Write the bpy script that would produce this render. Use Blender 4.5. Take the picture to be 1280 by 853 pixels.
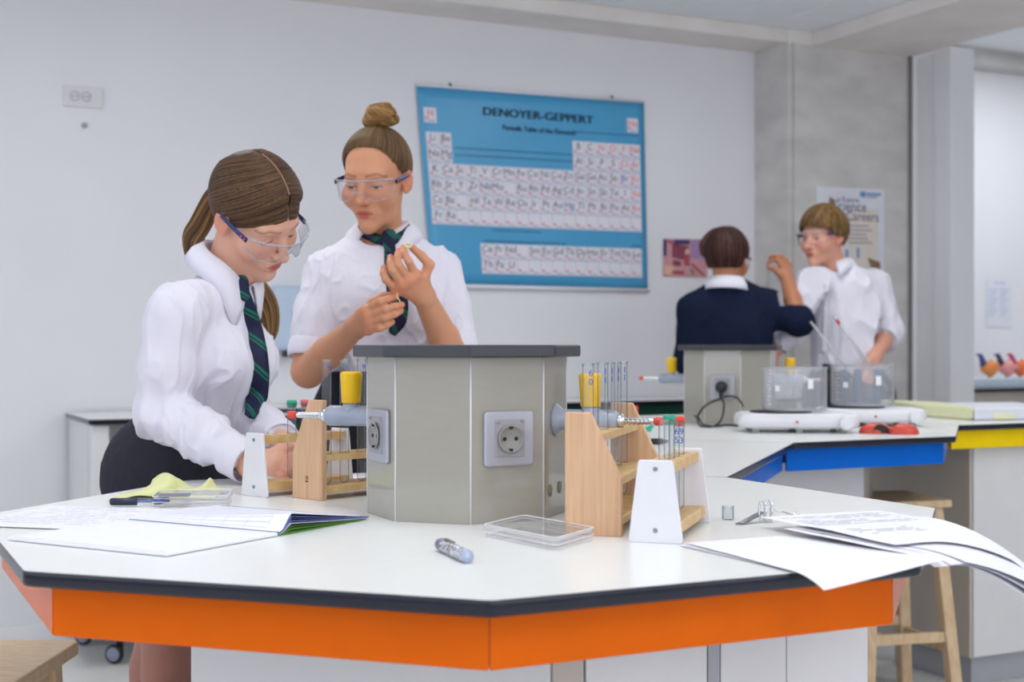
import bpy, bmesh, math, random
import numpy as np
from mathutils import Vector, Matrix, noise

for _o in list(bpy.data.objects):
    bpy.data.objects.remove(_o, do_unlink=True)
SC = bpy.context.scene
C = SC.collection
random.seed(4)
RNG = np.random.default_rng(7)
PI = math.pi
rad = math.radians

# ------------------------------------------------------------------ camera
F = 1718.0            # focal length in pixels of the 1280 x 853 frame
HZ = 431.4            # horizon row
EYE = 1.165           # camera height
TOP = 0.90            # bench top height
cam_d = bpy.data.cameras.new('camera')
cam = bpy.data.objects.new('camera', cam_d)
C.objects.link(cam)
cam.location = (0, 0, EYE)
cam.rotation_euler = (PI / 2, 0, 0)
cam_d.sensor_width = 36.0
cam_d.lens = 36.0 * F / 1280.0
cam_d.shift_y = (HZ - 426.5) / 1280.0
cam_d.clip_start = 0.05
cam_d.dof.use_dof = True
cam_d.dof.focus_distance = 2.3
cam_d.dof.aperture_fstop = 5.0
SC.camera = cam
SC.cycles.transparent_max_bounces = 32

# ------------------------------------------------------------------ light
SC.view_settings.view_transform = 'Standard'
SC.view_settings.look = 'None'
SC.view_settings.exposure = -0.36
SC.view_settings.gamma = 1.0
SC.view_settings.use_curve_mapping = False

world = bpy.data.worlds.new('daylight')
SC.world = world
world.use_nodes = True
wn = world.node_tree
bg = wn.nodes['Background']
bg.inputs['Color'].default_value = (0.85, 0.88, 1.0, 1)
bg.inputs['Strength'].default_value = 0.42

A = rad(26.2)
DX, DY = math.cos(A), math.sin(A)       # along the back wall
NX, NY = -math.sin(A), math.cos(A)      # into the back wall


def RM(s, n, z=0.0):
    """room coordinates: s along the back wall, n towards it"""
    return Vector((s * DX + n * NX, s * DY + n * NY, z))


def P2(px, py, Y):
    """photo pixel at depth Y -> world point"""
    return Vector(((px - 640.0) / F * Y, Y, EYE - (py - HZ) / F * Y))


def TB(px, py, z=TOP):
    """photo pixel -> point on the horizontal plane z"""
    Y = F * (EYE - z) / (py - HZ)
    return Vector(((px - 640.0) / F * Y, Y, z))


def area_light(name, loc, rot, sx, sy, power, color=(1, 1, 1)):
    l = bpy.data.lights.new(name, 'AREA')
    l.shape = 'RECTANGLE'
    l.size, l.size_y = sx, sy
    l.energy = power
    l.color = color
    o = bpy.data.objects.new(name, l)
    C.objects.link(o)
    o.location = loc
    o.rotation_euler = rot
    return o


# rows of luminaires shining down, each with an unseen fill added to brighten the ceiling (all in front of the part of the ceiling in view)
for s_ in (-1.6, 0.8, 3.2):
    for n_ in (-0.6, 1.6, 3.8):
        area_light('ceiling_luminaire', RM(s_, n_, 2.50), (0, 0, A), 0.30, 1.25, 8.5 + 1.5 * (s_ > 3), (1.0, 0.985, 0.96))
        area_light('ceiling_fill', RM(s_, n_, 2.52), (PI, 0, A), 0.30, 1.25, 7.0, (1.0, 0.985, 0.96))
area_light('alcove_luminaire', RM(6.4, 5.4, 2.97), (0, 0, A), 1.2, 0.4, 34, (0.93, 0.96, 1.0))
# tall windows along the room's left side
for n_ in (-1.6, 0.9, 3.3):
    area_light('window_daylight', RM(-4.45, n_, 1.65), (0, -PI / 2, A), 1.7, 1.9, 28, (0.84, 0.87, 1.0))

# and behind the camera
for s_ in (-0.6, 2.0, 4.6):
    area_light('window_daylight', RM(s_, -2.95, 1.65), (PI / 2, 0, A), 1.9, 1.7, 38, (0.89, 0.90, 1.0))


# ------------------------------------------------------------------ materials
def lin(c):
    """0-255 sRGB -> linear"""
    out = []
    for v in c[:3]:
        v = v / 255.0
        out.append(v / 12.92 if v <= 0.04045 else ((v + 0.055) / 1.055) ** 2.4)
    return out


MATS = {}


def mat(name, rgb, rough=0.5, metal=0.0, var=0.04, vscale=8.0, bump=0.0, bscale=60.0, spec=0.5, coat=0.0,
        stretch=(1, 1, 1), sub=0.0):
    """principled surface with a noise-driven tone variation and optional fine relief"""
    if name in MATS:
        return MATS[name]
    m = bpy.data.materials.new(name)
    m.use_nodes = True
    t = m.node_tree
    b = t.nodes['Principled BSDF']
    col = lin(rgb)
    tc = t.nodes.new('ShaderNodeTexCoord')
    mp = t.nodes.new('ShaderNodeMapping')
    mp.inputs['Scale'].default_value = stretch
    t.links.new(tc.outputs['Object'], mp.inputs['Vector'])
    nz = t.nodes.new('ShaderNodeTexNoise')
    nz.inputs['Scale'].default_value = vscale
    nz.inputs['Detail'].default_value = 4
    t.links.new(mp.outputs['Vector'], nz.inputs['Vector'])
    rp = t.nodes.new('ShaderNodeValToRGB')
    rp.color_ramp.elements[0].position = 0.3
    rp.color_ramp.elements[1].position = 0.7
    rp.color_ramp.elements[0].color = [max(0, c * (1 - var)) for c in col] + [1]
    rp.color_ramp.elements[1].color = [min(1, c * (1 + var)) for c in col] + [1]
    t.links.new(nz.outputs['Fac'], rp.inputs['Fac'])
    t.links.new(rp.outputs['Color'], b.inputs['Base Color'])
    b.inputs['Roughness'].default_value = rough
    b.inputs['Metallic'].default_value = metal
    b.inputs['Specular IOR Level'].default_value = spec
    b.inputs['Coat Weight'].default_value = coat
    if sub:
        b.inputs['Subsurface Weight'].default_value = sub
        b.inputs['Subsurface Radius'].default_value = (0.01, 0.004, 0.002)
        b.inputs['Subsurface Scale'].default_value = 0.6
    if bump:
        n2 = t.nodes.new('ShaderNodeTexNoise')
        n2.inputs['Scale'].default_value = bscale
        n2.inputs['Detail'].default_value = 5
        t.links.new(mp.outputs['Vector'], n2.inputs['Vector'])
        bp = t.nodes.new('ShaderNodeBump')
        bp.inputs['Strength'].default_value = bump
        bp.inputs['Distance'].default_value = 0.01
        t.links.new(n2.outputs['Fac'], bp.inputs['Height'])
        t.links.new(bp.outputs['Normal'], b.inputs['Normal'])
    MATS[name] = m
    return m


def glass_mat(name, tint=(235, 242, 246), ior=1.45, rough=0.02, haze=0.0, hazecol=(230, 235, 240), rim=0.35):
    """thin clear shell: see-through with a Fresnel reflection and a little haze"""
    if name in MATS:
        return MATS[name]
    m = bpy.data.materials.new(name)
    m.use_nodes = True
    t = m.node_tree
    t.nodes.clear()
    out = t.nodes.new('ShaderNodeOutputMaterial')
    tr = t.nodes.new('ShaderNodeBsdfTransparent')
    gl = t.nodes.new('ShaderNodeBsdfGlossy')
    gl.inputs['Roughness'].default_value = rough
    lw = t.nodes.new('ShaderNodeLayerWeight')
    lw.inputs['Blend'].default_value = 0.5
    pw = t.nodes.new('ShaderNodeMath'); pw.operation = 'POWER'; pw.inputs[1].default_value = 4.0
    t.links.new(lw.outputs['Facing'], pw.inputs[0])
    fr = t.nodes.new('ShaderNodeMapRange')
    f0 = ((ior - 1) / (ior + 1)) ** 2
    fr.inputs['To Min'].default_value = f0
    fr.inputs['To Max'].default_value = 0.75
    t.links.new(pw.outputs[0], fr.inputs['Value'])
    mx = t.nodes.new('ShaderNodeMixShader')
    t.links.new(fr.outputs[0], mx.inputs[0])
    # the longer path through the wall towards the rim darkens it
    cr = t.nodes.new('ShaderNodeValToRGB')
    cr.color_ramp.elements[0].position = 0.35
    cr.color_ramp.elements[0].color = lin(tint) + [1]
    cr.color_ramp.elements[1].position = 0.97
    cr.color_ramp.elements[1].color = [c * (1 - rim) for c in lin(tint)] + [1]
    t.links.new(lw.outputs['Facing'], cr.inputs[0])
    t.links.new(cr.outputs[0], tr.inputs['Color'])
    t.links.new(tr.outputs[0], mx.inputs[1])
    t.links.new(gl.outputs[0], mx.inputs[2])
    last = mx
    if haze:
        df = t.nodes.new('ShaderNodeBsdfDiffuse')
        df.inputs['Color'].default_value = lin(hazecol) + [1]
        nz = t.nodes.new('ShaderNodeTexNoise')
        nz.inputs['Scale'].default_value = 40
        mr = t.nodes.new('ShaderNodeMapRange')
        mr.inputs['To Min'].default_value = haze * 0.6
        mr.inputs['To Max'].default_value = haze * 1.4
        t.links.new(nz.outputs['Fac'], mr.inputs['Value'])
        m2 = t.nodes.new('ShaderNodeMixShader')
        t.links.new(mr.outputs[0], m2.inputs[0])
        t.links.new(mx.outputs[0], m2.inputs[1])
        t.links.new(df.outputs[0], m2.inputs[2])
        last = m2
    t.links.new(last.outputs[0], out.inputs['Surface'])
    MATS[name] = m
    return m


def vcol_mat(name, rough=0.5, var=0.05, vscale=40.0, bump=0.0, bscale=200.0, sub=0.0, spec=0.4, stretch=(1, 1, 1), sheen=0.0):
    """surface whose pigment is stored per vertex in the attribute 'Col'"""
    if name in MATS:
        return MATS[name]
    m = mat(name, (255, 255, 255), rough, 0, var, vscale, bump, bscale, spec, 0, stretch, sub)
    t = m.node_tree
    b = t.nodes['Principled BSDF']
    at = t.nodes.new('ShaderNodeAttribute')
    at.attribute_name = 'Col'
    mx = t.nodes.new('ShaderNodeMix')
    mx.data_type = 'RGBA'
    mx.blend_type = 'MULTIPLY'
    mx.inputs['Factor'].default_value = 1.0
    rp = [n for n in t.nodes if n.type == 'VALTORGB'][0]
    rp.color_ramp.elements[0].color = [1 - var * 2] * 3 + [1]
    rp.color_ramp.elements[1].color = [1, 1, 1, 1]
    t.links.new(at.outputs['Color'], mx.inputs['A'])
    t.links.new(rp.outputs['Color'], mx.inputs['B'])
    t.links.new(mx.outputs['Result'], b.inputs['Base Color'])
    if sheen:
        b.inputs['Sheen Weight'].default_value = sheen
    return m


M_WHITEWALL = mat('wall_paint', (230, 230, 234), 0.85, var=0.012, vscale=3, bump=0.05, bscale=120)
M_BASEB = mat('baseboard_paint', (236, 236, 240), 0.5, var=0.01)
M_CONC = mat('concrete', (204, 201, 198), 0.8, var=0.10, vscale=4.5, bump=0.15, bscale=35, stretch=(1, 1, 2.2))
M_CONC_LIT = mat('concrete_bounce', (228, 222, 217), 0.8, var=0.05, vscale=5, bump=0.10, bscale=30)  # paler copy of the concrete, light bounced onto the soffits put into its colour
M_FLOOR = mat('floor_vinyl', (222, 222, 220), 0.35, var=0.05, vscale=60, bump=0.02, bscale=200)
M_CEIL = mat('ceiling_board', (232, 236, 238), 0.8, var=0.015, vscale=10)
M_LAM = mat('white_laminate', (238, 239, 238), 0.28, var=0.012, vscale=30, bump=0.01, bscale=400, spec=0.45)
M_EDGE = mat('edge_band', (20, 24, 40), 0.22, var=0.08, vscale=40, bump=0.02, bscale=300, spec=0.5)
M_ORANGE = mat('orange_panel', (224, 100, 0), 0.25, var=0.03, vscale=14, spec=0.16)
M_BLUE = mat('blue_panel', (0, 102, 204), 0.35, var=0.03, vscale=14, spec=0.16)
M_YELLOW = mat('yellow_panel', (252, 216, 0), 0.35, var=0.03, vscale=14, spec=0.2)
M_GREEN = mat('green_panel', (12, 84, 62), 0.35, var=0.04, vscale=14)
M_CAB = mat('cabinet_white', (226, 226, 226), 0.4, var=0.015, vscale=12)
M_CABB = mat('cabinet_beige', (196, 188, 178), 0.4, var=0.02, vscale=12)
M_PLINTH = mat('plinth_grey', (172, 174, 180), 0.45, var=0.03)
M_PILLAR = mat('pillar_laminate', (164, 161, 151), 0.09, var=0.02, vscale=20, stretch=(1, 1, 6), spec=0.7)
M_ALU = mat('aluminium_trim', (214, 216, 218), 0.3, metal=0.8, var=0.02)
M_SLAB = mat('pillar_cap', (58, 59, 64), 0.4, var=0.05, vscale=50, bump=0.03, bscale=250)
M_SOCK = mat('socket_silver', (176, 178, 188), 0.35, metal=0.35, var=0.02, vscale=20)
M_SOCKF = mat('socket_insert', (160, 160, 164), 0.3, metal=0.2, var=0.03)
M_DARK = mat('dark_hole', (26, 26, 28), 0.6, var=0.1)
M_TAP = mat('tap_enamel', (158, 166, 184), 0.3, var=0.03, vscale=30)
M_CHROME = mat('chrome', (220, 222, 226), 0.12, metal=1.0, var=0.03, vscale=60)
M_STEEL = mat('steel', (150, 152, 158), 0.25, metal=1.0, var=0.08, vscale=80)
M_KNOBY = mat('knob_yellow', (240, 192, 0), 0.4, var=0.03, vscale=30)
M_RED = mat('red_plastic', (226, 66, 48), 0.4, var=0.04, vscale=30)
M_WHITEP = mat('white_plastic', (228, 228, 234), 0.35, var=0.015, vscale=30)
M_BLACKP = mat('black_plastic', (28, 28, 32), 0.35, var=0.08, vscale=30)
M_BLUEP = mat('blue_plastic', (30, 66, 190), 0.35, var=0.05, vscale=30)
M_PAPER = mat('paper', (240, 240, 248), 0.8, var=0.012, vscale=20, bump=0.02, bscale=200)
M_INK = mat('ink_black', (34, 34, 40), 0.7, var=0.1)
M_INKG = mat('ink_grey', (120, 122, 140), 0.7, var=0.1)
M_INKB = mat('ink_blue', (150, 176, 226), 0.7, var=0.05)
M_INKR = mat('ink_red', (196, 60, 70), 0.7, var=0.05)
M_GLASS = glass_mat('clear_glass', (248, 250, 251), 1.5, 0.02, haze=0.05, rim=0.8)
M_PLAST = glass_mat('clear_plastic', (252, 252, 253), 1.4, 0.06, haze=0.04, hazecol=(250, 250, 252), rim=0.06)


def wood_mat(name, rgb, rgb2, axis=(1, 12, 12), rough=0.45):
    if name in MATS:
        return MATS[name]
    m = mat(name, rgb, rough, var=0.03, vscale=5, bump=0.05, bscale=50, stretch=axis)
    t = m.node_tree
    rp = [n for n in t.nodes if n.type == 'VALTORGB'][0]
    rp.color_ramp.elements[0].color = lin(rgb2) + [1]
    rp.color_ramp.elements[1].color = lin(rgb) + [1]
    return m


M_BEECH = wood_mat('beech', (222, 184, 148), (204, 160, 122), (30, 30, 1.5))
M_PINE = wood_mat('pine_rail', (228, 196, 144), (206, 166, 108), (10, 10, 10))
M_STOOL = wood_mat('stool_birch', (226, 200, 164), (204, 172, 132), (6, 30, 3))


# ------------------------------------------------------------------ mesh helpers
def v3(a):
    return np.array([float(a[0]), float(a[1]), float(a[2])])


class MB:
    """collects faces; build() links them as one mesh object"""

    def __init__(self):
        self.v, self.f, self.m, self.s = [], [], [], []

    def add(self, verts, faces, mi=0, smooth=False):
        o = len(self.v)
        self.v += [tuple(map(float, p)) for p in verts]
        for f in faces:
            self.f.append(tuple(i + o for i in f))
            self.m.append(mi)
            self.s.append(smooth)
        return self

    def box(self, c, size, rz=0.0, mi=0, ax=None):
        """c centre, size full extents, rz turn about z, or ax = three axis vectors"""
        c = Vector(c)
        if ax is None:
            ax = (Vector((math.cos(rz), math.sin(rz), 0)), Vector((-math.sin(rz), math.cos(rz), 0)), Vector((0, 0, 1)))
        vs = []
        for z in (-.5, .5):
            for x, y in ((-.5, -.5), (.5, -.5), (.5, .5), (-.5, .5)):
                vs.append(c + ax[0] * x * size[0] + ax[1] * y * size[1] + ax[2] * z * size[2])
        return self.add(vs, [(3, 2, 1, 0), (4, 5, 6, 7), (0, 1, 5, 4), (1, 2, 6, 5), (2, 3, 7, 6), (3, 0, 4, 7)], mi)

    def prism(self, poly, w, mi=0):
        """poly: 3D points (ccw seen from +w); extruded by vector w"""
        n = len(poly)
        w = Vector(w)
        a = [Vector(p) for p in poly]
        b = [p + w for p in a]
        fs = [tuple(range(n - 1, -1, -1)), tuple(range(n, 2 * n))]
        for i in range(n):
            j = (i + 1) % n
            fs.append((i, j, n + j, n + i))
        return self.add(a + b, fs, mi)

    def lathe(self, base, axis, prof, n=24, mi=0, smooth=True, cap0=True, cap1=True):
        """prof: (radius, distance along axis) pairs"""
        base, axis = Vector(base), Vector(axis).normalized()
        u = axis.orthogonal().normalized()
        w = axis.cross(u)
        vs, fs = [], []
        for r, h in prof:
            for k in range(n):
                t = 2 * PI * k / n
                vs.append(base + axis * h + (u * math.cos(t) + w * math.sin(t)) * r)
        for i in range(len(prof) - 1):
            for k in range(n):
                k2 = (k + 1) % n
                fs.append((i * n + k, i * n + k2, (i + 1) * n + k2, (i + 1) * n + k))
        self.add(vs, fs, mi, smooth)
        o = len(self.v) - len(vs)
        if cap0 and prof[0][0] > 1e-6:
            self.f.append(tuple(o + k for k in range(n - 1, -1, -1))); self.m.append(mi); self.s.append(False)
        if cap1 and prof[-1][0] > 1e-6:
            e = o + (len(prof) - 1) * n
            self.f.append(tuple(e + k for k in range(n))); self.m.append(mi); self.s.append(False)
        return self

    def cyl(self, a, b, r1, r2=None, n=20, mi=0):
        a, b = Vector(a), Vector(b)
        return self.lathe(a, b - a, [(r1, 0), (r1 if r2 is None else r2, (b - a).length)], n, mi)

    def tube(self, path, r, n=8, mi=0, closed=False):
        path = [Vector(p) for p in path]
        rs = r if hasattr(r, '__len__') else [r] * len(path)
        u = None
        vs, fs = [], []
        for i, p in enumerate(path):
            t = (path[min(i + 1, len(path) - 1)] - path[max(i - 1, 0)])
            t = t.normalized() if t.length > 1e-9 else Vector((0, 0, 1))
            if u is None:
                u = t.orthogonal().normalized()
            else:
                u = (u - t * u.dot(t))
                u = u.normalized() if u.length > 1e-6 else t.orthogonal().normalized()
            w = t.cross(u)
            for k in range(n):
                a = 2 * PI * k / n
                vs.append(p + (u * math.cos(a) + w * math.sin(a)) * rs[i])
        for i in range(len(path) - 1):
            for k in range(n):
                k2 = (k + 1) % n
                fs.append((i * n + k, i * n + k2, (i + 1) * n + k2, (i + 1) * n + k))
        fs.append(tuple(range(n - 1, -1, -1)))
        fs.append(tuple((len(path) - 1) * n + k for k in range(n)))
        return self.add(vs, fs, mi, True)

    def grid(self, fn, nu, nv, mi=0, smooth=True):
        """fn(u,v) with u,v in 0..1"""
        vs = [fn(i / nu, j / nv) for j in range(nv + 1) for i in range(nu + 1)]
        fs = [(j * (nu + 1) + i, j * (nu + 1) + i + 1, (j + 1) * (nu + 1) + i + 1, (j + 1) * (nu + 1) + i)
              for j in range(nv) for i in range(nu)]
        return self.add(vs, fs, mi, smooth)

    def build(self, name, mats, parent=None, base=None, bevel=0.0, seg=2, solid=0.0, off=0.0, subd=0):
        if not isinstance(mats, (list, tuple)):
            mats = [mats]
        me = bpy.data.meshes.new(name)
        if parent is not None:
            org = world_of(parent)
        else:
            if base is None:
                a = np.array(self.v)
                base = ((a[:, 0].min() + a[:, 0].max()) / 2, (a[:, 1].min() + a[:, 1].max()) / 2, a[:, 2].min())
            org = Vector(base)
        me.from_pydata([(x - org.x, y - org.y, z - org.z) for x, y, z in self.v], [], self.f)
        for m in mats:
            me.materials.append(m)
        if len(mats) > 1:
            me.polygons.foreach_set('material_index', self.m)
        me.polygons.foreach_set('use_smooth', self.s)
        me.update()
        o = bpy.data.objects.new(name, me)
        C.objects.link(o)
        if parent is not None:
            o.parent = parent
        else:
            o.location = org
        if solid:
            md = o.modifiers.new('thickness', 'SOLIDIFY')
            md.thickness = solid
            md.offset = off
        if bevel:
            md = o.modifiers.new('bevel', 'BEVEL')
            md.width = bevel
            md.segments = seg
            md.limit_method = 'ANGLE'
            md.angle_limit = rad(40)
        if subd:
            md = o.modifiers.new('subd', 'SUBSURF')
            md.levels = subd
            md.render_levels = subd
        return o


def world_of(o):
    p = Vector(o.location)
    while o.parent is not None:
        o = o.parent
        p = p + Vector(o.location)
    return p


def tag(o, label, cat, group=None, kind=None):
    o['label'] = label
    o['category'] = cat
    if group:
        o['group'] = group
    if kind:
        o['kind'] = kind
    return o


def thing(name, label, cat, loc=(0, 0, 0), group=None):
    o = bpy.data.objects.new(name, None)
    o.empty_display_size = 0.1
    C.objects.link(o)
    o.location = loc
    return tag(o, label, cat, group)


def struct(o, label=None, cat=None):
    o['kind'] = 'structure'
    if label:
        o['label'] = label
    if cat:
        o['category'] = cat
    return o


def copy_tree(o, parent=None):
    c = o.copy()
    C.objects.link(c)
    c.parent = parent
    for ch in o.children:
        copy_tree(ch, c)
    return c


_txt_cache = {}


def text_geo(s, size=1.0):
    """vertices (x,y) and faces of a line of lettering, centred on x"""
    if s not in _txt_cache:
        cu = bpy.data.curves.new('lettering', 'FONT')
        cu.body = s
        cu.size = 1.0
        cu.align_x = 'CENTER'
        cu.resolution_u = 3
        o = bpy.data.objects.new('lettering', cu)
        C.objects.link(o)
        bpy.context.view_layer.update()
        me = o.to_mesh()
        vs = [tuple(v.co) for v in me.vertices]
        fs = [tuple(p.vertices) for p in me.polygons]
        o.to_mesh_clear()
        bpy.data.objects.remove(o)
        bpy.data.curves.remove(cu)
        _txt_cache[s] = (vs, fs)
    vs, fs = _txt_cache[s]
    return [(x * size, y * size) for x, y, _ in vs], fs


def put_text(mb, s, size, org, ux, uy, mi=0, sx=1.0):
    vs, fs = text_geo(s, size)
    org, ux, uy = Vector(org), Vector(ux), Vector(uy)
    mb.add([org + ux * (x * sx) + uy * y for x, y in vs], fs, mi)
# ------------------------------------------------------------------ the room
Z3 = Vector((0, 0, 1))
VD, VN = Vector((DX, DY, 0)), Vector((NX, NY, 0))
WALL_N, FACE_N, SOFFIT, CEIL = 5.607, 5.342, 2.62, 2.684


def rbox(mb, s0, s1, n0, n1, z0, z1, mi=0):
    return mb.box(RM((s0 + s1) / 2, (n0 + n1) / 2, (z0 + z1) / 2), (s1 - s0, n1 - n0, z1 - z0), A, mi)


struct(rbox(MB(), -4.6, 10.0, -3.0, 7.0, -0.12, 0.0).build('floor', M_FLOOR))
struct(rbox(MB(), -4.6, 4.105, WALL_N, WALL_N + 0.15, 0.0, 2.8).build('wall_back', M_WHITEWALL))
struct(rbox(MB(), -4.6, 4.104, WALL_N - 0.014, WALL_N, 0.0, 0.078).build('baseboard_back', M_BASEB, bevel=0.003))
pier = MB()
pp = [(4.105, FACE_N), (4.128, FACE_N), (4.132, FACE_N + .012), (4.142, FACE_N + .012), (4.146, FACE_N), (4.865, FACE_N), (4.865, 5.76), (4.105, 5.76)]
pier.prism([RM(s, n, 0) for s, n in pp], (0, 0, SOFFIT))
struct(pier.build('wall_pier', M_CONC))
struct(rbox(MB(), -4.6, 4.105, FACE_N, WALL_N, SOFFIT, 2.82).build('trim_1', M_CONC_LIT, bevel=0.004))
struct(rbox(MB(), 4.105, 4.256, FACE_N, 5.76, SOFFIT, 2.82).build('trim_2', M_CONC_LIT))
struct(rbox(MB(), 4.256, 4.865, -3.0, 5.76, SOFFIT, 3.0).build('trim_3', M_CONC_LIT, bevel=0.004))
col = MB()
cp = [(4.865, 5.056), (5.02, 5.056), (5.02, 5.45), (4.868, 5.45), (4.868, FACE_N - .02), (4.885, FACE_N - .03), (4.885, 5.17), (4.865, 5.165)]
col.prism([RM(s, n, 0) for s, n in cp], (0, 0, SOFFIT))
struct(col.build('wall_column', M_WHITEWALL, bevel=0.003))
struct(rbox(MB(), 4.856, 4.886, 5.322, FACE_N, 0.0, SOFFIT).build('shade_strip', mat('gap_shade', (128, 126, 126), 0.8, var=0.08)))  # dark strip painted in for the shade between pier and column
struct(rbox(MB(), 4.78, 4.865, 5.76, 6.5, 0, 3.0).build('wall_return', M_WHITEWALL))
struct(rbox(MB(), 4.6, 10.0, 6.5, 6.62, 0, 3.05).build('wall_alcove', M_WHITEWALL))
struct(rbox(MB(), 4.865, 10.0, 6.34, 6.5, 2.905, 3.0).build('trim_4', M_CONC))
struct(rbox(MB(), 4.865, 10.0, -3.0, 6.6, 3.0, 3.1).build('ceiling_alcove', M_CEIL))

ceil = rbox(MB(), -4.6, 4.256, -3.0, FACE_N, CEIL + 0.012, CEIL + 0.1).build('ceiling', M_CEIL)
struct(ceil)
# narrow ceiling boards, each with its own edges
pb = MB()
pb.box((0, 0, 0), (0.283, 1.32, 0.016), 0)
first = None
for i in range(20):
    for j in range(2):
        loc = RM(4.112 - 0.288 * i, FACE_N - 0.668 - 1.33 * j, CEIL + 0.008)
        if first is None:
            first = MB().box(loc, (0.284, 1.322, 0.016), A).build('ceiling_panel', M_CEIL, parent=ceil, bevel=0.003, seg=1)
            f_loc = loc
        else:
            c = first.copy(); C.objects.link(c); c.parent = ceil
            c.location = loc - f_loc

# ------------------------------------------------------------------ periodic table chart
CH = [(2.285, 2.303), (3.4525, 2.318), (3.4746, 1.429), (2.3575, 1.431)]      # tl tr br bl in (s, z)
CHN = WALL_N - 0.010


def chart(u, v, lift=0.0):
    s = (1 - v) * ((1 - u) * CH[0][0] + u * CH[1][0]) + v * ((1 - u) * CH[3][0] + u * CH[2][0])
    z = (1 - v) * ((1 - u) * CH[0][1] + u * CH[1][1]) + v * ((1 - u) * CH[3][1] + u * CH[2][1])
    bow = 0.004 * math.sin(u * 9 + 1) * v
    return RM(s, CHN - 0.004 - bow - lift, z)


M_CHART = mat('chart_blue', (74, 160, 206), 0.35, var=0.03, vscale=4, spec=0.5)
M_CELL = mat('chart_cell', (228, 226, 236), 0.5, var=0.02, vscale=30)
M_CTEXT = mat('chart_ink', (78, 82, 100), 0.6, var=0.05)
M_CRED = mat('chart_red', (228, 100, 112), 0.6, var=0.05)
M_CBLUE = mat('chart_inkblue', (40, 70, 160), 0.6, var=0.05)
M_CLINE = mat('chart_line', (160, 162, 190), 0.6, var=0.05)
M_CNUM = mat('chart_number', (214, 130, 140), 0.6, var=0.05)
M_CTITLE = mat('chart_title', (16, 42, 70), 0.6, var=0.05)
ch = thing('periodic_table_chart', 'large blue periodic table chart with white cells hanging on the back wall', 'chart', RM(2.88, CHN, 1.43))
MB().grid(lambda u, v: chart(u, v), 24, 16).build('chart_sheet', M_CHART, ch, solid=0.002, off=1)
rd = MB()
rd.cyl(chart(-0.005, 1.004, 0.004), chart(1.005, 1.004, 0.004), 0.009, n=12)
rd.build('bottom_rail', M_WHITEP, ch)
rd = MB()
rd.cyl(chart(0.0, -0.004, 0.002), chart(1.0, -0.004, 0.002), 0.006, n=12)
rd.build('top_rail', M_WHITEP, ch)
for u in (0.14, 0.85):
    h = MB()
    h.tube([chart(u, -0.006, 0.0), chart(u, -0.018, 0.004), chart(u, -0.024, -0.008)], 0.005, 8)
    h.build('hook', M_BLACKP, ch)


def chquad(mb, u0, u1, v0, v1, lift, mi=0):
    mb.add([chart(u0, v1, lift), chart(u1, v1, lift), chart(u1, v0, lift), chart(u0, v0, lift)], [(0, 1, 2, 3)], mi)


U0, U1, V0, V1 = 0.021, 0.975, 0.228, 0.695
cu, cv = (U1 - U0) / 18, (V1 - V0) / 6
ROWS = [['Li', 'Be'] + [''] * 10 + ['B', 'C', 'N', 'O', 'F', 'Ne'],
        ['Na', 'Mg'] + [''] * 10 + ['Al', 'Si', 'P', 'S', 'Cl', 'Ar'],
        'K Ca Sc Ti V Cr Mn Fe Co Ni Cu Zn Ga Ge As Se Br Kr'.split(),
        'Rb Sr Y Zr Nb Mo - Ru Rh Pd Ag Cd In Sn Sb Te I Xe'.split(),
        'Cs Ba - Hf Ta W Re Os Ir Pt Au Hg Tl Pb Bi Po At Rn'.split(),
        'Fr Ra - - - - - - - - - - - - - - - -'.split()]
REDS = {'H', 'He', 'N', 'O', 'F', 'Ne', 'Cl', 'Ar', 'Kr', 'Xe', 'Rn'}
BLUES = {'Br', 'Hg'}
cells, letters = MB(), MB()


def cell(u0, v0, du, dv, sym):
    chquad(cells, u0, u0 + du, v0, v0 + dv, 0.0012, 0)
    # thin rules and the small red number line of each cell
    chquad(cells, u0, u0 + du, v0 + dv * 0.955, v0 + dv, 0.0018, 1)
    chquad(cells, u0, u0 + du * 0.03, v0, v0 + dv, 0.0018, 1)
    chquad(cells, u0 + du * 0.12, u0 + du * 0.34, v0 + dv * 0.62, v0 + dv * 0.76, 0.0018, 2)
    chquad(cells, u0 + du * 0.3, u0 + du * 0.85, v0 + dv * 0.80, v0 + dv * 0.87, 0.0018, 1)
    if sym and sym != '-':
        mi = 1 if sym in REDS else 2 if sym in BLUES else 0
        p = chart(u0 + du * 0.52, v0 + dv * 0.56, 0.0024)
        put_text(letters, sym, 0.044, p, VD, Z3, mi)


for r, row in enumerate(ROWS):
    for c_, sym in enumerate(row):
        if sym:
            cell(U0 + cu * c_, V0 + cv * r, cu, cv, sym)
cell(0.019, 0.106, cu, cv, 'H')
cell(0.915, 0.088, cu, cv, 'He')
for r, row in enumerate(['Ce Pr Nd - Sm Eu Gd Tb Dy Ho Er Tm Yb Lu'.split(), 'Th Pa U - - - - - - - - - - -'.split()]):
    for c_, sym in enumerate(row):
        cell(0.222 + 0.0536 * c_, 0.783 + 0.078 * r, 0.0536, 0.078, sym)
for u0, u1, v in ((0.14, 0.66, 0.30), (0.14, 0.66, 0.335), (0.66, 0.97, 0.178), (0.28, 0.5, 0.712), (0.24, 0.97, 0.768)):
    chquad(cells, u0, u1, v, v + 0.0035, 0.0012, 3)
cells.build('printed_cells', [M_CELL, M_CLINE, M_CNUM, M_CTITLE], ch)['kind'] = 'stuff'
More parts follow.
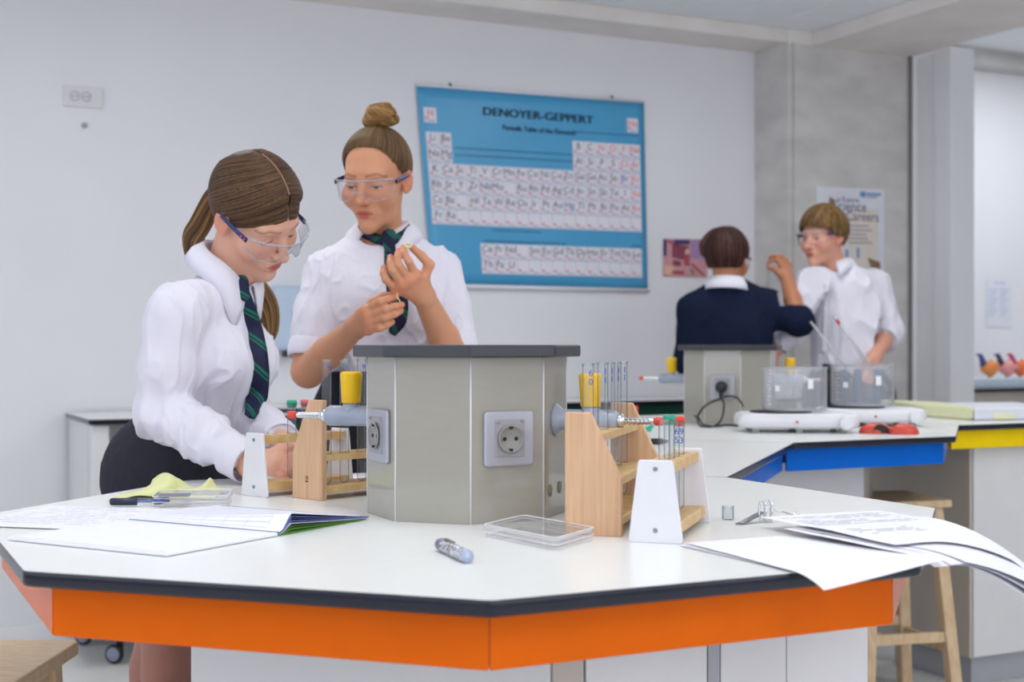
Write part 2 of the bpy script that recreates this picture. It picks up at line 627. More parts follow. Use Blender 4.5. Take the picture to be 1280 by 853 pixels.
for dx in (-0.002, 0.0, 0.002):
    put_text(letters, 'DENOYER-GEPPERT', 0.052, chart(0.512, 0.128, 0.0024) + VD * dx, VD, Z3 - VD * 0.0, 3, sx=1.24)
    put_text(letters, 'Periodic Table of the Elements', 0.033, chart(0.512, 0.196, 0.0024) + VD * dx * 0.5, VD, Z3, 3, sx=0.92)
letters.build('lettering', [M_CTEXT, M_CRED, M_CBLUE, M_CTITLE], ch)['kind'] = 'stuff'


# ------------------------------------------------------------------ other things on the walls
def wall_at(px, py, n):
    """photo pixel -> point on the plane at room depth n"""
    k = (px - 640.0) / F
    t = n / (NY + k * NX)
    return Vector((k * t, t, EYE - (py - HZ) / F * t))


def flat_quad(mb, pts, lift, n, mi=0):
    mb.add([wall_at(x, y, n) - VN * lift for x, y in pts], [(0, 1, 2, 3)], mi)


# small colourful photo print
pn = WALL_N - 0.004
pic = thing('photo_print', 'small pink and purple photo print pinned on wall beside the chart', 'picture', wall_at(856, 347, pn))
q = MB()
M_PIC = [mat('print_pink', (206, 150, 158), 0.4, var=0.12, vscale=14), mat('print_navy', (58, 52, 104), 0.5, var=0.2, vscale=20), mat('print_lilac', (162, 132, 176), 0.5, var=0.1, vscale=20),
         mat('print_maroon', (130, 62, 78), 0.5, var=0.2, vscale=30), mat('print_sand', (226, 180, 158), 0.5, var=0.1, vscale=20), mat('print_olive', (120, 138, 84), 0.5, var=0.1), mat('print_rose', (170, 76, 90), 0.5, var=0.1)]
flat_quad(q, [(829, 346), (884, 347.5), (884, 299.5), (829, 298.5)], 0.0, pn, 0)
for pts, mi in (([(829, 320), (833, 320), (833, 300), (829, 299)], 1), ([(842, 306), (862, 306), (862, 300), (842, 300)], 1), ([(863, 323), (883, 324), (883, 300), (863, 300)], 2),
                ([(840, 322), (858, 326), (861, 308), (840, 305)], 3), ([(841, 332), (851, 333), (851, 327), (841, 325)], 3), ([(855, 332), (862, 333), (862, 318), (854, 320)], 6),
                ([(830, 343), (846, 345), (842, 333), (830, 332)], 4), ([(840, 343), (855, 343.5), (855, 339), (840, 338.5)], 6), ([(864, 343), (868, 343.5), (865, 336), (862, 336)], 5),
                ([(878, 345), (882, 345), (865, 329), (863, 331)], 6), ([(833, 302), (842, 307), (842, 303), (834, 299.5)], 6), ([(856, 318), (861, 317), (860, 311), (857, 312)], 4)):
    flat_quad(q, pts, 0.001 + 0.0002 * mi, pn, mi)
q.build('print_sheet', M_PIC, pic)

# poster on the concrete pier
pn = FACE_N - 0.003
pos = thing('wall_poster', 'tall white printed poster on the concrete pier behind the fair-haired person', 'poster', wall_at(1063, 360, pn))
q = MB()
flat_quad(q, [(1021, 352), (1105, 356), (1105.5, 237), (1020.5, 232.5)], 0.0, pn, 0)
M_POS = [mat('poster_paper', (222, 224, 232), 0.5, var=0.03, vscale=6), mat('poster_cream', (222, 214, 204), 0.5, var=0.04), mat('poster_purple', (92, 78, 116), 0.5, var=0.1),
         mat('poster_blue', (96, 150, 204), 0.5, var=0.1), mat('poster_grey', (168, 160, 166), 0.5, var=0.1), mat('poster_brown', (138, 108, 84), 0.5, var=0.1), M_INKR]
flat_quad(q, [(1048, 345), (1098, 346), (1098, 262), (1062, 262)], 0.0006, pn, 1)
flat_quad(q, [(1075, 246), (1082, 247), (1082, 240), (1075, 239.5)], 0.0012, pn, 3)
flat_quad(q, [(1083, 244), (1101, 245), (1101, 242), (1083, 241.3)], 0.0012, pn, 3)
flat_quad(q, [(1083, 247), (1096, 247.6), (1096, 245.5), (1083, 245)], 0.0012, pn, 4)
flat_quad(q, [(1035, 259), (1043, 259), (1042, 249), (1037, 246)], 0.0012, pn, 5)
for k in range(5):
    flat_quad(q, [(1060, 283.5 + 5.2 * k), (1086 + 4 * math.sin(k * 2), 284.2 + 5.2 * k), (1086 + 4 * math.sin(k * 2), 282 + 5.2 * k), (1060, 281.4 + 5.2 * k)], 0.0012, pn, 4)
flat_quad(q, [(1092, 345), (1101, 343), (1100, 328), (1084, 322)], 0.0012, pn, 5)
flat_quad(q, [(1057, 322), (1060, 322), (1060, 312), (1057, 312)], 0.0012, pn, 3)
flat_quad(q, [(1071, 323), (1074, 323), (1074, 310), (1071, 310)], 0.0012, pn, 3)
for tx, ty, sz, st in ((1060, 253, 0.040, 'a Future'), (1062, 264, 0.070, 'Science'), (1072, 276, 0.064, '& Careers')):
    put_text(q, st, sz, wall_at(tx, ty, pn) - VN * 0.002, VD, Z3, 2)
q.build('poster_sheet', M_POS, pos)

# notice sheet on the alcove wall
pn = 6.496
q = MB()
flat_quad(q, [(1233, 409), (1264.5, 409.5), (1264.5, 349), (1233.5, 348)], 0.0, pn, 0)
flat_quad(q, [(1242, 355), (1256, 355.4), (1256, 353), (1242, 352.6)], 0.001, pn, 1)
for k in range(9):
    for a_, b_ in ((1236, 1247), (1250, 1261)):
        flat_quad(q, [(a_, 363 + 4 * k), (b_ - (k % 3) * 2, 363.3 + 4 * k), (b_ - (k % 3) * 2, 361.8 + 4 * k), (a_, 361.5 + 4 * k)], 0.001, pn, 1)
tag(q.build('notice_sheet', [mat('notice_paper', (224, 227, 236), 0.6, var=0.02), mat('notice_ink', (192, 202, 224), 0.7)], solid=0.0), 'pale printed notice sheet on the bright alcove wall', 'notice')

# double wall socket and hook high on the back wall
pn = WALL_N
ws = thing('wall_socket', 'white double wall socket high on the back wall above bent-over person', 'socket', wall_at(104, 135, pn))
c0 = wall_at(104, 121.5, pn)
MB().box(c0 - VN * 0.006, (0.150, 0.012, 0.082), A).build('socket_plate', mat('socket_white', (216, 214, 216), 0.4, var=0.01), ws, bevel=0.003)
for k in (-1, 1):
    cc = c0 + VD * (0.022 * k + (-.012)) - VN * 0.0125
    m_ = MB()
    m_.lathe(cc, -VN, [(0.019, 0), (0.019, 0.002), (0.0165, 0.002), (0.0165, -0.003), (0, -0.003)], 20, 0, True, False)
    so = m_.build('socket_ring', M_SOCKF, ws)
    m_ = MB()
    for kk in (-1, 1):
        m_.cyl(cc + VD * 0.007 * kk - VN * 0.003, cc + VD * 0.007 * kk - VN * 0.0005, 0.0028, n=8)
    m_.build('pin_hole', M_DARK, so)
c0 = wall_at(105, 157, pn)
hk = MB()
hk.lathe(c0, -VN, [(0.011, 0), (0.011, 0.004), (0.005, 0.006), (0.005, 0.022), (0.008, 0.024), (0.008, 0.029), (0, 0.030)], 16)
tag(hk.build('wall_hook', M_SOCK), 'small metal coat hook on the back wall below the double socket', 'hook')

# pale dispenser on the wall between the two uniformed people
pn = WALL_N
dsp = thing('wall_dispenser', 'pale blue plastic wall dispenser half hidden behind the person with hair bun', 'dispenser', wall_at(357, 446, pn))
c0 = wall_at(356, 398, pn)
b_ = MB().box(c0 - VN * 0.055, (0.155, 0.11, 0.27), A).build('dispenser_body', mat('dispenser_plastic', (186, 204, 226), 0.3, var=0.03), dsp, bevel=0.02, seg=4)
MB().box(c0 - VN * 0.112 + VD * 0.02 + Z3 * 0.016, (0.04, 0.006, 0.03), A).build('maker_mark', mat('mark_blue', (64, 92, 160), 0.5), dsp, bevel=0.004)
MB().box(c0 - VN * 0.06 - Z3 * 0.148, (0.05, 0.05, 0.03), A).build('outlet', M_BLACKP, dsp, bevel=0.006)

# ------------------------------------------------------------------ octagonal lab tables
TH = 0.065
TR, AR, APZ0 = 0.760, 0.7225, 0.818


def octv(c, R, k):
    a = TH + (k - 2) * PI / 4
    return Vector((c[0] + R * math.sin(a), c[1] - R * math.cos(a), 0))


def rounded_poly(pts, r, seg=5):
    out = []
    n = len(pts)
    for i in range(n):
        p, a, b = pts[i], pts[i - 1], pts[(i + 1) % n]
        da, db = (a - p).normalized(), (b - p).normalized()
        ang = da.angle(db)
        d = r / math.tan(ang / 2)
        if r <= 0:
            out.append(p); continue
        cen = p + (da + db).normalized() * (r / math.sin(ang / 2))
        v0 = (p + da * d) - cen
        v1 = (p + db * d) - cen
        for k in range(seg + 1):
            t = k / seg
            v = v0.lerp(v1, t)
            out.append(cen + v.normalized() * r)
    return out


def worktop(name, pts, parent, r=0.02, z=TOP, th=0.019):
    """white laminate top on a dark core with a softly rounded edge"""
    pl = rounded_poly([Vector((p.x, p.y, 0)) for p in pts], r)
    cen = sum(pl, Vector()) / len(pl)

    def ring(inset, zz):
        return [Vector((p.x, p.y, zz)) - (p - cen).normalized() * inset for p in pl]
    n = len(pl)
    m = MB()
    m.add(ring(0.0015, z), [tuple(range(n))], 0)
    top = m.build(name, M_LAM, parent)
    e = MB()
    rings = [ring(0.0015, z - 0.0002), ring(0.0004, z - 0.0012), ring(0.0, z - 0.004), ring(0.0, z - th + 0.005), ring(0.0018, z - th + 0.0015), ring(0.006, z - th)]
    vs = [p for r_ in rings for p in r_]
    fs = [(i * n + (k + 1) % n, i * n + k, (i + 1) * n + k, (i + 1) * n + (k + 1) % n) for i in range(len(rings) - 1) for k in range(n)]
    fs.append(tuple((len(rings) - 1) * n + k for k in range(n - 1, -1, -1)))
    e.add(vs, [tuple(reversed(f)) for f in fs], 0, True)
    ed = e.build('edge_band', M_EDGE, top)
    return top


def apron(parent, pts, m, z0=APZ0, z1=TOP - 0.0192, th=0.018, gap=0.0004, closed=True):
    n = len(pts)
    for i in range(n if closed else n - 1):
        a, b = pts[i], pts[(i + 1) % n]
        d = (b - a).normalized()
        nrm = Vector((d.y, -d.x, 0))
        a2, b2 = a + d * gap, b - d * gap
        mb = MB()
        mb.prism([Vector((p.x, p.y, z0)) for p in (a2, b2, b2 - nrm * th - d * th * 0.41, a2 - nrm * th + d * th * 0.41)], (0, 0, z1 - z0))
        mb.build('apron_panel', m, parent, bevel=0.0022, seg=2)


OC = Vector((-0.071, 2.180, 0))           # orange table centre
B1 = TB(993, 553.5)
BC = Vector((B1.x - TR * math.sin(TH), B1.y + TR * math.cos(TH), 0))   # blue table centre

t1 = thing('lab_table', 'octagonal white lab table with orange side panels in the foreground', 'table', (OC.x, OC.y, 0))
worktop('worktop', [octv(OC, TR, k) for k in range(8)], t1)
apron(t1, [octv(OC, AR, k) for k in range(8)], M_ORANGE)


def cabinet_face(parent, a, b, z0, z1, depth, m, name='base_panel', bevel=0.003):
    d = (b - a).normalized()
    nrm = Vector((d.y, -d.x, 0))
    mb = MB()
    mb.prism([Vector((p.x, p.y, z0)) for p in (a, b, b - nrm * depth, a - nrm * depth)], (0, 0, z1 - z0))
    return mb.build(name, m, parent, bevel=bevel)


# base of the orange table: two cabinet runs meeting at a corner under the front of the top
P0 = Vector(((691 - 640) / F * 1.80, 1.80, 0))
dl = Vector((math.cos(rad(161.2)), math.sin(rad(161.2)), 0))
dr = Vector((DX, DY, 0))
cabinet_face(t1, P0 + dl * 0.545, P0 + dl * 0.004, 0.10, APZ0, 0.30, M_CAB)
cabinet_face(t1, P0 + dl * 0.50, P0 + dl * 0.03, 0.0, 0.10, 0.26, M_PLINTH, 'plinth')


def rx(px):   # distance along dr from P0 at which the face projects to column px
    k = (px - 640) / F
    return (k * P0.y - P0.x) / (dr.x - k * dr.y)


for x0, x1, nm, mm in ((692, 730, 'corner_post', M_CABB), (733, 884, 'cabinet_door', M_CAB), (885.5, 900, 'corner_post', M_PLINTH), (901.5, 983, 'cabinet_door', M_CAB), (984, 1085, 'cabinet_door', M_CAB)):
    cabinet_face(t1, P0 + dr * rx(x0), P0 + dr * rx(x1), 0.10, APZ0, 0.02, mm, nm, 0.0015)
cabinet_face(t1, P0 + dr * rx(692) + Vector((0, .021, 0)), P0 + dr * rx(1086) + Vector((0, .021, 0)), 0.10, APZ0, 0.30, M_CABB, 'carcass')
cabinet_face(t1, P0 + dr * rx(700) + Vector((0, .04, 0)), P0 + dr * rx(1070) + Vector((0, .04, 0)), 0.0, 0.10, 0.24, M_PLINTH, 'plinth')

# ------------------------------------------------------------------ blue octagon + bridge, yellow bridge
t2 = thing('lab_table', 'octagonal white lab table with blue side panels carrying the hot plates', 'table', (BC.x, BC.y, 0))
worktop('worktop', [octv(BC, TR, k) for k in range(8)], t2)
ap = [octv(BC, AR, k) for k in range(8)]
apron(t2, [ap[2] - (ap[3] - ap[2]).normalized() * 0.014, ap[3]], M_BLUE, closed=False)
apron(t2, [ap[3], ap[4]], M_BLUE, closed=False)
for k in (5, 6, 7, 0):
    apron(t2, [ap[k], ap[(k + 1) % 8]], M_BLUE, closed=False)
cabinet_face(t2, octv(BC, 0.47, 2), octv(BC, 0.47, 3), 0.10, APZ0, 0.35, M_CAB)
cabinet_face(t2, octv(BC, 0.47, 3), octv(BC, 0.47, 4), 0.10, APZ0, 0.2, M_CABB)
cabinet_face(t2, octv(BC, 0.47, 1), octv(BC, 0.47, 2), 0.10, APZ0, 0.35, M_CAB)
cabinet_face(t2, octv(BC, 0.44, 2), octv(BC, 0.44, 3), 0.0, 0.10, 0.3, M_PLINTH, 'plinth')

t3 = thing('bridge_table', 'white bridge worktop with blue panels joining the two octagonal tables', 'table', (0.30, 3.2, 0))
o5, o6, b1, b2_ = octv(OC, TR, 5), octv(OC, TR, 6), octv(BC, TR, 1), octv(BC, TR, 2)
dB = (b2_ - o5).normalized()
worktop('worktop', [o6 + dB * 0.0015, o5 + dB * 0.0015, b2_ - dB * 0.0015, b1 - dB * 0.0015], t3, r=0.0015)
nB = Vector((dB.y, -dB.x, 0))
apron(t3, [o5 + dB * 0.03 - nB * 0.036, b2_ - nB * 0.036 + dB * 0.032], M_BLUE, closed=False)
apron(t3, [b1 + nB * 0.036 - dB * 0.03, o6 + nB * 0.036 + dB * 0.03], M_BLUE, closed=False)
cabinet_face(t3, o5 + dB * 0.25 - nB * 0.12, b2_ - nB * 0.12 - dB * 0.12, 0.1, APZ0, 0.34, M_CAB)

t4 = thing('bridge_table', 'white bridge worktop with yellow side panels at the right edge', 'table', (2.0, 4.9, 0))
y4, y5 = octv(BC, TR, 4), octv(BC, TR, 5)
dY = Vector((DX, DY, 0))
nY = Vector((dY.y, -dY.x, 0))
worktop('worktop', [y4 + dY * 0.0015, y4 + dY * 1.2, y5 + dY * 1.2, y5 + dY * 0.0015], t4, r=0.0015)
apron(t4, [y4 - nY * 0.03 - dY * 0.005, y4 - nY * 0.03 + dY * 1.18], M_YELLOW, closed=False)
apron(t4, [y5 + nY * 0.03 + dY * 1.18, y5 + nY * 0.03 + dY * 0.02], M_YELLOW, closed=False)
# its cabinet: white end panel towards the aisle, beige side
yc = wall_at(1214, 600, 0.0 + (y4 - nY * 0.08).dot(VN))
yc = Vector((yc.x, yc.y, 0))
cabinet_face(t4, yc, yc + dY * 0.9, 0.10, APZ0, 0.45, M_CAB)
cabinet_face(t4, yc + VN * 0.52 - dY * 0.006, yc + VN * 0.0 - dY * 0.006, 0.10, APZ0, 0.02, M_CABB, 'side_panel')
cabinet_face(t4, yc + VN * 0.03 + dY * 0.03, yc + dY * 0.85 + VN * 0.03, 0.0, 0.10, 0.38, M_PLINTH, 'plinth')

# ------------------------------------------------------------------ benches along the back wall
GZ, GN = 0.917, 5.2


def wall_bench(label, s0, s1, n0, n1, z, apm, cat='bench', end=True):
    t = thing('wall_bench', label, cat, RM((s0 + s1) / 2, (n0 + n1) / 2, 0))
    worktop('worktop', [RM(s0, n0), RM(s1, n0), RM(s1, n1), RM(s0, n1)], t, r=0.008, z=z)
    rbox(MB(), s0 + 0.02, s1 - 0.02, n0 + 0.025, n0 + 0.043, z - 0.09, z - 0.0195).build('apron_panel', apm, t, bevel=0.002)
    return t


t5 = wall_bench('long wall bench with dark green front panel under the periodic table', 1.55, 4.09, GN, WALL_N - 0.004, GZ, M_GREEN)
for i, s in enumerate((1.58, 2.2, 2.82, 3.44)):
    rbox(MB(), s, s + 0.60, GN + 0.05, WALL_N - 0.01, 0.10, GZ - 0.09).build('base_cabinet', M_CAB, t5, bevel=0.003)
rbox(MB(), 1.62, 4.05, GN + 0.1, WALL_N - 0.02, 0.0, 0.10).build('plinth', M_PLINTH, t5)

# trolley table at the far left, on castors
c_b, c_f = TB(76, 516), TB(116, 525)
s0 = (c_f.dot(VD) + c_b.dot(VD)) / 2
n0, n1 = c_f.dot(VN), WALL_N - 0.02
t6 = thing('trolley_table', 'small white trolley table with dark edge on castors by the wall', 'table', RM(s0 + 0.4, 5.2, 0))
worktop('worktop', [RM(s0, n0), RM(s0 + 1.05, n0), RM(s0 + 1.05, n1), RM(s0, n1)], t6, r=0.012)
for a_, b_, nm in ((0.012, 0.032, 'side_panel'), (1.02, 1.04, 'side_panel'), (0.5, 0.52, 'centre_panel')):
    rbox(MB(), s0 + a_, s0 + b_, n0 + 0.10, n1 - 0.02, 0.135, TOP - 0.02).build(nm, M_CAB, t6, bevel=0.002)
for nn in (n0 + 0.022, n1 - 0.085):
    for ss in (s0 + 0.012, s0 + 0.98):
        rbox(MB(), ss, ss + 0.062, nn, nn + 0.062, 0.125, TOP - 0.02).build('corner_post', M_CAB, t6, bevel=0.004)
rbox(MB(), s0 + 0.04, s0 + 1.0, n0 + 0.34, n0 + 0.36, 0.14, TOP - 0.02).build('back_panel', M_CAB, t6)
rbox(MB(), s0 + 0.012, s0 + 1.04, n0 + 0.03, n1 - 0.03, 0.122, 0.142).build('bottom_shelf', M_CAB, t6)
ctr = P2(143, 815, 5.02)
for ss, nn in ((None, None), (s0 + 0.06, n1 - 0.07), (s0 + 0.99, n0 + 0.06), (s0 + 0.99, n1 - 0.07)):
    p = Vector((ctr.x, ctr.y, 0.036)) if ss is None else RM(ss, nn, 0.036)
    ax = Vector((0.97, -0.24, 0)).cross(Z3)
    ax = Vector((-0.25, -0.97, 0))
    m_ = MB()
    m_.lathe(p - ax * 0.011, ax, [(0.024, 0), (0.033, 0.001), (0.0355, 0.006), (0.0355, 0.016), (0.033, 0.021), (0.024, 0.022)], 28, 0)
    m_.lathe(p + ax * 0.0112, ax, [(0.026, 0), (0.024, 0.002), (0, 0.002)], 24, 1)
    w_ = m_.build('castor_wheel', [M_BLACKP, mat('castor_hub', (146, 150, 172), 0.4)], t6)
    MB().box(p + Vector((0.012, 0.028, 0.042)), (0.02, 0.03, 0.10)).build('castor_fork', M_BLACKP, w_, bevel=0.004)

# bench in the alcove
t7 = thing('alcove_bench', 'white bench with dark front edge in the alcove behind yellow table', 'bench', RM(6.6, 6.3, 0))
an = 5.95
az = EYE - (486.5 - HZ) / F * wall_at(1205, 486, an).y
worktop('worktop', [RM(5.3, an), RM(8.2, an), RM(8.2, 6.49), RM(5.3, 6.49)], t7, r=0.005, z=az, th=0.022)
rbox(MB(), 5.35, 8.15, an + 0.05, 6.45, 0.0, az - 0.022).build('base_cabinet', M_CABB, t7, bevel=0.003)
# ------------------------------------------------------------------ service pillars
PR, CR = 0.158, 0.1815


def face_frame(c, k):
    """middle, outward normal and sideways direction of pillar face k..k+1"""
    a, b = octv(c, PR, k), octv(c, PR, k + 1)
    d = (b - a).normalized()
    return (a + b) / 2, Vector((d.y, -d.x, 0)), d


def make_pillar(c, label, socks):
    t = thing('service_pillar', label, 'pillar', (c.x, c.y, TOP))
    z0, z1 = TOP, EYE - 0.0185
    for k in range(8):
        a, b = octv(c, PR, k), octv(c, PR, k + 1)
        d = (b - a).normalized()
        nrm = Vector((d.y, -d.x, 0))
        a2, b2 = a + d * 0.0012, b - d * 0.0012
        m = MB()
        m.prism([Vector((p.x, p.y, z0)) for p in (a2, b2, b2 - nrm * 0.012 - d * 0.005, a2 - nrm * 0.012 + d * 0.005)], (0, 0, z1 - z0))
        m.build('pillar_panel', M_PILLAR, t, bevel=0.0006, seg=1)
        m = MB()
        p = octv(c, PR - 0.0004, k)
        m.cyl((p.x, p.y, z0), (p.x, p.y, z1), 0.0013, n=8)
        m.build('edge_strip', mat('edge_strip_pale', (226, 227, 230), 0.35), t)
    pl = rounded_poly([octv(c, CR, k) for k in range(8)], 0.012, 3)
    m = MB()
    m.prism([Vector((p.x, p.y, z1)) for p in pl], (0, 0, EYE - z1))
    m.build('pillar_cap', M_SLAB, t, bevel=0.0025, seg=2)
    # sockets
    for k in socks:
        zz = 1.0255
        p, nrm, d = face_frame(c, k)
        p = Vector((p.x, p.y, zz))
        fr = (d, nrm, Z3)
        pl_ = rounded_poly([Vector((x, y, 0)) for x, y in ((-.041, -.041), (.041, -.041), (.041, .041), (-.041, .041))], 0.006, 4)
        m = MB()
        m.prism([p + d * q.x + Z3 * q.y for q in pl_], nrm * 0.007)
        so = m.build('socket_plate', M_SOCK, t, bevel=0.003, seg=3)
        m = MB()
        pl2 = rounded_poly([Vector((x, y, 0)) for x, y in ((-.0245, -.027), (.0245, -.027), (.0245, .029), (-.0245, .029))], 0.002, 2)
        m.prism([p + d * q.x + Z3 * q.y + nrm * 0.006 for q in pl2], nrm * 0.003)
        for sx in (-1, 1):
            m.box(p + d * 0.0205 * sx + Z3 * 0.0265 + nrm * 0.010, (0.006, 0.004, 0.004), ax=fr)
        m.build('socket_insert', M_SOCKF, so, bevel=0.0008, seg=1)
        m = MB()
        cc = p + nrm * 0.0116
        m.lathe(cc, nrm, [(0.0205, 0), (0.0205, 0.0022), (0.0188, 0.0022), (0.0180, -0.0005), (0.017, -0.0022), (0, -0.0022)], 32, 0, True, False)
        m.build('socket_well', mat('socket_well', (150, 147, 144), 0.3, var=0.06), so)
        m = MB()
        for sx in (-1, 1):
            m.cyl(cc + d * 0.0095 * sx - nrm * 0.0025, cc + d * 0.0095 * sx - nrm * 0.0012, 0.0030, n=12)
            m.box(cc + Z3 * 0.0165 * sx + nrm * 0.0005, (0.005, 0.003, 0.004), ax=fr)
        m.build('contact', M_DARK, so)
    # gas taps left and right
    for k in (7, 3):
        p, nrm, d = face_frame(c, k)
        p = Vector((p.x, p.y, 1.049))
        m = MB()
        m.lathe(p, nrm, [(0.0255, 0), (0.0255, 0.003), (0.019, 0.010), (0.0165, 0.012), (0.0165, 0.075), (0.017, 0.078), (0.017, 0.094), (0.013, 0.100), (0.010, 0.101)], 28)
        kp = p + nrm * 0.0565
        m.lathe(kp, Z3, [(0.0165, -0.004), (0.015, 0.012), (0.013, 0.022)], 24)
        tp = m.build('gas_tap', M_TAP, t)
        m = MB()
        m.lathe(kp + Z3 * 0.021, Z3, [(0.0145, 0), (0.0155, 0.0015), (0.0178, 0.046), (0.0172, 0.0495), (0.014, 0.0515), (0, 0.0518)], 28)
        m.build('tap_knob', M_KNOBY, tp)
        m = MB()
        pr = [(0.0095, 0.099), (0.0105, 0.103), (0.0105, 0.108)]
        for i in range(7):
            h = 0.110 + i * 0.0065
            pr += [(0.0048, h), (0.0068 - 0.0002 * i, h + 0.0012), (0.0042, h + 0.0062)]
        pr.append((0.0035, 0.158))
        m.lathe(p, nrm, pr, 18)
        m.build('hose_nozzle', M_CHROME, tp)
        m = MB()
        m.lathe(p, nrm, [(0.0052, 0.157), (0.0064, 0.159), (0.0064, 0.169), (0.005, 0.171)], 16)
        m.build('nozzle_cap', M_RED, tp)
    # blanking discs low on one face
    p, nrm, d = face_frame(c, 3)
    for sx in (-0.028, 0.022):
        m = MB()
        m.lathe(Vector((p.x, p.y, TOP + 0.042)) + d * sx, nrm, [(0.0095, 0), (0.0095, 0.0012), (0.008, 0.002), (0, 0.002)], 20)
        m.build('blanking_disc', mat('disc_olive', (140, 142, 120), 0.5), t)
    return t


make_pillar(OC, 'grey octagonal service pillar with sockets and gas taps on the orange table', (2, 0))
PC2 = Vector((0.744, 4.69, 0))
make_pillar(PC2, 'grey octagonal service pillar with a black plug in its socket on the blue table', (1, 4))


# ------------------------------------------------------------------ test tube racks
def plate_holes(mb, o, a, p, L, W, z0, z1, ts, w, r, mi=0):
    """flat bar o + a*t + p*w with round holes at ts along a"""
    zs = (z0, z1)
    edges = [0.0]
    for i in range(len(ts) - 1):
        edges.append((ts[i] + ts[i + 1]) / 2)
    edges.append(L)
    N = 16
    for i, t in enumerate(ts):
        t0, t1 = edges[i], edges[i + 1]
        inner, outer = [], []
        for k in range(N):
            an = 2 * PI * (k + 0.5) / N
            cx, cy = math.cos(an), math.sin(an)
            inner.append((t + r * cx, w + r * cy))
            sc = min(((t1 - t) if cx > 0 else (t - t0)) / max(abs(cx), 1e-6), ((W - w) if cy > 0 else w) / max(abs(cy), 1e-6))
            outer.append((t + sc * cx, w + sc * cy))
        # snap the nearest ring points to the four corners
        for ct, cw in ((t0, 0), (t1, 0), (t1, W), (t0, W)):
            j = min(range(N), key=lambda q: (outer[q][0] - ct) ** 2 + (outer[q][1] - cw) ** 2)
            outer[j] = (ct, cw)
        vs = []
        for z in zs:
            for ring in (inner, outer):
                vs += [Vector((o.x, o.y, 0)) + a * x + p * y + Vector((0, 0, z)) for x, y in ring]
        fs = []
        for k in range(N):
            k2 = (k + 1) % N
            fs.append((2 * N + k, 3 * N + k, 3 * N + k2, 2 * N + k2))
            fs.append((k, k2, N + k2, N + k))
            fs.append((k, 2 * N + k, 2 * N + k2, k2))
            fs.append((N + k2, 3 * N + k2, 3 * N + k, N + k))
        mb.add(vs, fs, mi)


TUBE_N = [0]


def test_tube(base, top_z, r, label, tint=None, mark=None, stopper=None, grp='test tubes in the racks', tilt=(0, 0)):
    L = top_z - base.z
    ax = Vector((tilt[0], tilt[1], 1)).normalized()
    t = thing('test_tube', label, 'test tube', base, grp)
    m = MB()
    pr = [(0.0005, 0.0)] + [(r * math.sin(q), r * (1 - math.cos(q))) for q in (0.3, 0.6, 0.9, 1.2, PI / 2)]
    pr += [(r, L - 0.004), (r + 0.0008, L - 0.002), (r + 0.0008, L), (r - 0.0010, L), (r - 0.0010, L - 0.004)]
    m.lathe(base, ax, pr, 20, 0, True, False, False)
    m.build('tube_glass', M_GLASS if tint is None else tint, t)
    if mark:
        mk = MB()
        vd = Vector((-base.x, -base.y, 0)).normalized()
        sd = Vector((-vd.y, vd.x, 0))
        off = vd * (r * 0.82) + sd * (r * 0.45)
        for i, chh in enumerate(mark):
            put_text(mk, chh, 0.013, base + ax * (L - 0.018 - 0.0125 * i) + off + vd * 0.003, sd, Z3)
        mk.build('ink_mark', M_BLUEP, t)
    if stopper:
        s_ = MB()
        s_.lathe(base + ax * (L - 0.006), ax, [(r - 0.0015, 0), (r - 0.0012, 0.006), (r + 0.0012, 0.0065), (r + 0.001, 0.013), (r - 0.001, 0.014), (0, 0.014)], 18)
        s_.build('stopper', stopper, t)
    return t


def beech_rack(o, a_deg, flip, label, L):
    a = Vector((math.cos(rad(a_deg)), math.sin(rad(a_deg)), 0))
    p = Vector((a.y, -a.x, 0))
    W = 0.08
    fx = (lambda w: W - w) if flip else (lambda w: w)
    t = thing('beech_test_tube_rack', label, 'test tube rack', (o.x, o.y, TOP))
    prof = [(0, 0), (W, 0), (W, .080), (.036, .171), (0, .171)]
    prof = [(fx(w), z) for w, z in prof]
    if flip:
        prof.reverse()
    for t0 in (0.0, L - 0.012):
        m = MB()
        m.prism([Vector((o.x, o.y, TOP + z)) + a * t0 + p * w for w, z in prof][::-1], a * 0.012)
        m.build('end_panel', M_BEECH, t, bevel=0.0012, seg=1)
    o2 = o + a * 0.012
    Li = L - 0.024
    n = 6
    ts = [Li * (i + 0.5) / n for i in range(n)]
    bars = [(0.004, 0.046, .128, .139), (0.010, 0.070, .066, .077)]
    for w0, w1, z0, z1 in bars:
        m = MB()
        wa = fx(w1) if flip else w0
        plate_holes(m, o2 + p * wa, a, p, Li, w1 - w0, TOP + z0, TOP + z1, ts, (0.025 - w0) if not flip else (w1 - 0.025), 0.0098)
        m.build('hole_rail', M_PINE, t)
    m = MB()
    wa, wb = sorted((fx(0.004), fx(0.076)))
    cen = o2 + a * (Li / 2) + p * ((wa + wb) / 2)
    m.box(Vector((cen.x, cen.y, TOP + 0.018)), (Li, wb - wa, 0.012), ax=(a, -p, Z3))
    m.build('base_board', M_PINE, t, bevel=0.001, seg=1)
    spots = [o2 + a * q + p * fx(0.025) for q in ts]
    return t, spots


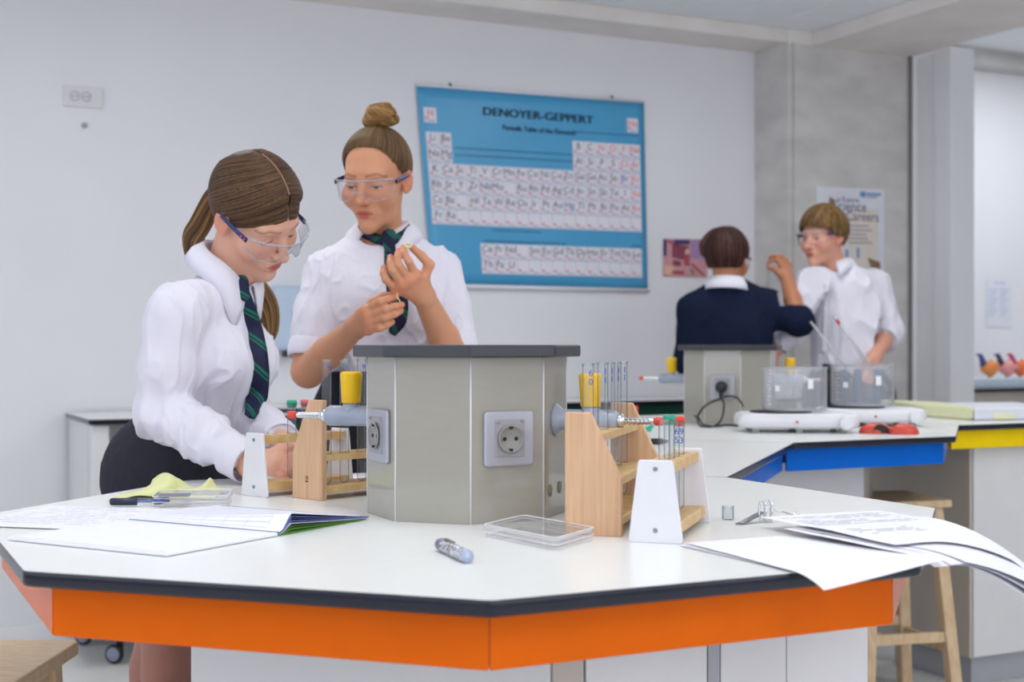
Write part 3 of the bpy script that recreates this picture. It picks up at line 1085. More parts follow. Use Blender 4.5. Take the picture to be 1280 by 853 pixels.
def white_rack(o, a_deg, label, L, Wb=0.0745, Wt=0.047):
    a = Vector((math.cos(rad(a_deg)), math.sin(rad(a_deg)), 0))
    p = Vector((a.y, -a.x, 0))
    t = thing('white_test_tube_rack', label, 'test tube rack', (o.x, o.y, TOP))
    e = (Wb - Wt) / 2
    pl = rounded_poly([Vector((x, y, 0)) for x, y in ((0, 0), (Wb, 0), (Wb - e, .111), (e, .111))], 0.004, 3)
    for t0 in (0.0, L - 0.005):
        m = MB()
        m.prism([Vector((o.x, o.y, TOP + q.y)) + a * t0 + p * q.x for q in pl][::-1], a * 0.005)
        ep = m.build('end_panel', M_WHITEP, t, bevel=0.001, seg=1)
        for zz in (0.017, 0.099):
            s_ = MB()
            sgn = -1 if t0 == 0 else 1
            s_.lathe(Vector((o.x, o.y, TOP + zz)) + a * (t0 if t0 == 0 else L) + p * Wb / 2, a * sgn, [(0.0034, 0), (0.003, 0.0012), (0.0012, 0.0012), (0.001, 0.0004), (0, 0.0004)], 12)
            s_.build('screw', M_STEEL, ep)
    o2 = o + a * 0.005
    Li = L - 0.010
    n = 6
    ts = [Li * (i + 0.5) / n for i in range(n)]
    m = MB()
    plate_holes(m, o2 + p * (Wb / 2 - 0.019), a, p, Li, 0.038, TOP + .092, TOP + .106, ts, 0.019, 0.009)
    m.build('hole_rail', M_PINE, t)
    m = MB()
    cen = o2 + a * (Li / 2) + p * (Wb / 2)
    m.box(Vector((cen.x, cen.y, TOP + 0.0175)), (Li, 0.058, 0.016), ax=(a, -p, Z3))
    m.build('base_board', M_PINE, t, bevel=0.001, seg=1)
    return t, [o2 + a * q + p * (Wb / 2) for q in ts]


zt = TOP + 0.025
_, sp = beech_rack(TB(706, 669.2), 75, False, 'stepped beech test tube rack right of the grey pillar', 0.345)
names = ['nearest', 'second', 'third', 'fourth', 'fifth', 'farthest']
for i, q in enumerate(sp):
    if i == 1:
        continue
    test_tube(Vector((q.x, q.y, zt)), 1.139, 0.0082, ['clear tall test tube marked in blue, nearest in the right beech rack', '', 'clear tall test tube, second in the right beech rack', 'clear tall test tube, third in the right beech rack', 'clear tall test tube, fourth in the right beech rack', 'clear tall test tube at the far end of right beech rack'][i], mark='60' if i == 0 else '11')
_, sp = white_rack(TB(785, 678), 72.5, 'low white-ended test tube rack right of the beech rack', 0.232)
for i, (st, mk) in enumerate(((None, None), (mat('stopper_green', (40, 160, 130), 0.5), None), (None, '65'), (M_RED, '93'), (None, None))):
    if i == 4:
        continue
    q = sp[i + 1]
    test_tube(Vector((q.x, q.y, TOP + 0.0262)), 1.062 - 0.003 * i, 0.0078, ['short clear test tube nearest in the right white rack', 'short test tube with green stopper in the right white rack', 'short test tube with blue digits in the right white rack', 'short test tube with red stopper in the right white rack'][i], mark=mk, stopper=st)
bl = TB(365.3, 622.4)
_, sp = beech_rack(bl, 47, True, 'stepped beech test tube rack left of the pillar by the bent-over person', 0.26)
for i in range(3):
    q = sp[i]
    test_tube(Vector((q.x, q.y, zt)), 1.140, 0.0082, ['tall test tube with blue mark, first in left beech rack', 'tall test tube, middle one in left beech rack', 'tall test tube nearest the yellow tap knob in left beech rack'][i], mark='9' if i != 1 else 'I')
_, sp = white_rack(TB(301, 619), 48, 'low white-ended test tube rack at the bent-over person\'s hands', 0.20)
for i, st in ((2, mat('stopper_green', (40, 160, 130), 0.5)), (3, mat('stopper_pink', (224, 110, 130), 0.5))):
    q = sp[i]
    test_tube(Vector((q.x, q.y, TOP + 0.0262)), 1.058, 0.0082, 'short test tube with green stopper in the left white rack' if i == 2 else 'short test tube with pink stopper in the left white rack', stopper=st, mark='8')


# stamped maker's mark on the left beech rack
m = MB()
fa = Vector((math.cos(rad(47)), math.sin(rad(47)), 0)); fp = Vector((fa.y, -fa.x, 0))
put_text(m, '38', 0.009, bl + fp * 0.040 - fa * 0.0004 + Z3 * 0.034, fp, Z3)
m.box(bl + fp * 0.040 - fa * 0.0002 + Z3 * 0.031, (0.008, 0.0006, 0.002), ax=(fp, fa, Z3))
for o_ in list(C.objects):
    if o_.name.startswith('beech_test_tube_rack') and abs(o_.location.x - bl.x) < 1e-4:
        m.build('stamp', M_INK, o_)


# ------------------------------------------------------------------ paper, notebook, pens
_tv = [octv(OC, TR - 0.004, k) for k in range(8)]


def beyond(x, y):
    """distance outside the orange table top (0 on it)"""
    d = -9
    for k in range(8):
        a, b = _tv[k], _tv[(k + 1) % 8]
        e = (b - a).normalized()
        d = max(d, (x - a.x) * e.y - (y - a.y) * e.x)
    return max(0.0, d)


def sheet(name, o, ang, W, L, z, mats, seed=0, wav=0.0, lines=None, nu=20, nv=28, parent=None, label=None, cat='paper', grp=None, droop=3.2, curl=None, stiff=0.0):
    """W along ang, L along ang-90; draped over the table edge"""
    a = Vector((math.cos(ang), math.sin(ang), 0)); b = Vector((a.y, -a.x, 0))

    def fn(u, v):
        q = o + a * (W * u) + b * (L * v)
        e = beyond(q.x, q.y)
        zz = z - droop * e * e + wav * (noise.noise(Vector((q.x * 9 + seed, q.y * 9, seed * 3.1))) * 0.5 + 0.5)
        if stiff:      # the far half of the stack is held up by the sheets above it
            zz += droop * e * e * u * 0.95 + stiff * u * v * v
        if curl:
            zz += curl(u, v)
        return Vector((q.x, q.y, zz))
    m = MB()
    m.grid(fn, nu, nv, 0)
    if lines:
        for (u0, u1, v0, v1, mi) in lines:
            k = max(2, int((u1 - u0) * 14)) if (u1 - u0) > (v1 - v0) else 1
            kk = 1 if (u1 - u0) > (v1 - v0) else max(2, int((v1 - v0) * 18))
            m.grid(lambda s, t_: fn(u0 + (u1 - u0) * s, v0 + (v1 - v0) * t_) + Vector((0, 0, 0.00045)), k, kk, mi)
    ob = m.build(name, mats, parent)
    if label:
        tag(ob, label, cat, grp)
    return ob


def print_lines(rows, seed, mi=1, u0=0.1, u1=0.88, v0=0.1, v1=0.9):
    rr = random.Random(seed)
    out = []
    for i in range(rows):
        v = v0 + (v1 - v0) * i / rows
        u = u0
        while u < u1:
            w = rr.uniform(0.03, 0.16)
            if rr.random() < 0.78:
                out.append((u, min(u + w, u1), v, v + 0.006, mi))
            u += w + 0.02
    return out


PM = [M_PAPER, M_INKG, M_INK]
# the heap of sheets over the front right edge
s_o = Vector((TB(848, 683).x, TB(848, 683).y, 0))
for i in range(4):
    sheet('paper_sheet', s_o + Vector((0.004 * i, 0.006 * (i % 3), 0)), rad(27 - 1.2 * i), 0.178, 0.297, TOP + 0.0008 + 0.0007 * i, PM, i, 0.0012,
          label=['white paper sheet lowest in the heap over the table edge', 'white paper sheet second from the bottom of the heap', 'white paper sheet in the middle of the heap', 'blank white sheet with a bluish corner in the paper heap'][i], grp='paper heap on the table corner', stiff=0.013)
s_p = s_o + Vector((0.155, 0.085, 0))
for i in range(3):
    sheet('paper_sheet', s_p + Vector((0.012 * i, 0.004 * i, 0)), rad(25 + 2.0 * i), 0.235, 0.297, TOP + 0.0105 + 0.0008 * i, PM, 10 + i, 0.002, droop=3.6 - 0.5 * i,
          label=['white sheet drooping farthest off the right table edge', 'white curling sheet above the drooping one at the table edge', 'white sheet just under the printed top sheet of the heap'][i], grp='paper heap on the table corner')
tpl = print_lines(8, 3, 1, 0.08, 0.9, 0.10, 0.42) + print_lines(4, 5, 2, 0.12, 0.6, 0.56, 0.74)
sheet('printed_sheet', Vector((0.3567, 1.983, 0)), rad(24), 0.212, 0.297, TOP + 0.0145, PM, 21, 0.004, lines=tpl, label='printed top sheet of the paper heap on the table corner', grp='paper heap on the table corner', droop=2.6,
      curl=lambda u, v: 0.004 * (1 - u) * 0.0)

# loose printed page at the left edge of the table
pg = print_lines(9, 8, 1, 0.1, 0.92, 0.08, 0.9)
sheet('printed_page', Vector((TB(62, 633.5).x, TB(62, 633.5).y, 0)), rad(-14), 0.24, 0.25, TOP + 0.0012, PM, 31, 0.001, lines=pg, label='loose printed page beside the open notebook at the left edge')

# open squared notebook
nb = thing('notebook', 'open squared notebook with curling pages and green cover', 'notebook', (-0.4, 1.95, TOP))
c1 = Vector((TB(208, 697).x, TB(208, 697).y, 0))      # near corner
e2 = (Vector((TB(358, 669).x, TB(358, 669).y, 0)) - c1).normalized()
e1 = Vector((-e2.y, e2.x, 0))
LP, WP = 0.29, 0.215


def page(name, fn, nu, nv, m, parent=nb, solid=0.0):
    b_ = MB()
    b_.grid(fn, nu, nv)
    return b_.build(name, m, parent, solid=solid, off=1)


m = MB()
m.prism([Vector((p.x, p.y, TOP + 0.0008)) for p in (c1, c1 + e2 * WP, c1 + e2 * WP + e1 * LP, c1 + e1 * LP)], (0, 0, 0.0048))
m.build('left_pages', M_PAPER, nb, bevel=0.0012)
M_SQ = mat('page_blue_rule', (176, 196, 232), 0.7, var=0.05)
rul = MB()


def far_h(v, u):
    """height of the curled right-hand pages: steep by the spine, flattening outwards"""
    k = min(v / 0.13, 1.0)
    b_ = 0.023 * (k * k * (3 - 2 * k)) * max(0.0, 1 - (max(0, v - 0.13) / 0.87)) ** 1.15 * (0.22 + 0.78 * (1 - u) ** 1.6)
    return b_ + 0.0035


def far_pt(u, v, k=1.0, lift=0.0):
    q = c1 + e1 * (LP * u) + e2 * (WP + 0.004 + 0.208 * v)
    return Vector((q.x, q.y, TOP + 0.0012 + far_h(v, u) * k + lift))


M_NBBLUE = mat('page_edge_blue', (112, 128, 186), 0.7, var=0.15, vscale=60)
M_NBGREEN = mat('cover_green', (96, 150, 62), 0.5, var=0.06)
lay = [(0.02, M_NBGREEN, 'cover'), (0.22, M_NBGREEN, 'inner_page'), (0.36, mat('page_dark_green', (60, 96, 50), 0.6), 'inner_page'), (0.52, mat('page_cream', (206, 206, 216), 0.7), 'inner_page'), (0.66, M_NBBLUE, 'inner_page'), (0.78, mat('page_dark_blue', (72, 82, 140), 0.7), 'inner_page'), (0.9, M_NBBLUE, 'inner_page')]
for k_, m_, nm in lay:
    page(nm, lambda u, v, k_=k_: far_pt(u, v * (0.94 + 0.08 * k_) + 0.0, k_), 10, 24, m_, solid=0.0007)
page('right_page', lambda u, v: far_pt(u, v * 0.93, 1.0, 0.0012), 14, 30, M_PAPER)
for i in range(27):
    v0 = 0.03 + 0.9 * i / 27
    rul.grid(lambda s, t_: far_pt(0.10 + 0.86 * s, v0 + 0.003 * t_, 1.0, 0.0017), 12, 1)
for i in range(6):
    u0 = 0.1 + 0.86 * i / 6
    rul.grid(lambda s, t_: far_pt(u0 + 0.0022 * t_, 0.03 + 0.88 * s, 1.0, 0.0017), 24, 1)
for i in range(40):   # squared strip along the near page edge by the spine and outer edge
    for w0, w1 in ((0.955, 0.999), (0.0, 0.018)):
        u0 = 0.02 + 0.95 * i / 40
        a_ = c1 + e1 * (LP * u0) + e2 * (WP * w0); b_ = c1 + e1 * (LP * (u0 + 0.004)) + e2 * (WP * w1)
        rul.add([Vector((p.x, p.y, TOP + 0.0060)) for p in (c1 + e1 * (LP * u0) + e2 * (WP * w0), c1 + e1 * (LP * u0) + e2 * (WP * w1), c1 + e1 * (LP * (u0 + 0.006)) + e2 * (WP * w1), c1 + e1 * (LP * (u0 + 0.006)) + e2 * (WP * w0))], [(0, 3, 2, 1)])
rul.build('ruling', M_SQ, nb)['kind'] = 'stuff'


def pen(label, a, b, r):
    a, b = Vector(a), Vector(b)
    d = (b - a).normalized()
    L = (b - a).length
    t = thing('pen', label, 'pen', ((a + b) / 2 - Vector((0, 0, r))))
    m = MB(); m.lathe(a, d, [(r * .5, 0), (r * .95, 0.002), (r, 0.006), (r, L * .45), (r * .85, L * .46)], 20); m.build('grip', mat('pen_navy', (26, 32, 62), 0.35), t)
    m = MB(); m.lathe(a + d * (L * .45), d, [(r * .85, 0), (r * .9, 0.002), (r * .85, L * .3), (r * .6, L * .32)], 20); m.build('barrel', M_PLAST, t)
    m = MB(); m.tube([a + d * (L * .2), a + d * (L * .92)], r * .3, 10); m.build('ink_tube', mat('ink_tube_blue', (90, 120, 200), 0.3), t)
    m = MB(); m.lathe(a + d * (L * .74), d, [(r * .75, 0), (r * .8, L * .1), (r * .45, L * .2), (r * .4, L * .26)], 16); m.build('end_cap', M_BLUEP, t)
    m = MB(); s = d.cross(Z3).normalized(); m.box(a + d * (L * .86) + Z3 * r * .9, (L * .26, 0.004, 0.0012), ax=(d, s, Z3)); m.build('clip', M_BLUEP, t, bevel=0.0004, seg=1)
    return t


pa, pb_ = TB(137, 634), TB(212, 632.5)
pen('ballpoint pen with navy grip and blue end beside the yellow paper', pa + Z3 * 0.0085, pb_ + Z3 * 0.0075, 0.0062)

# patterned metal tube lying in front of the pillar
a, b = TB(550, 688.5), TB(585, 705)
a, b = a + Z3 * 0.0085, b + Z3 * 0.0085
d = (b - a).normalized(); L = (b - a).length
mk = thing('patterned_marker', 'fat silver marker with speckled pattern in front of the grey pillar', 'marker', (a + b) / 2 - Z3 * 0.0085)
m = MB(); m.lathe(a, d, [(0.0055, 0), (0.0078, 0.002), (0.0082, 0.005), (0.0082, L * .16), (0.0077, L * .17)], 24); m.build('cap', mat('marker_grey', (124, 126, 150), 0.3, metal=.4), mk)
spk = mat('marker_speckle', (176, 176, 190), 0.35, metal=0.3, var=0.5, vscale=260)
t_ = spk.node_tree; rp = [n for n in t_.nodes if n.type == 'VALTORGB'][0]
rp.color_ramp.interpolation = 'CONSTANT'
rp.color_ramp.elements[0].color = lin((214, 214, 224)) + [1]; rp.color_ramp.elements[1].color = lin((96, 84, 92)) + [1]; rp.color_ramp.elements[1].position = 0.52
m = MB(); m.lathe(a + d * (L * .165), d, [(0.0079, 0), (0.0083, 0.002), (0.0083, L * .72), (0.0079, L * .725)], 24); m.build('barrel', spk, mk)
m = MB(); m.lathe(a + d * (L * .89), d, [(0.0079, 0), (0.0083, 0.002), (0.0083, L * .08), (0.0074, L * .11), (0, L * .112)], 24); m.build('tail', mat('marker_blue_grey', (170, 182, 206), 0.3, metal=.3), mk)
m = MB(); s = d.cross(Z3).normalized(); m.box(a + d * (L * .36) + Z3 * 0.0098, (L * .34, 0.004, 0.0014), ax=(d, s, s.cross(d))); m.build('clip', M_STEEL, mk, bevel=0.0004, seg=1)


M_EDGE_GLINT = glass_mat('edge_glint', (252, 252, 253), 1.45, 0.1, haze=0.55, hazecol=(252, 252, 254), rim=0.0)  # white haze stands in for the bright highlight along box edges


def clear_box(name, label, o, ux, uy, h, wall=0.0016, tag_=None):
    """shallow clear plastic box with a lid lip; ux, uy full edge vectors"""
    t = thing(name, label, 'plastic box', o + (ux + uy) / 2)
    a_, b_ = ux.normalized(), uy.normalized()
    la, lb = ux.length, uy.length

    def body(i, z0, z1, nm):
        pl = rounded_poly([o - a_ * i - b_ * i, o + ux + a_ * i - b_ * i, o + ux + uy + a_ * i + b_ * i, o + uy - a_ * i + b_ * i], 0.006, 3)
        n = len(pl)
        m = MB()
        m.add([Vector((p.x, p.y, z0)) for p in pl] + [Vector((p.x, p.y, z1)) for p in pl], [(k, (k + 1) % n, n + (k + 1) % n, n + k) for k in range(n)] + [tuple(range(n - 1, -1, -1)) if nm == 'tray' else tuple(range(n, 2 * n))])
        o_ = m.build(nm, M_PLAST, t)
        r_ = MB()
        for z in (z0 + 0.001, z1):
            r_.tube([Vector((p.x, p.y, z)) for p in pl + [pl[0]]], 0.0009, 6)
        r_.build('edge_highlight', M_EDGE_GLINT, o_)
        return o_
    body(0.0, TOP + 0.0006, TOP + h * 0.8, 'tray')
    body(0.0022, TOP + h * 0.38, TOP + h, 'lid')
    if tag_:
        m = MB(); m.box(o + ux * tag_[0] + uy * 0.1 + Z3 * (h + 0.001), (la * tag_[1], lb * 0.5, 0.0006), ax=(a_, b_, Z3)); m.build('label_strip', M_INKG, t)
    return t


q0, q1, q3 = TB(607, 671), TB(655, 659), TB(694, 689)
clear_box('clear_plastic_box', 'flat clear plastic box lying in front of the grey pillar', Vector((q0.x, q0.y, TOP)), Vector((q3.x - q0.x, q3.y - q0.y, 0)), Vector((q1.x - q0.x, q1.y - q0.y, 0)), 0.017)
q0, q1, q3 = TB(192, 634), TB(201, 625.5), TB(284, 633)
clear_box('clear_plastic_case', 'slim clear plastic case lying beside the yellow paper', Vector((q0.x, q0.y, TOP)), Vector((q3.x - q0.x, q3.y - q0.y, 0)), Vector((q1.x - q0.x, q1.y - q0.y, 0)), 0.017, tag_=(0.28, 0.4))

# crumpled pale yellow paper
yo = TB(132, 627)


def ypaper(u, v):
    p = Vector((TB(134, 627).x, TB(134, 627).y, 0)).lerp(Vector((TB(268, 624).x, TB(268, 624).y, 0)), u) + Vector((0.002, 0.125, 0)) * v
    roll = math.exp(-((u - 0.33) / 0.16) ** 2)
    z = 0.002 + 0.026 * roll * (0.35 + 0.65 * v) + 0.016 * v * (noise.noise(Vector((u * 7, v * 3, 2.2))) * 0.5 + 0.5) * (u > 0.2) + 0.014 * v * math.exp(-((u - 0.80) / 0.05) ** 2)
    p = p + Vector((0.028 * roll * math.sin(3 * v), -0.022 * roll * (1 - v), 0))
    return Vector((p.x, p.y, TOP + z))


m = MB(); m.grid(ypaper, 60, 16)
tag(m.build('yellow_paper', mat('paper_yellow', (226, 228, 168), 0.75, var=0.03, bump=0.04, bscale=120), solid=0.0005), 'curled pale yellow paper in front of the bent-over person\'s skirt', 'paper')

# white sheet under the bent-over person's hands
m = MB()
wq = [TB(300, 606), TB(470, 611), TB(480, 597), TB(330, 594)]
m.add([Vector((p.x, p.y, TOP + 0.0012)) for p in wq], [(0, 1, 2, 3)])
tag(m.build('paper_sheet', M_PAPER), 'white paper sheet under the left test tube racks', 'paper')

# clamp of bent wire and strip on the right of the table
cl = thing('wire_clamp', 'small chrome wire clamp with a flat blade beside the paper heap', 'clamp', TB(955, 656))
a, b = TB(919, 657.5), TB(953, 652)
d = (b - a).normalized(); s = Vector((-d.y, d.x, 0))
m = MB()
m.prism([a + d * 0.0 + Z3 * 0.002, a + s * -0.006 + d * 0.02 + Z3 * 0.002, b - s * 0.006 + Z3 * 0.013, b + s * 0.006 + Z3 * 0.013, a + s * 0.006 + d * 0.02 + Z3 * 0.002], Vector((0, 0, 0.0016)))
m.build('blade', M_STEEL, cl)
for dx in (0.0, 0.011):
    c0 = P2(953 + dx * 700, 645, TB(953, 654).y) ; c0.z = TOP + 0.0175
    m = MB()
    m.tube([c0 + Vector((0.004 * math.sin(t), 0.001 * t, 0.0155 * math.cos(t))) for t in [i * 2 * PI / 24 for i in range(25)]], 0.0017, 8)
    m.tube([c0 + Vector((0.0055, 0, 0.013)), c0 + Vector((0.0045, 0, -0.0165))], 0.0016, 8)
    m.build('wire_loop', M_CHROME, cl)
c1_ = P2(962, 640, 2.06); c2_ = P2(994, 645, 2.09)
for dz in (0.004, -0.006):
    m = MB(); m.tube([c1_ + Z3 * dz, c1_.lerp(c2_, .5) + Z3 * dz * .7, c2_], 0.0012, 8); m.build('wire_arm', M_CHROME, cl)
m = MB(); m.lathe(c2_ - Vector((0, 0, 0.009)), Z3, [(0.0005, 0), (0.005, 0.002), (0.0065, 0.0075), (0.005, 0.013), (0.0005, 0.015)], 16); m.tube([c2_, c2_ + Vector((0.011, 0.004, -0.002))], 0.003, 8)
m.build('end_bead', M_CHROME, cl)

# tiny vial behind the white rack
b0 = TB(910, 650)
m = MB(); m.lathe(b0 + Z3 * 0.0006, Z3, [(0.0005, 0), (0.0085, 0.0), (0.009, 0.001), (0.009, 0.019), (0.0096, 0.020), (0.0082, 0.020), (0.0082, 0.0015)], 20, 0, True, False, False)
tag(m.build('glass_vial', M_GLASS), 'tiny clear glass vial just behind the right white rack', 'vial')


# ------------------------------------------------------------------ stools
def stool(label, c, size, h, rot, seat_t=0.024, splay=0.05):
    t = thing('wooden_stool', label, 'stool', (c[0], c[1], 0))
    ca, sa = math.cos(rot), math.sin(rot)
    ax = (Vector((ca, sa, 0)), Vector((-sa, ca, 0)), Z3)
    cc = Vector((c[0], c[1], 0))
    pl = rounded_poly([Vector((x * size / 2, y * size / 2, 0)) for x, y in ((-1, -1), (1, -1), (1, 1), (-1, 1))], 0.02, 4)
    m = MB(); m.prism([cc + ax[0] * q.x + ax[1] * q.y + Z3 * (h - seat_t) for q in pl], (0, 0, seat_t)); m.build('seat', M_STOOL, t, bevel=0.004)
    tops, bots = [], []
    for x, y in ((-1, -1), (1, -1), (1, 1), (-1, 1)):
        i = size / 2 - 0.045
        p1 = cc + ax[0] * x * i + ax[1] * y * i + Z3 * (h - seat_t)
        p0 = cc + ax[0] * x * (i + splay) + ax[1] * y * (i + splay)
        tops.append(p1); bots.append(p0)
        w = 0.020
        vs = [p0 + ax[0] * a * w + ax[1] * b * w for a, b in ((-1, -1), (1, -1), (1, 1), (-1, 1))] + [p1 + ax[0] * a * w + ax[1] * b * w for a, b in ((-1, -1), (1, -1), (1, 1), (-1, 1))]
        m = MB(); m.add(vs, [(3, 2, 1, 0), (4, 5, 6, 7), (0, 1, 5, 4), (1, 2, 6, 5), (2, 3, 7, 6), (3, 0, 4, 7)]); m.build('leg', M_STOOL, t, bevel=0.004)
    for k in range(4):
        f = 0.30 if k % 2 else 0.36
        p, q = bots[k].lerp(tops[k], f), bots[(k + 1) % 4].lerp(tops[(k + 1) % 4], f)
        d = (q - p).normalized()
        m = MB(); m.box((p + q) / 2, ((q - p).length - 0.034, 0.02, 0.034), ax=(d, d.cross(Z3), Z3)); m.build('foot_rail', M_STOOL, t, bevel=0.003)
        p, q = tops[k] - Z3 * 0.03, tops[(k + 1) % 4] - Z3 * 0.03
        m = MB(); m.box((p + q) / 2, ((q - p).length - 0.034, 0.02, 0.05), ax=(d, d.cross(Z3), Z3)); m.build('seat_rail', M_STOOL, t, bevel=0.003)
    return t


stool('wooden stool with splayed legs standing by the yellow-panelled cabinet', (1.225, 4.50), 0.31, 0.67, rad(14))
stool('wooden stool at the lower left corner under the orange table', (-0.915, 2.245), 0.32, 0.65, rad(-1), splay=0.02)


# ------------------------------------------------------------------ on the blue table
def hotplate(label, c, w, dpt, rot, h=0.062):
    t = thing('hot_plate', label, 'hot plate', (c.x, c.y, TOP))
    ca, sa = math.cos(rot), math.sin(rot)
    ax = (Vector((ca, sa, 0)), Vector((-sa, ca, 0)), Z3)
    P = lambda x, y, z: Vector((c.x, c.y, TOP + z)) + ax[0] * x + ax[1] * y
    pl = rounded_poly([Vector((x, y, 0)) for x, y in ((-w / 2, -dpt / 2), (w / 2, -dpt / 2), (w / 2, dpt / 2), (-w / 2, dpt / 2))], 0.035, 6)
    rings = [(0.90, 0.014), (1.0, 0.022), (1.0, 0.042), (0.97, 0.053), (0.90, 0.058)]
    n = len(pl)
    vs = [P(q.x * k, q.y * k, z) for k, z in rings for q in pl]
    fs = [(i * n + k, i * n + (k + 1) % n, (i + 1) * n + (k + 1) % n, (i + 1) * n + k) for i in range(len(rings) - 1) for k in range(n)]
    fs += [tuple(range(n - 1, -1, -1)), tuple((len(rings) - 1) * n + k for k in range(n))]
    m = MB(); m.add(vs, fs, 0, True); m.build('housing', M_WHITEP, t)
    for x in (-.36, .0, .36):
        for y in (-.38, .38):
            m = MB(); m.lathe(P(x * w, y * dpt, 0.0), Z3, [(0.009, 0), (0.013, 0.010), (0.016, 0.016)], 14); m.build('foot', mat('foot_grey', (170, 176, 168), 0.5), t)
    m = MB(); m.lathe(P(-0.045, 0, 0.057), Z3, [(0.094, 0), (0.094, 0.004), (0.090, 0.007), (0, 0.0075)], 40); m.build('heating_plate', mat('plate_black', (38, 38, 44), 0.35, metal=.3), t)
    m = MB(); m.lathe(P(w / 2 - 0.045, -dpt / 2 + 0.012, 0.033), -ax[1], [(0.021, 0), (0.023, 0.008), (0.022, 0.026), (0.018, 0.029), (0, 0.0295)], 28); m.build('control_knob', M_WHITEP, t)
    m = MB(); m.lathe(P(-0.01, -dpt / 2 + 0.001, 0.034), -ax[1], [(0.0045, 0), (0.0045, 0.002), (0, 0.003)], 12); m.build('indicator_lamp', M_RED, t)
    return t, P(-0.045, 0, 0.0645)


def beaker(label, base, r, h, contents):
    t = thing('glass_beaker', label, 'beaker', base)
    m = MB()
    m.lathe(base + Z3 * 0.0008, Z3, [(0.0005, 0), (r - 0.008, 0), (r - 0.002, 0.003), (r, 0.010), (r, h - 0.008), (r + 0.004, h - 0.001), (r + 0.0035, h), (r - 0.0016, h - 0.006)], 48, 0, True, False, False)
    m.build('beaker_glass', glass_mat('beaker_glass', (248, 249, 250), 1.46, 0.03, haze=0.24, hazecol=(232, 234, 240), rim=0.5), t)
    m = MB()
    vd = Vector((-base.x, -base.y, 0)).normalized(); sd = Vector((-vd.y, vd.x, 0))
    for i in range(9):
        an = -0.95
        z = h * (0.16 + 0.085 * i)
        w_ = 0.10 if i % 2 else 0.17
        m.grid(lambda u, v: base + Z3 * (z + 0.0016 * v) + (vd * math.cos(an + w_ * u) + sd * math.sin(an + w_ * u)) * (r + 0.0006), 3, 1)
    for an, z, ww, hh in ((-0.62, 0.46, 0.16, 0.13), (0.42, 0.52, 0.18, 0.22)):
        m.grid(lambda u, v: base + Z3 * (h * z + h * hh * v) + (vd * math.cos(an + ww * u) + sd * math.sin(an + ww * u)) * (r + 0.0006), 4, 1)
    m.build('printed_scale', mat('beaker_enamel', (240, 240, 244), 0.6), t)['kind'] = 'stuff'
    if contents:
        m = MB(); m.lathe(base + Z3 * 0.004, Z3, [(0.001, 0), (r - 0.006, 0), (r - 0.0035, 0.006), (r - 0.0035, h * contents), (0, h * contents)], 40); m.build('water', glass_mat('water_clear', (214, 226, 238), 1.33, 0.02, haze=0.06), t)
    return t


hc = TB(1003, 542); hc = Vector((hc.x, hc.y + 0.10, 0))
h1, p1 = hotplate('white hot plate with round knob nearest the blue panel', hc, 0.36, 0.22, rad(-4))
hc2 = TB(1096, 534); hc2 = Vector((hc2.x, hc2.y + 0.10, 0))
h2, p2 = hotplate('second white hot plate behind the orange rubber grips', hc2, 0.33, 0.22, rad(2))
bk1 = beaker('wide empty glass beaker on the nearer hot plate', Vector((P2(993, 507, p1.y).x, p1.y, p1.z)), 0.098, 0.132, 0.0)
b2x = Vector((P2(1078, 500, p2.y).x, p2.y, p2.z))
bk2 = beaker('wide glass beaker holding tubes and rods in front of the fair-haired person', b2x, 0.103, 0.135, 0.0)
for i in range(5):
    an = 1.3 * i + 0.4
    q = b2x + Vector((0.055 * math.cos(an), 0.05 * math.sin(an), 0.006))
    test_tube(q, q.z + 0.115, 0.0085, ['test tube leaning at the far side inside the rod-filled beaker', 'test tube at the left inside the rod-filled beaker', 'test tube at the near side inside the rod-filled beaker', 'test tube at the right inside the rod-filled beaker', 'test tube behind the rods inside the rod-filled beaker'][i], tint=glass_mat('tube_bluish', (216, 226, 240), 1.45, 0.03, haze=0.16, hazecol=(190, 204, 228), rim=0.7), grp='test tubes in the beaker')
for i, (x0, y0, x1, y1, lb) in enumerate(((1062, 466, 1013, 402, 'glass stirring rod leaning left out of the rod-filled beaker'), (1092, 470, 1043, 396, 'long glass rod with pink mark leaning out of the beaker'), (1110, 488, 1060, 418, 'glass rod leaning inside the right half of the beaker'))):
    m = MB()
    Y = b2x.y - 0.02 + 0.02 * i
    pa_, pb2 = P2(x0, y0, Y), P2(x1, y1, Y + 0.03)
    m.tube([pa_.lerp(pb2, t) for t in (0, .5, 1)], 0.0042, 10)
    o_ = tag(m.build('glass_rod', glass_mat('rod_glass', (236, 236, 240), 1.5, 0.05, haze=0.45, hazecol=(226, 224, 230))), lb, 'glass rod', 'glass rods in the beaker')
    if i == 1:
        m = MB(); dd = (pb2 - pa_).normalized(); m.lathe(pb2 - dd * 0.03, dd, [(0.0052, 0), (0.0052, 0.018)], 10); m.build('mark_band', M_INKR, o_)
# dark bottle between the beakers
bb = TB(1036, 528)
m = MB(); m.lathe(Vector((P2(1034, 500, 4.72).x, 4.72, TOP + 0.0005)), Z3, [(0.03, 0), (0.034, 0.004), (0.034, 0.125), (0.028, 0.145), (0.014, 0.158), (0.014, 0.18), (0.016, 0.181), (0.016, 0.20), (0, 0.2)], 24)
tag(m.build('dark_bottle', M_BLACKP), 'dark bottle standing between the two wide beakers', 'bottle')


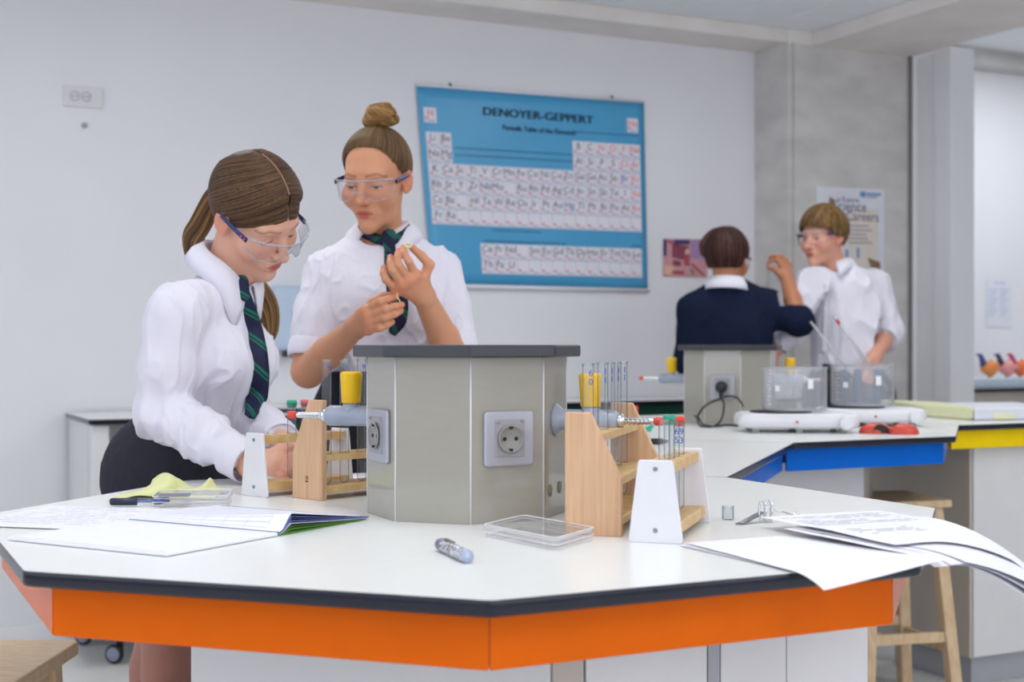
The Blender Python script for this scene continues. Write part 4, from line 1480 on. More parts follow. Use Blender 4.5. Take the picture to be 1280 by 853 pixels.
def rubber_grip(label, c, w, open_):
    """hollow half dome finger grip"""
    t = thing('rubber_grip', label, 'rubber grip', c, 'orange rubber grips')
    m = MB()

    def fn(u, v):
        a_ = PI * u
        b_ = PI * v
        return c + Vector((-w * 0.5 * math.cos(b_) + (0.012 * v if open_ else 0), -0.034 * math.sin(b_) * math.cos(a_), 0.001 + 0.031 * math.sin(b_) ** 0.8 * math.sin(a_)))
    m.grid(fn, 14, 18)
    m.build('grip_shell', mat('rubber_orange', (206, 74, 56), 0.4, var=0.05), t)
    if open_:
        m = MB()
        m.grid(lambda u, v: c + Vector((0.014 + 0.024 * v * math.cos(PI * u), -0.0335 * (1 - 0.1 * v), 0.003 + 0.024 * v * math.sin(PI * u))), 14, 3)
        m.grid(lambda u, v: c + Vector((0.014 + (0.024 + 0.003 * v) * math.cos(PI * u), -0.034 + 0.02 * v, 0.003 + (0.024 + 0.002 * v) * math.sin(PI * u))), 14, 2)
        m.build('opening', M_DARK, t)
    return t


rubber_grip('orange rubber grip showing its dark opening, left of the pair', TB(1092, 542), 0.088, True)
rubber_grip('orange rubber grip with a closed back, right of the pair', TB(1130, 543), 0.088, False)

# plug and cable of the hot plate
p, nrm, d = face_frame(PC2, 1)
pc = Vector((p.x, p.y, 1.0255)) + nrm * 0.010
cb = thing('power_cable', 'black plug and looped power cable from the far pillar to the hot plate', 'cable', (pc.x, pc.y, TOP))
m = MB(); m.lathe(pc, nrm, [(0.017, 0), (0.0195, 0.004), (0.0195, 0.02), (0.014, 0.032), (0.007, 0.034)], 24); m.lathe(pc + nrm * 0.02, -Z3, [(0.008, 0), (0.006, 0.03), (0.004, 0.04)], 12); m.build('plug', M_BLACKP, cb)
Yc = pc.y - 0.06


def smooth_path(pts, n=10):
    out = []
    P_ = [Vector(p) for p in pts]
    for i in range(len(P_) - 1):
        p0, p1_, p2_, p3 = P_[max(i - 1, 0)], P_[i], P_[i + 1], P_[min(i + 2, len(P_) - 1)]
        for k in range(n):
            t = k / n
            out.append(0.5 * ((2 * p1_) + (-p0 + p2_) * t + (2 * p0 - 5 * p1_ + 4 * p2_ - p3) * t * t + (-p0 + 3 * p1_ - 3 * p2_ + p3) * t ** 3))
    out.append(P_[-1])
    return out


gz = lambda v: Vector((v.x, v.y, TOP + 0.0045))
pts = [pc + nrm * 0.02 - Z3 * 0.03, P2(905, 506, Yc), P2(902, 524, Yc - .02), gz(TB(892, 535)), gz(TB(876, 534.5)), P2(872, 522, Yc - .02), P2(880, 509, Yc), P2(894, 501, Yc), P2(910, 495.5, Yc + .01), P2(922, 498, Yc), P2(929, 508, Yc - .03)]
m = MB(); m.tube(smooth_path(pts), 0.0034, 8); m.build('cord', M_BLACKP, cb)
pts = [P2(868, 520, Yc), P2(874, 524, Yc - .01), gz(TB(878, 532)), gz(TB(890, 535)), gz(TB(908, 533.5)), gz(TB(922, 534.5))]
m = MB(); m.tube(smooth_path(pts), 0.0034, 8); m.build('cord', M_BLACKP, cb)
# small black and green bits on the bridge behind the racks
m = MB(); c0 = TB(822, 556); m.lathe(c0 + Vector((-0.02, 0, 0.008)), Vector((1, 0.1, 0)), [(0.004, 0), (0.0085, 0.004), (0.0085, 0.03), (0.004, 0.045), (0.003, 0.05)], 14)
tag(m.build('rubber_bulb', M_BLACKP), 'small black rubber bulb on the bridge worktop behind the racks', 'bulb')
m = MB(); c0 = TB(812, 540); m.prism([c0 + Vector((-0.016, 0, 0.012)), c0 + Vector((0.016, 0.002, 0.024)), c0 + Vector((0.004, 0, 0.0)), c0 + Vector((-0.006, 0, 0.0))], (0, 0.012, 0))
tag(m.build('green_clip', mat('clip_teal', (30, 170, 140), 0.4)), 'small teal plastic clip behind the beech rack', 'clip')
m = MB(); c0 = TB(794, 548); m.lathe(c0, Z3, [(0.013, 0), (0.013, 0.006), (0.006, 0.008), (0.005, 0.055), (0.008, 0.058), (0.009, 0.085), (0.006, 0.092), (0, 0.093)], 18)
tag(m.build('red_stopcock', M_RED), 'small upright red stopper peeking above the beech rack', 'stopper')

# ------------------------------------------------------------------ on the yellow bridge and in the alcove
M_PAD = mat('pad_yellow', (224, 226, 186), 0.7, var=0.03, vscale=20)
M_PADW = mat('pad_white', (222, 224, 234), 0.6, var=0.02)
c0 = TB(1152, 521.5); c1b = TB(1217, 526)
o_ = Vector((c0.x, c0.y, 0))
ux = Vector((c1b.x - c0.x, c1b.y - c0.y, 0))
pd = thing('foam_pad', 'pale yellow folded foam pad with white end lying on the worktop', 'pad', (c1b.x, c1b.y, TOP))
back = Vector((0.02, 0.42, 0))
m = MB(); m.prism([o_ + Z3 * (TOP + .001), o_ + ux + Z3 * (TOP + .001), o_ + ux + back + Z3 * (TOP + .001), o_ + back + Vector((-.06, 0, TOP + .001))], (0, 0, 0.047)); m.build('pad_body', M_PAD, pd, bevel=0.008)
e_ = Vector((0.30, 0.06, 0))
m = MB(); m.prism([o_ + ux * 1.02 + Z3 * (TOP + .001), o_ + ux * 1.02 + e_ + Z3 * (TOP + .001), o_ + ux * 1.02 + e_ + back + Z3 * (TOP + .001), o_ + ux * 1.02 + back + Z3 * (TOP + .001)], (0, 0, 0.045)); m.build('pad_end', M_PADW, pd, bevel=0.008)
m = MB(); q = o_ + ux * 1.02 + e_ * 0.36; m.box(q + Vector((0, -0.004, TOP + 0.014)), (0.075, 0.008, 0.022), 0.1); m.build('pad_patch', M_PAD, pd, bevel=0.003)

bx = wall_at(1219, 503, 6.02); by = wall_at(1212, 474, 6.02)
bn = thing('plastic_bin', 'pale translucent plastic bin on the alcove bench', 'bin', Vector((bx.x + .3, bx.y + .2, az)))
W_ = 0.62
zt_ = by.z
m = MB()
bo = RM(bx.dot(VD), 6.02, az + 0.001)
hh = zt_ - az
vs = []
for k, z in ((0.0, 0.0), (0.02, hh * 0.86), (0.045, hh * 0.86), (0.045, hh)):
    vs += [bo + VD * (-k) + VN * (-k) + Z3 * z, bo + VD * (W_ + k) - VN * k + Z3 * z, bo + VD * (W_ + k) + VN * (0.3 + k) + Z3 * z, bo - VD * k + VN * (0.3 + k) + Z3 * z]
fs = [(3, 2, 1, 0)] + [(i * 4 + k, i * 4 + (k + 1) % 4, (i + 1) * 4 + (k + 1) % 4, (i + 1) * 4 + k) for i in range(3) for k in range(4)] + [(12, 13, 14, 15)]
m.add(vs, fs)
m.build('bin_body', mat('bin_plastic', (206, 218, 228), 0.35, var=0.02), bn, bevel=0.006)
for i, (px, m1, m2, lb) in enumerate(((1236, (226, 140, 70), (70, 74, 130), 'orange and blue bird-shaped craft figure at the left on the bin'), (1258, (226, 150, 150), (76, 60, 84), 'pink craft figure with dark neck in the middle on the bin'), (1274, (224, 110, 60), (190, 60, 110), 'deep orange craft figure at the right on the bin'))):
    c0 = wall_at(px, 471, 6.12 + 0.01 * i)
    c0.z = zt_ + 0.013
    t = thing('craft_bird', lb, 'figure', c0, 'craft figures on the bin')
    m = MB()

    def fn(u, v):
        a_ = 2 * PI * u; b_ = PI * v
        return c0 + Vector((0.052 * math.sin(b_) * math.cos(a_) + 0.012 * (v - .5), 0.04 * math.sin(b_) * math.sin(a_), 0.045 + 0.045 * -math.cos(b_) * (1 + 0.25 * math.cos(a_))))
    m.grid(fn, 20, 12); m.build('body', mat('craft_%d' % i, m1, 0.6, var=0.15, vscale=40), t)
    m = MB(); m.tube([c0 + Vector((-0.028, 0, 0.06)), c0 + Vector((-0.04, 0, 0.10)), c0 + Vector((-0.052, 0, 0.125)), c0 + Vector((-0.075, 0, 0.13))], [0.024, 0.016, 0.014, 0.004], 12); m.build('neck', mat('craftn_%d' % i, m2, 0.6, var=0.1), t)
    m = MB(); m.prism([c0 + Vector((0.035, -0.004, 0.05)), c0 + Vector((0.075, -0.004, 0.035)), c0 + Vector((0.06, -0.004, 0.075))], (0, 0.008, 0)); m.build('tail', mat('craft_%d' % i, m1), t)
# ------------------------------------------------------------------ people: implicit surfaces meshed with surface nets
class SDF:
    def __init__(self, lo, hi, h):
        self.lo = np.array(lo, float); self.h = h
        self.n = np.maximum(4, np.ceil((np.array(hi, float) - self.lo) / h).astype(int) + 1)
        self.F = np.full(self.n, 1.0, np.float32)
        self.ax = [(self.lo[i] + h * np.arange(self.n[i])).astype(np.float32) for i in range(3)]

    def _reg(self, lo, hi):
        i0 = np.clip(np.floor((np.array(lo) - self.lo) / self.h).astype(int), 0, self.n)
        i1 = np.clip(np.ceil((np.array(hi) - self.lo) / self.h).astype(int) + 1, 0, self.n)
        if np.any(i1 <= i0):
            return None, None
        sl = tuple(slice(a, b) for a, b in zip(i0, i1))
        P = (self.ax[0][sl[0]][:, None, None], self.ax[1][sl[1]][None, :, None], self.ax[2][sl[2]][None, None, :])
        return sl, P

    def _mix(self, sl, d, k, sub):
        f = self.F[sl]
        if sub:
            d = -d
            h = np.maximum(k - np.abs(f - d), 0) / max(k, 1e-6)
            self.F[sl] = np.maximum(f, d) + h * h * k * 0.25
        else:
            h = np.maximum(k - np.abs(f - d), 0) / max(k, 1e-6)
            self.F[sl] = np.minimum(f, d) - h * h * k * 0.25

    def cone(self, a, b, ra, rb=None, k=0.01, flat=None, sub=False):
        a, b = v3(a), v3(b)
        rb = ra if rb is None else rb
        s = flat[1] if flat else 1.0
        m = max(ra, rb) * max(1, s) + k + 3 * self.h
        sl, P = self._reg(np.minimum(a, b) - m, np.maximum(a, b) + m)
        if sl is None:
            return self
        ba = b - a
        L2 = max(float(ba @ ba), 1e-12)
        q = [P[i] - a[i] for i in range(3)]
        t = np.clip((q[0] * ba[0] + q[1] * ba[1] + q[2] * ba[2]) / L2, 0, 1)
        q = [q[i] - t * ba[i] for i in range(3)]
        if flat:
            dr = v3(flat[0]); dr = dr / np.linalg.norm(dr)
            w = (q[0] * dr[0] + q[1] * dr[1] + q[2] * dr[2]) * (1 / s - 1)
            q = [q[i] + w * dr[i] for i in range(3)]
        d = (np.sqrt(q[0] ** 2 + q[1] ** 2 + q[2] ** 2) - (ra + (rb - ra) * t)) * min(s, 1.0)
        self._mix(sl, d.astype(np.float32), k, sub)
        return self

    def chain(self, pts, rs, k=0.01, flat=None):
        for i in range(len(pts) - 1):
            self.cone(pts[i], pts[i + 1], rs[i], rs[i + 1], k, flat)
        return self

    def ell(self, c, r, R=None, k=0.01, sub=False):
        c = v3(c); r = np.array(r, float)
        m = r.max() + k + 3 * self.h
        sl, P = self._reg(c - m, c + m)
        if sl is None:
            return self
        q = [P[i] - c[i] for i in range(3)]
        if R is not None:
            q = [q[0] * R[0][j] + q[1] * R[1][j] + q[2] * R[2][j] for j in range(3)]
        k0 = np.sqrt((q[0] / r[0]) ** 2 + (q[1] / r[1]) ** 2 + (q[2] / r[2]) ** 2)
        k1 = np.sqrt((q[0] / r[0] ** 2) ** 2 + (q[1] / r[1] ** 2) ** 2 + (q[2] / r[2] ** 2) ** 2)
        d = k0 * (k0 - 1) / np.maximum(k1, 1e-6)
        self._mix(sl, d.astype(np.float32), k, sub)
        return self

    def cut(self, p, n, rad_=None, k=0.0):
        """remove the side n points to, within rad_ of p"""
        p, n = v3(p), v3(n); n = n / np.linalg.norm(n)
        if rad_ is None:
            sl, P = tuple(slice(0, m) for m in self.n), (self.ax[0][:, None, None], self.ax[1][None, :, None], self.ax[2][None, None, :])
        else:
            sl, P = self._reg(p - rad_, p + rad_)
        d = (P[0] - p[0]) * n[0] + (P[1] - p[1]) * n[1] + (P[2] - p[2]) * n[2]
        self.F[sl] = np.maximum(self.F[sl], d)
        return self

    def mesh(self):
        F = self.F
        F = F.copy()
        F[0], F[-1], F[:, 0], F[:, -1], F[:, :, 0], F[:, :, -1] = 1, 1, 1, 1, 1, 1
        S = F < 0
        n = self.n
        c = np.zeros(n - 1, np.int8)
        for dx in (0, 1):
            for dy in (0, 1):
                for dz in (0, 1):
                    c += S[dx:n[0] - 1 + dx, dy:n[1] - 1 + dy, dz:n[2] - 1 + dz]
        act = (c > 0) & (c < 8)
        idx = np.argwhere(act)
        num = -np.ones(n - 1, np.int64)
        num[act] = np.arange(len(idx))
        acc = np.zeros((len(idx), 3)); cnt = np.zeros(len(idx))
        i, j, k = idx.T
        for d in range(3):
            o = [(0, 0), (0, 1), (1, 0), (1, 1)]
            for a, b in o:
                st = [0, 0, 0]; e = [d, (d + 1) % 3, (d + 2) % 3]
                st[e[1]], st[e[2]] = a, b
                en = list(st); en[d] = 1
                f0 = F[i + st[0], j + st[1], k + st[2]]; f1 = F[i + en[0], j + en[1], k + en[2]]
                x = (f0 < 0) != (f1 < 0)
                t = np.where(x, f0 / np.where(x, f0 - f1, 1), 0)
                p = np.array(st)[None, :] + np.zeros((len(idx), 3))
                p[:, d] += t
                acc[x] += p[x]; cnt[x] += 1
        V = self.lo + (idx + acc / cnt[:, None]) * self.h
        faces = []
        for d in range(3):
            e1, e2 = (d + 1) % 3, (d + 2) % 3
            sl0 = [slice(1, -1)] * 3; sl1 = [slice(1, -1)] * 3
            sl0[d] = slice(0, -1); sl1[d] = slice(1, None)
            a, b = S[tuple(sl0)], S[tuple(sl1)]
            ed = np.argwhere(a != b)
            if len(ed) == 0:
                continue
            base = ed.copy()
            for q in range(3):
                if q != d:
                    base[:, q] += 1
            inside = a[tuple(ed.T)]
            quad = []
            for da, db in ((-1, -1), (0, -1), (0, 0), (-1, 0)):
                cc = base.copy(); cc[:, e1] += da; cc[:, e2] += db
                quad.append(num[cc[:, 0], cc[:, 1], cc[:, 2]])
            Q = np.stack(quad, 1)
            Q[~inside] = Q[~inside][:, ::-1]
            faces.append(Q)
        Q = np.concatenate(faces)
        a_, b_, c_, d_ = V[Q[:, 0]], V[Q[:, 1]], V[Q[:, 2]], V[Q[:, 3]]
        if np.einsum('ij,ij->', a_, np.cross(b_, c_)) + np.einsum('ij,ij->', a_, np.cross(c_, d_)) < 0:
            Q = Q[:, ::-1]
        return relax(V, Q, 1, 0.4), Q


def relax(V, Q, it=2, lam=0.5):
    a = np.concatenate([Q[:, 0], Q[:, 1], Q[:, 2], Q[:, 3]]); b = np.concatenate([Q[:, 1], Q[:, 2], Q[:, 3], Q[:, 0]])
    cnt = np.bincount(a, minlength=len(V)) + np.bincount(b, minlength=len(V))
    for s in range(it):
        acc = np.zeros_like(V)
        for d in range(3):
            acc[:, d] = np.bincount(a, V[b, d], len(V)) + np.bincount(b, V[a, d], len(V))
        V = V + lam * (acc / np.maximum(cnt, 1)[:, None] - V)
    return V


def vnormals(V, Q):
    n = np.cross(V[Q[:, 2]] - V[Q[:, 0]], V[Q[:, 3]] - V[Q[:, 1]])
    N = np.zeros_like(V)
    for c_ in range(4):
        for d in range(3):
            N[:, d] += np.bincount(Q[:, c_], n[:, d], len(V))
    return N / np.maximum(np.linalg.norm(N, axis=1), 1e-12)[:, None]


def np_obj(name, V, Q, m, parent, col=None):
    me = bpy.data.meshes.new(name)
    org = np.array(world_of(parent))
    me.from_pydata((V - org).tolist(), [], Q.tolist() if isinstance(Q, np.ndarray) else Q)
    me.materials.append(m)
    me.polygons.foreach_set('use_smooth', [True] * len(me.polygons))
    if col is not None:
        at = me.color_attributes.new('Col', 'FLOAT_COLOR', 'POINT')
        c4 = np.ones((len(V), 4), np.float32); c4[:, :3] = col
        at.data.foreach_set('color', c4.ravel())
    me.update()
    o = bpy.data.objects.new(name, me)
    C.objects.link(o)
    o.parent = parent
    return o


def npv(*a):
    return np.array([v3(x) for x in a])


def unit(v):
    v = v3(v)
    return v / np.linalg.norm(v)


def head_axes(az, pitch, roll):
    """az: heading (radians, 0 = +X, counter-clockwise), pitch down positive, roll"""
    f = np.array([math.cos(pitch) * math.cos(az), math.cos(pitch) * math.sin(az), -math.sin(pitch)])
    l = np.array([-math.sin(az), math.cos(az), 0.0])
    u = np.cross(f, l)
    u2 = u * math.cos(roll) + l * math.sin(roll)
    l2 = l * math.cos(roll) - u * math.sin(roll)
    return l2, f, u2


CRC, CRR = np.array([0, -0.012, 0.034]), np.array([0.0735, 0.093, 0.086])


def make_head(neck_base, h, fem=True, mouth_open=0.0, lid=0.6, face=1.0):
    """head in its own frame (x left, y forward, z up), origin between the ears; neck_base in that frame"""
    s = SDF((-0.1, -0.125, min(-0.20, neck_base[2] - 0.03)), (0.1, 0.135, 0.135), h)
    s.ell(CRC, CRR, k=0.0)
    jw = 0.0515 if fem else 0.056
    s.ell((0, 0.022, -0.040), (jw + 0.006, 0.062, 0.066), k=0.03)
    s.cone((0.030, 0.022, -0.082), (0, 0.068, -0.098), 0.017, 0.017, k=0.022)
    s.cone((-0.030, 0.022, -0.082), (0, 0.068, -0.098), 0.017, 0.017, k=0.022)
    s.ell((0, 0.072, -0.099), (0.016, 0.014, 0.013), k=0.014)
    for x in (-1, 1):
        s.ell((x * 0.042, 0.052, -0.030), (0.028, 0.027, 0.028), k=0.024)
    s.ell((0, 0.066, 0.022), (0.050, 0.020, 0.018), k=0.022)
    # eye sockets, lids
    for x in (-1, 1):
        s.ell((x * 0.033, 0.090, -0.001), (0.019, 0.013, 0.0125), k=0.014, sub=True)
        s.ell((x * 0.0325, 0.0665, -0.002), (0.0150, 0.0130, 0.0125), k=0.006)
    # nose
    s.cone((0, 0.079, 0.012), (0, 0.101, -0.030), 0.0085, 0.0092, k=0.012)
    s.ell((0, 0.104, -0.035), (0.0105, 0.0105, 0.0095), k=0.008)
    for x in (-1, 1):
        s.ell((x * 0.0115, 0.092, -0.038), (0.0075, 0.0095, 0.0075), k=0.006)
        s.ell((x * 0.0062, 0.099, -0.0465), (0.0035, 0.004, 0.003), k=0.003, sub=True)
    # mouth
    s.ell((0, 0.072, -0.066), (0.031, 0.017, 0.020), k=0.016)
    s.ell((0, 0.0868, -0.0625), (0.0245, 0.0072, 0.0058), k=0.006)
    s.ell((0, 0.0850, -0.0735), (0.0205, 0.0080, 0.0066), k=0.006)
    s.cone((-0.022, 0.083, -0.0680), (0.022, 0.083, -0.0680), 0.0015 + 0.004 * mouth_open, k=0.003)
    s.cone((-0.021, 0.0945, -0.0682), (0.021, 0.0945, -0.0682), 0.0022 + 0.003 * mouth_open, k=0.003, sub=True)
    # ears
    for x in (-1, 1):
        R = np.array([[math.cos(0.35 * x), -math.sin(0.35 * x), 0], [math.sin(0.35 * x), math.cos(0.35 * x), 0], [0, 0, 1]])
        s.ell((x * 0.0765, -0.012, -0.004), (0.0080, 0.0185, 0.0300), R=R, k=0.008)
        s.ell((x * 0.0835, -0.008, 0.002), (0.0055, 0.0105, 0.0165), R=R, k=0.005, sub=True)
        s.ell((x * 0.0740, -0.004, -0.028), (0.0060, 0.0085, 0.0085), k=0.006)
    # neck
    nr = 0.047 if fem else 0.053
    s.cone((0, -0.022, -0.050), neck_base, nr, nr + 0.006, k=0.028)
    V, Q = s.mesh()
    return V, Q


def paint_head(V, skin, lip, brow, eye=(60, 45, 38), blush=0.35, lid=0.6, teeth=False):
    """per-vertex pigment: lips, brows, lashes, eyes"""
    sk = np.array(lin(skin)); n = len(V)
    col = np.tile(sk, (n, 1))
    x, y, z = V.T
    ax = np.abs(x)

    def blend(w, rgb):
        c = np.array(lin(rgb)); w = np.clip(w, 0, 1)[:, None]
        col[:] = col * (1 - w) + c * w
    red = [min(255, skin[0] * 1.0), skin[1] * 0.78, skin[2] * 0.76]
    blend(blush * np.exp(-(((ax - 0.046) / 0.02) ** 2 + ((z + 0.03) / 0.02) ** 2)) * (y > 0.02), red)
    blend(0.18 * np.exp(-((x / 0.016) ** 2 + ((z + 0.037) / 0.012) ** 2)) * (y > 0.085), red)
    blend(0.5 * (ax > 0.074) * (y < 0.012) * (np.abs(z) < 0.04), red)
    # lips
    up = np.clip(1.6 - ((x / 0.0230) ** 2 + ((z + 0.0632) / 0.0056) ** 2) * 1.6, 0, 1)
    dn = np.clip(1.6 - ((x / 0.0185) ** 2 + ((z + 0.0732) / 0.0062) ** 2) * 1.6, 0, 1)
    blend(np.maximum(up, dn) * (y > 0.07) * 0.85, lip)
    blend(np.clip(1.3 - np.abs(z + 0.0682) / 0.0013, 0, 1) * (ax < 0.021) * (y > 0.07), (110, 50, 48))
    # brows
    arch = 0.0235 + 0.004 * np.clip((ax - 0.015) / 0.022, 0, 1) - 0.010 * np.clip((ax - 0.040) / 0.016, 0, 1)
    bw = np.exp(-((z - arch) / 0.0030) ** 2) * (ax > 0.012) * (ax < 0.055) * (y > 0.03)
    blend(0.55 * bw, brow)
    # eye opening: upper lid lowered by lid (0 open .. 1 shut)
    ex, ez = (ax - 0.0325) / 0.0145, (z + 0.0030)
    top = 0.0055 * np.sqrt(np.clip(1 - ex ** 2, 0, 1)) * (1 - lid) - 0.0028 * lid
    bot = -0.0048 * np.sqrt(np.clip(1 - ex ** 2, 0, 1))
    m = (np.abs(ex) < 1) & (y > 0.05)
    op = m & (ez < top) & (ez > bot)
    blend(op * 1.0, (214, 208, 206))
    ir = op & (np.abs(ax - 0.0325) < 0.0058)
    blend(ir * 1.0, eye)
    lash = m * np.exp(-((ez - np.maximum(top, bot)) / 0.0017) ** 2)
    blend(0.95 * lash, (36, 26, 24))
    crease = m * np.exp(-((ez - (0.0085 * np.sqrt(np.clip(1 - ex ** 2, 0, 1)))) / 0.0012) ** 2)
    blend(0.45 * crease, [c * 0.62 for c in skin])  # shade of the lid fold put into the skin colour
    blend(0.4 * ((np.abs(ax - 0.0062) < 0.0034) & (np.abs(z + 0.0462) < 0.0028) & (y > 0.085)), (96, 50, 44))  # nostril shade painted into the colour
    return col


ZL_Y = [-0.2, -0.055, -0.034, -0.014, 0.012, 0.035, 0.058, 0.076, 0.09, 0.2]


def hair_ramp(dz):
    """hair thickness grows away from the hairline"""
    t = np.clip(dz / 0.035, 0, 1)
    return 0.22 + 0.78 * t * (2 - t)


def hair_cap(zl, h, off=0.009, extra=None, side=0.0):
    """hair volume: cranium grown by off, kept above the hairline zl(y)"""
    s = SDF((-0.115, -0.145, -0.15), (0.115, 0.125, 0.165), h)
    s.ell(CRC, CRR, k=0)
    Y = s.ax[1][None, :, None]; Z = s.ax[2][None, None, :]; X = s.ax[0][:, None, None]
    zz = np.interp(Y, ZL_Y, zl) - side * np.abs(X)
    s.F = (s.F - off * hair_ramp(Z - zz)).astype(np.float32)
    if extra:
        extra(s)
    d = (zz - Z) * 0.75
    k = 0.004
    hh = np.maximum(k - np.abs(s.F - d), 0) / k
    s.F = (np.maximum(s.F, d) + hh * hh * k * 0.25).astype(np.float32)
    return s.mesh()


def on_cap(P, off):
    """push points radially onto the hair ellipsoid"""
    q = (P - CRC) / (CRR + np.asarray(off))
    r = np.linalg.norm(q, axis=-1, keepdims=True)
    return CRC + (P - CRC) / np.maximum(r, 1e-6)


def strands(paths, nrm, w, hgt, cols, taper=True):
    """(N,S,3) paths with normals -> prism strands; returns V, faces, colours"""
    N, S, _ = paths.shape
    T = np.gradient(paths, axis=1)
    T /= np.maximum(np.linalg.norm(T, axis=2, keepdims=True), 1e-9)
    B = np.cross(T, nrm); B /= np.maximum(np.linalg.norm(B, axis=2, keepdims=True), 1e-9)
    tp = np.ones(S)
    if taper:
        t = np.linspace(0, 1, S); tp = 0.35 + 0.65 * np.sin(PI * np.clip(t * 0.9 + 0.08, 0, 1)) ** 0.6
    ww = (w[:, None] * tp[None, :])[..., None]
    V = np.stack([paths - B * ww, paths + nrm * hgt * tp[None, :, None], paths + B * ww], 2).reshape(-1, 3)
    base = (np.arange(N)[:, None] * S + np.arange(S - 1)[None, :]).ravel() * 3
    Q = np.concatenate([np.stack([base + a, base + b, base + 3 + b, base + 3 + a], 1) for a, b in ((0, 1), (1, 2))])
    col = np.repeat(cols, S * 3, axis=0)
    return V, Q, col


def hair_cols(n, rgb, hi, rng):
    a, b = np.array(lin(rgb)), np.array(lin(hi))
    t = rng.random(n)[:, None] ** 1.6
    return (a * (1 - t) + b * t) * (0.75 + 0.5 * rng.random(n)[:, None])


def merge(parts):
    V, Q, Cc, o = [], [], [], 0
    for v, q, c in parts:
        V.append(v); Q.append(np.asarray(q) + o); Cc.append(c); o += len(v)
    return np.concatenate(V), np.concatenate(Q), np.concatenate(Cc)


def bundle(path, r, n, S, rng, cols, wav=0.2, w=0.0014, twist=0.0):
    """strands running along a path: (offsets inside a disc of radius r(t))"""
    path = npv(*smooth_path([Vector(p) for p in path], 12))
    t = np.linspace(0, 1, len(path)); tt = np.linspace(0, 1, S)
    P = np.stack([np.interp(tt, t, path[:, d]) for d in range(3)], 1)
    T = np.gradient(P, axis=0); T /= np.linalg.norm(T, axis=1, keepdims=True)
    U = np.cross(T, np.array([0.31, 0.83, 0.2])); U /= np.linalg.norm(U, axis=1, keepdims=True)
    W = np.cross(T, U)
    rr = np.interp(tt, np.linspace(0, 1, len(r)), r)
    ang = rng.random(n) * 2 * PI
    rad_ = np.sqrt(rng.random(n)) * 0.35 + 0.65
    a = ang[:, None] + twist * tt[None, :] + wav * np.sin(tt[None, :] * 7 + ang[:, None] * 3)
    ro = (rad_[:, None] * rr[None, :])[..., None]
    nr = np.cos(a)[..., None] * U[None] + np.sin(a)[..., None] * W[None]
    paths = P[None] + nr * ro
    return strands(paths, nr, np.full(n, w), w * 0.9, cols)


def wrinkle(V, Q, amp, freq, seed, stretch=(1, 1, 1), ridged=True, calm=None):
    """drapery: ridged folds plus finer creases, pushed along the normals"""
    N = vnormals(V, Q)
    out = V.copy()
    sx, sy, sz = stretch
    for i in range(len(V)):
        p = V[i]
        q = Vector((p[0] * freq * sx + seed, p[1] * freq * sy, p[2] * freq * sz))
        wq = noise.noise(q * 0.6 + Vector((3, 9, 4)))
        q2 = q + Vector((wq, -wq, wq * 0.6))
        a = noise.noise(q2)
        b = noise.noise(q2 * 2.1 + Vector((7, 3, 1)))
        c = noise.noise(q * 0.45 + Vector((1, 5, 8)))
        if ridged:
            r1 = max(0.0, 1 - 3.2 * abs(a)) ** 1.4
            r2 = max(0.0, 1 - 3.6 * abs(b)) ** 1.4
            w = r1 * (0.7 + 1.0 * c) + 0.42 * r2 * (0.6 + 1.2 * max(0.0, -c + 0.3)) + 0.5 * wq - 0.25
        else:
            w = a + 0.4 * b
        k = amp
        if calm is not None:
            k *= min(1.0, max(0.0, (np.linalg.norm(p - calm) - 0.075) / 0.08))
        out[i] = p + N[i] * (k * w)
    return out


def drape_px(V, Q, pts, lift=0.006):
    """photo points (px, py) -> points just in front of a cloth surface"""
    from mathutils.bvhtree import BVHTree
    tr = BVHTree.FromPolygons([tuple(p) for p in V], [tuple(int(i) for i in q) for q in Q])
    o = Vector((0, 0, EYE)); out = []; last = None
    for px, py in pts:
        d = (P2(px, py, 1.0) - o).normalized()
        hit = tr.ray_cast(o, d)
        if hit[0] is None:
            out.append(None)
        else:
            out.append(v3(hit[0] - d * lift))
    good = [i for i, p in enumerate(out) if p is not None]
    for i, p in enumerate(out):
        if p is None:
            j = min(good, key=lambda g: abs(g - i))
            out[i] = v3(P2(pts[i][0], pts[i][1], out[j][1]))
    return out


M_SKIN = vcol_mat('skin', 0.48, 0.02, 60, 0.05, 300, sub=0.12, spec=0.35)
M_HAIR = vcol_mat('hair', 0.55, 0.03, 30, 0.0, 260, spec=0.22)
M_SHIRT = mat('shirt_white', (226, 224, 236), 0.8, var=0.012, vscale=20, bump=0.22, bscale=26, spec=0.15)
M_SKIRT = mat('skirt_charcoal', (48, 48, 58), 0.85, var=0.06, vscale=30, bump=0.06, bscale=60, spec=0.2)
M_NAVY = mat('sweater_navy', (22, 30, 54), 0.9, var=0.08, vscale=50, bump=0.12, bscale=120, spec=0.15)
M_TROUS = mat('trousers_dark', (40, 42, 52), 0.85, var=0.06, vscale=30, spec=0.2)
M_GOG = glass_mat('goggle_lens', (250, 250, 252), 1.5, 0.03, haze=0.03, hazecol=(226, 228, 240))
M_GOGR = glass_mat('goggle_rim', (232, 234, 242), 1.5, 0.05, haze=0.30, hazecol=(216, 218, 228))
M_TEMPLE = mat('goggle_temple', (34, 52, 110), 0.3, var=0.05)


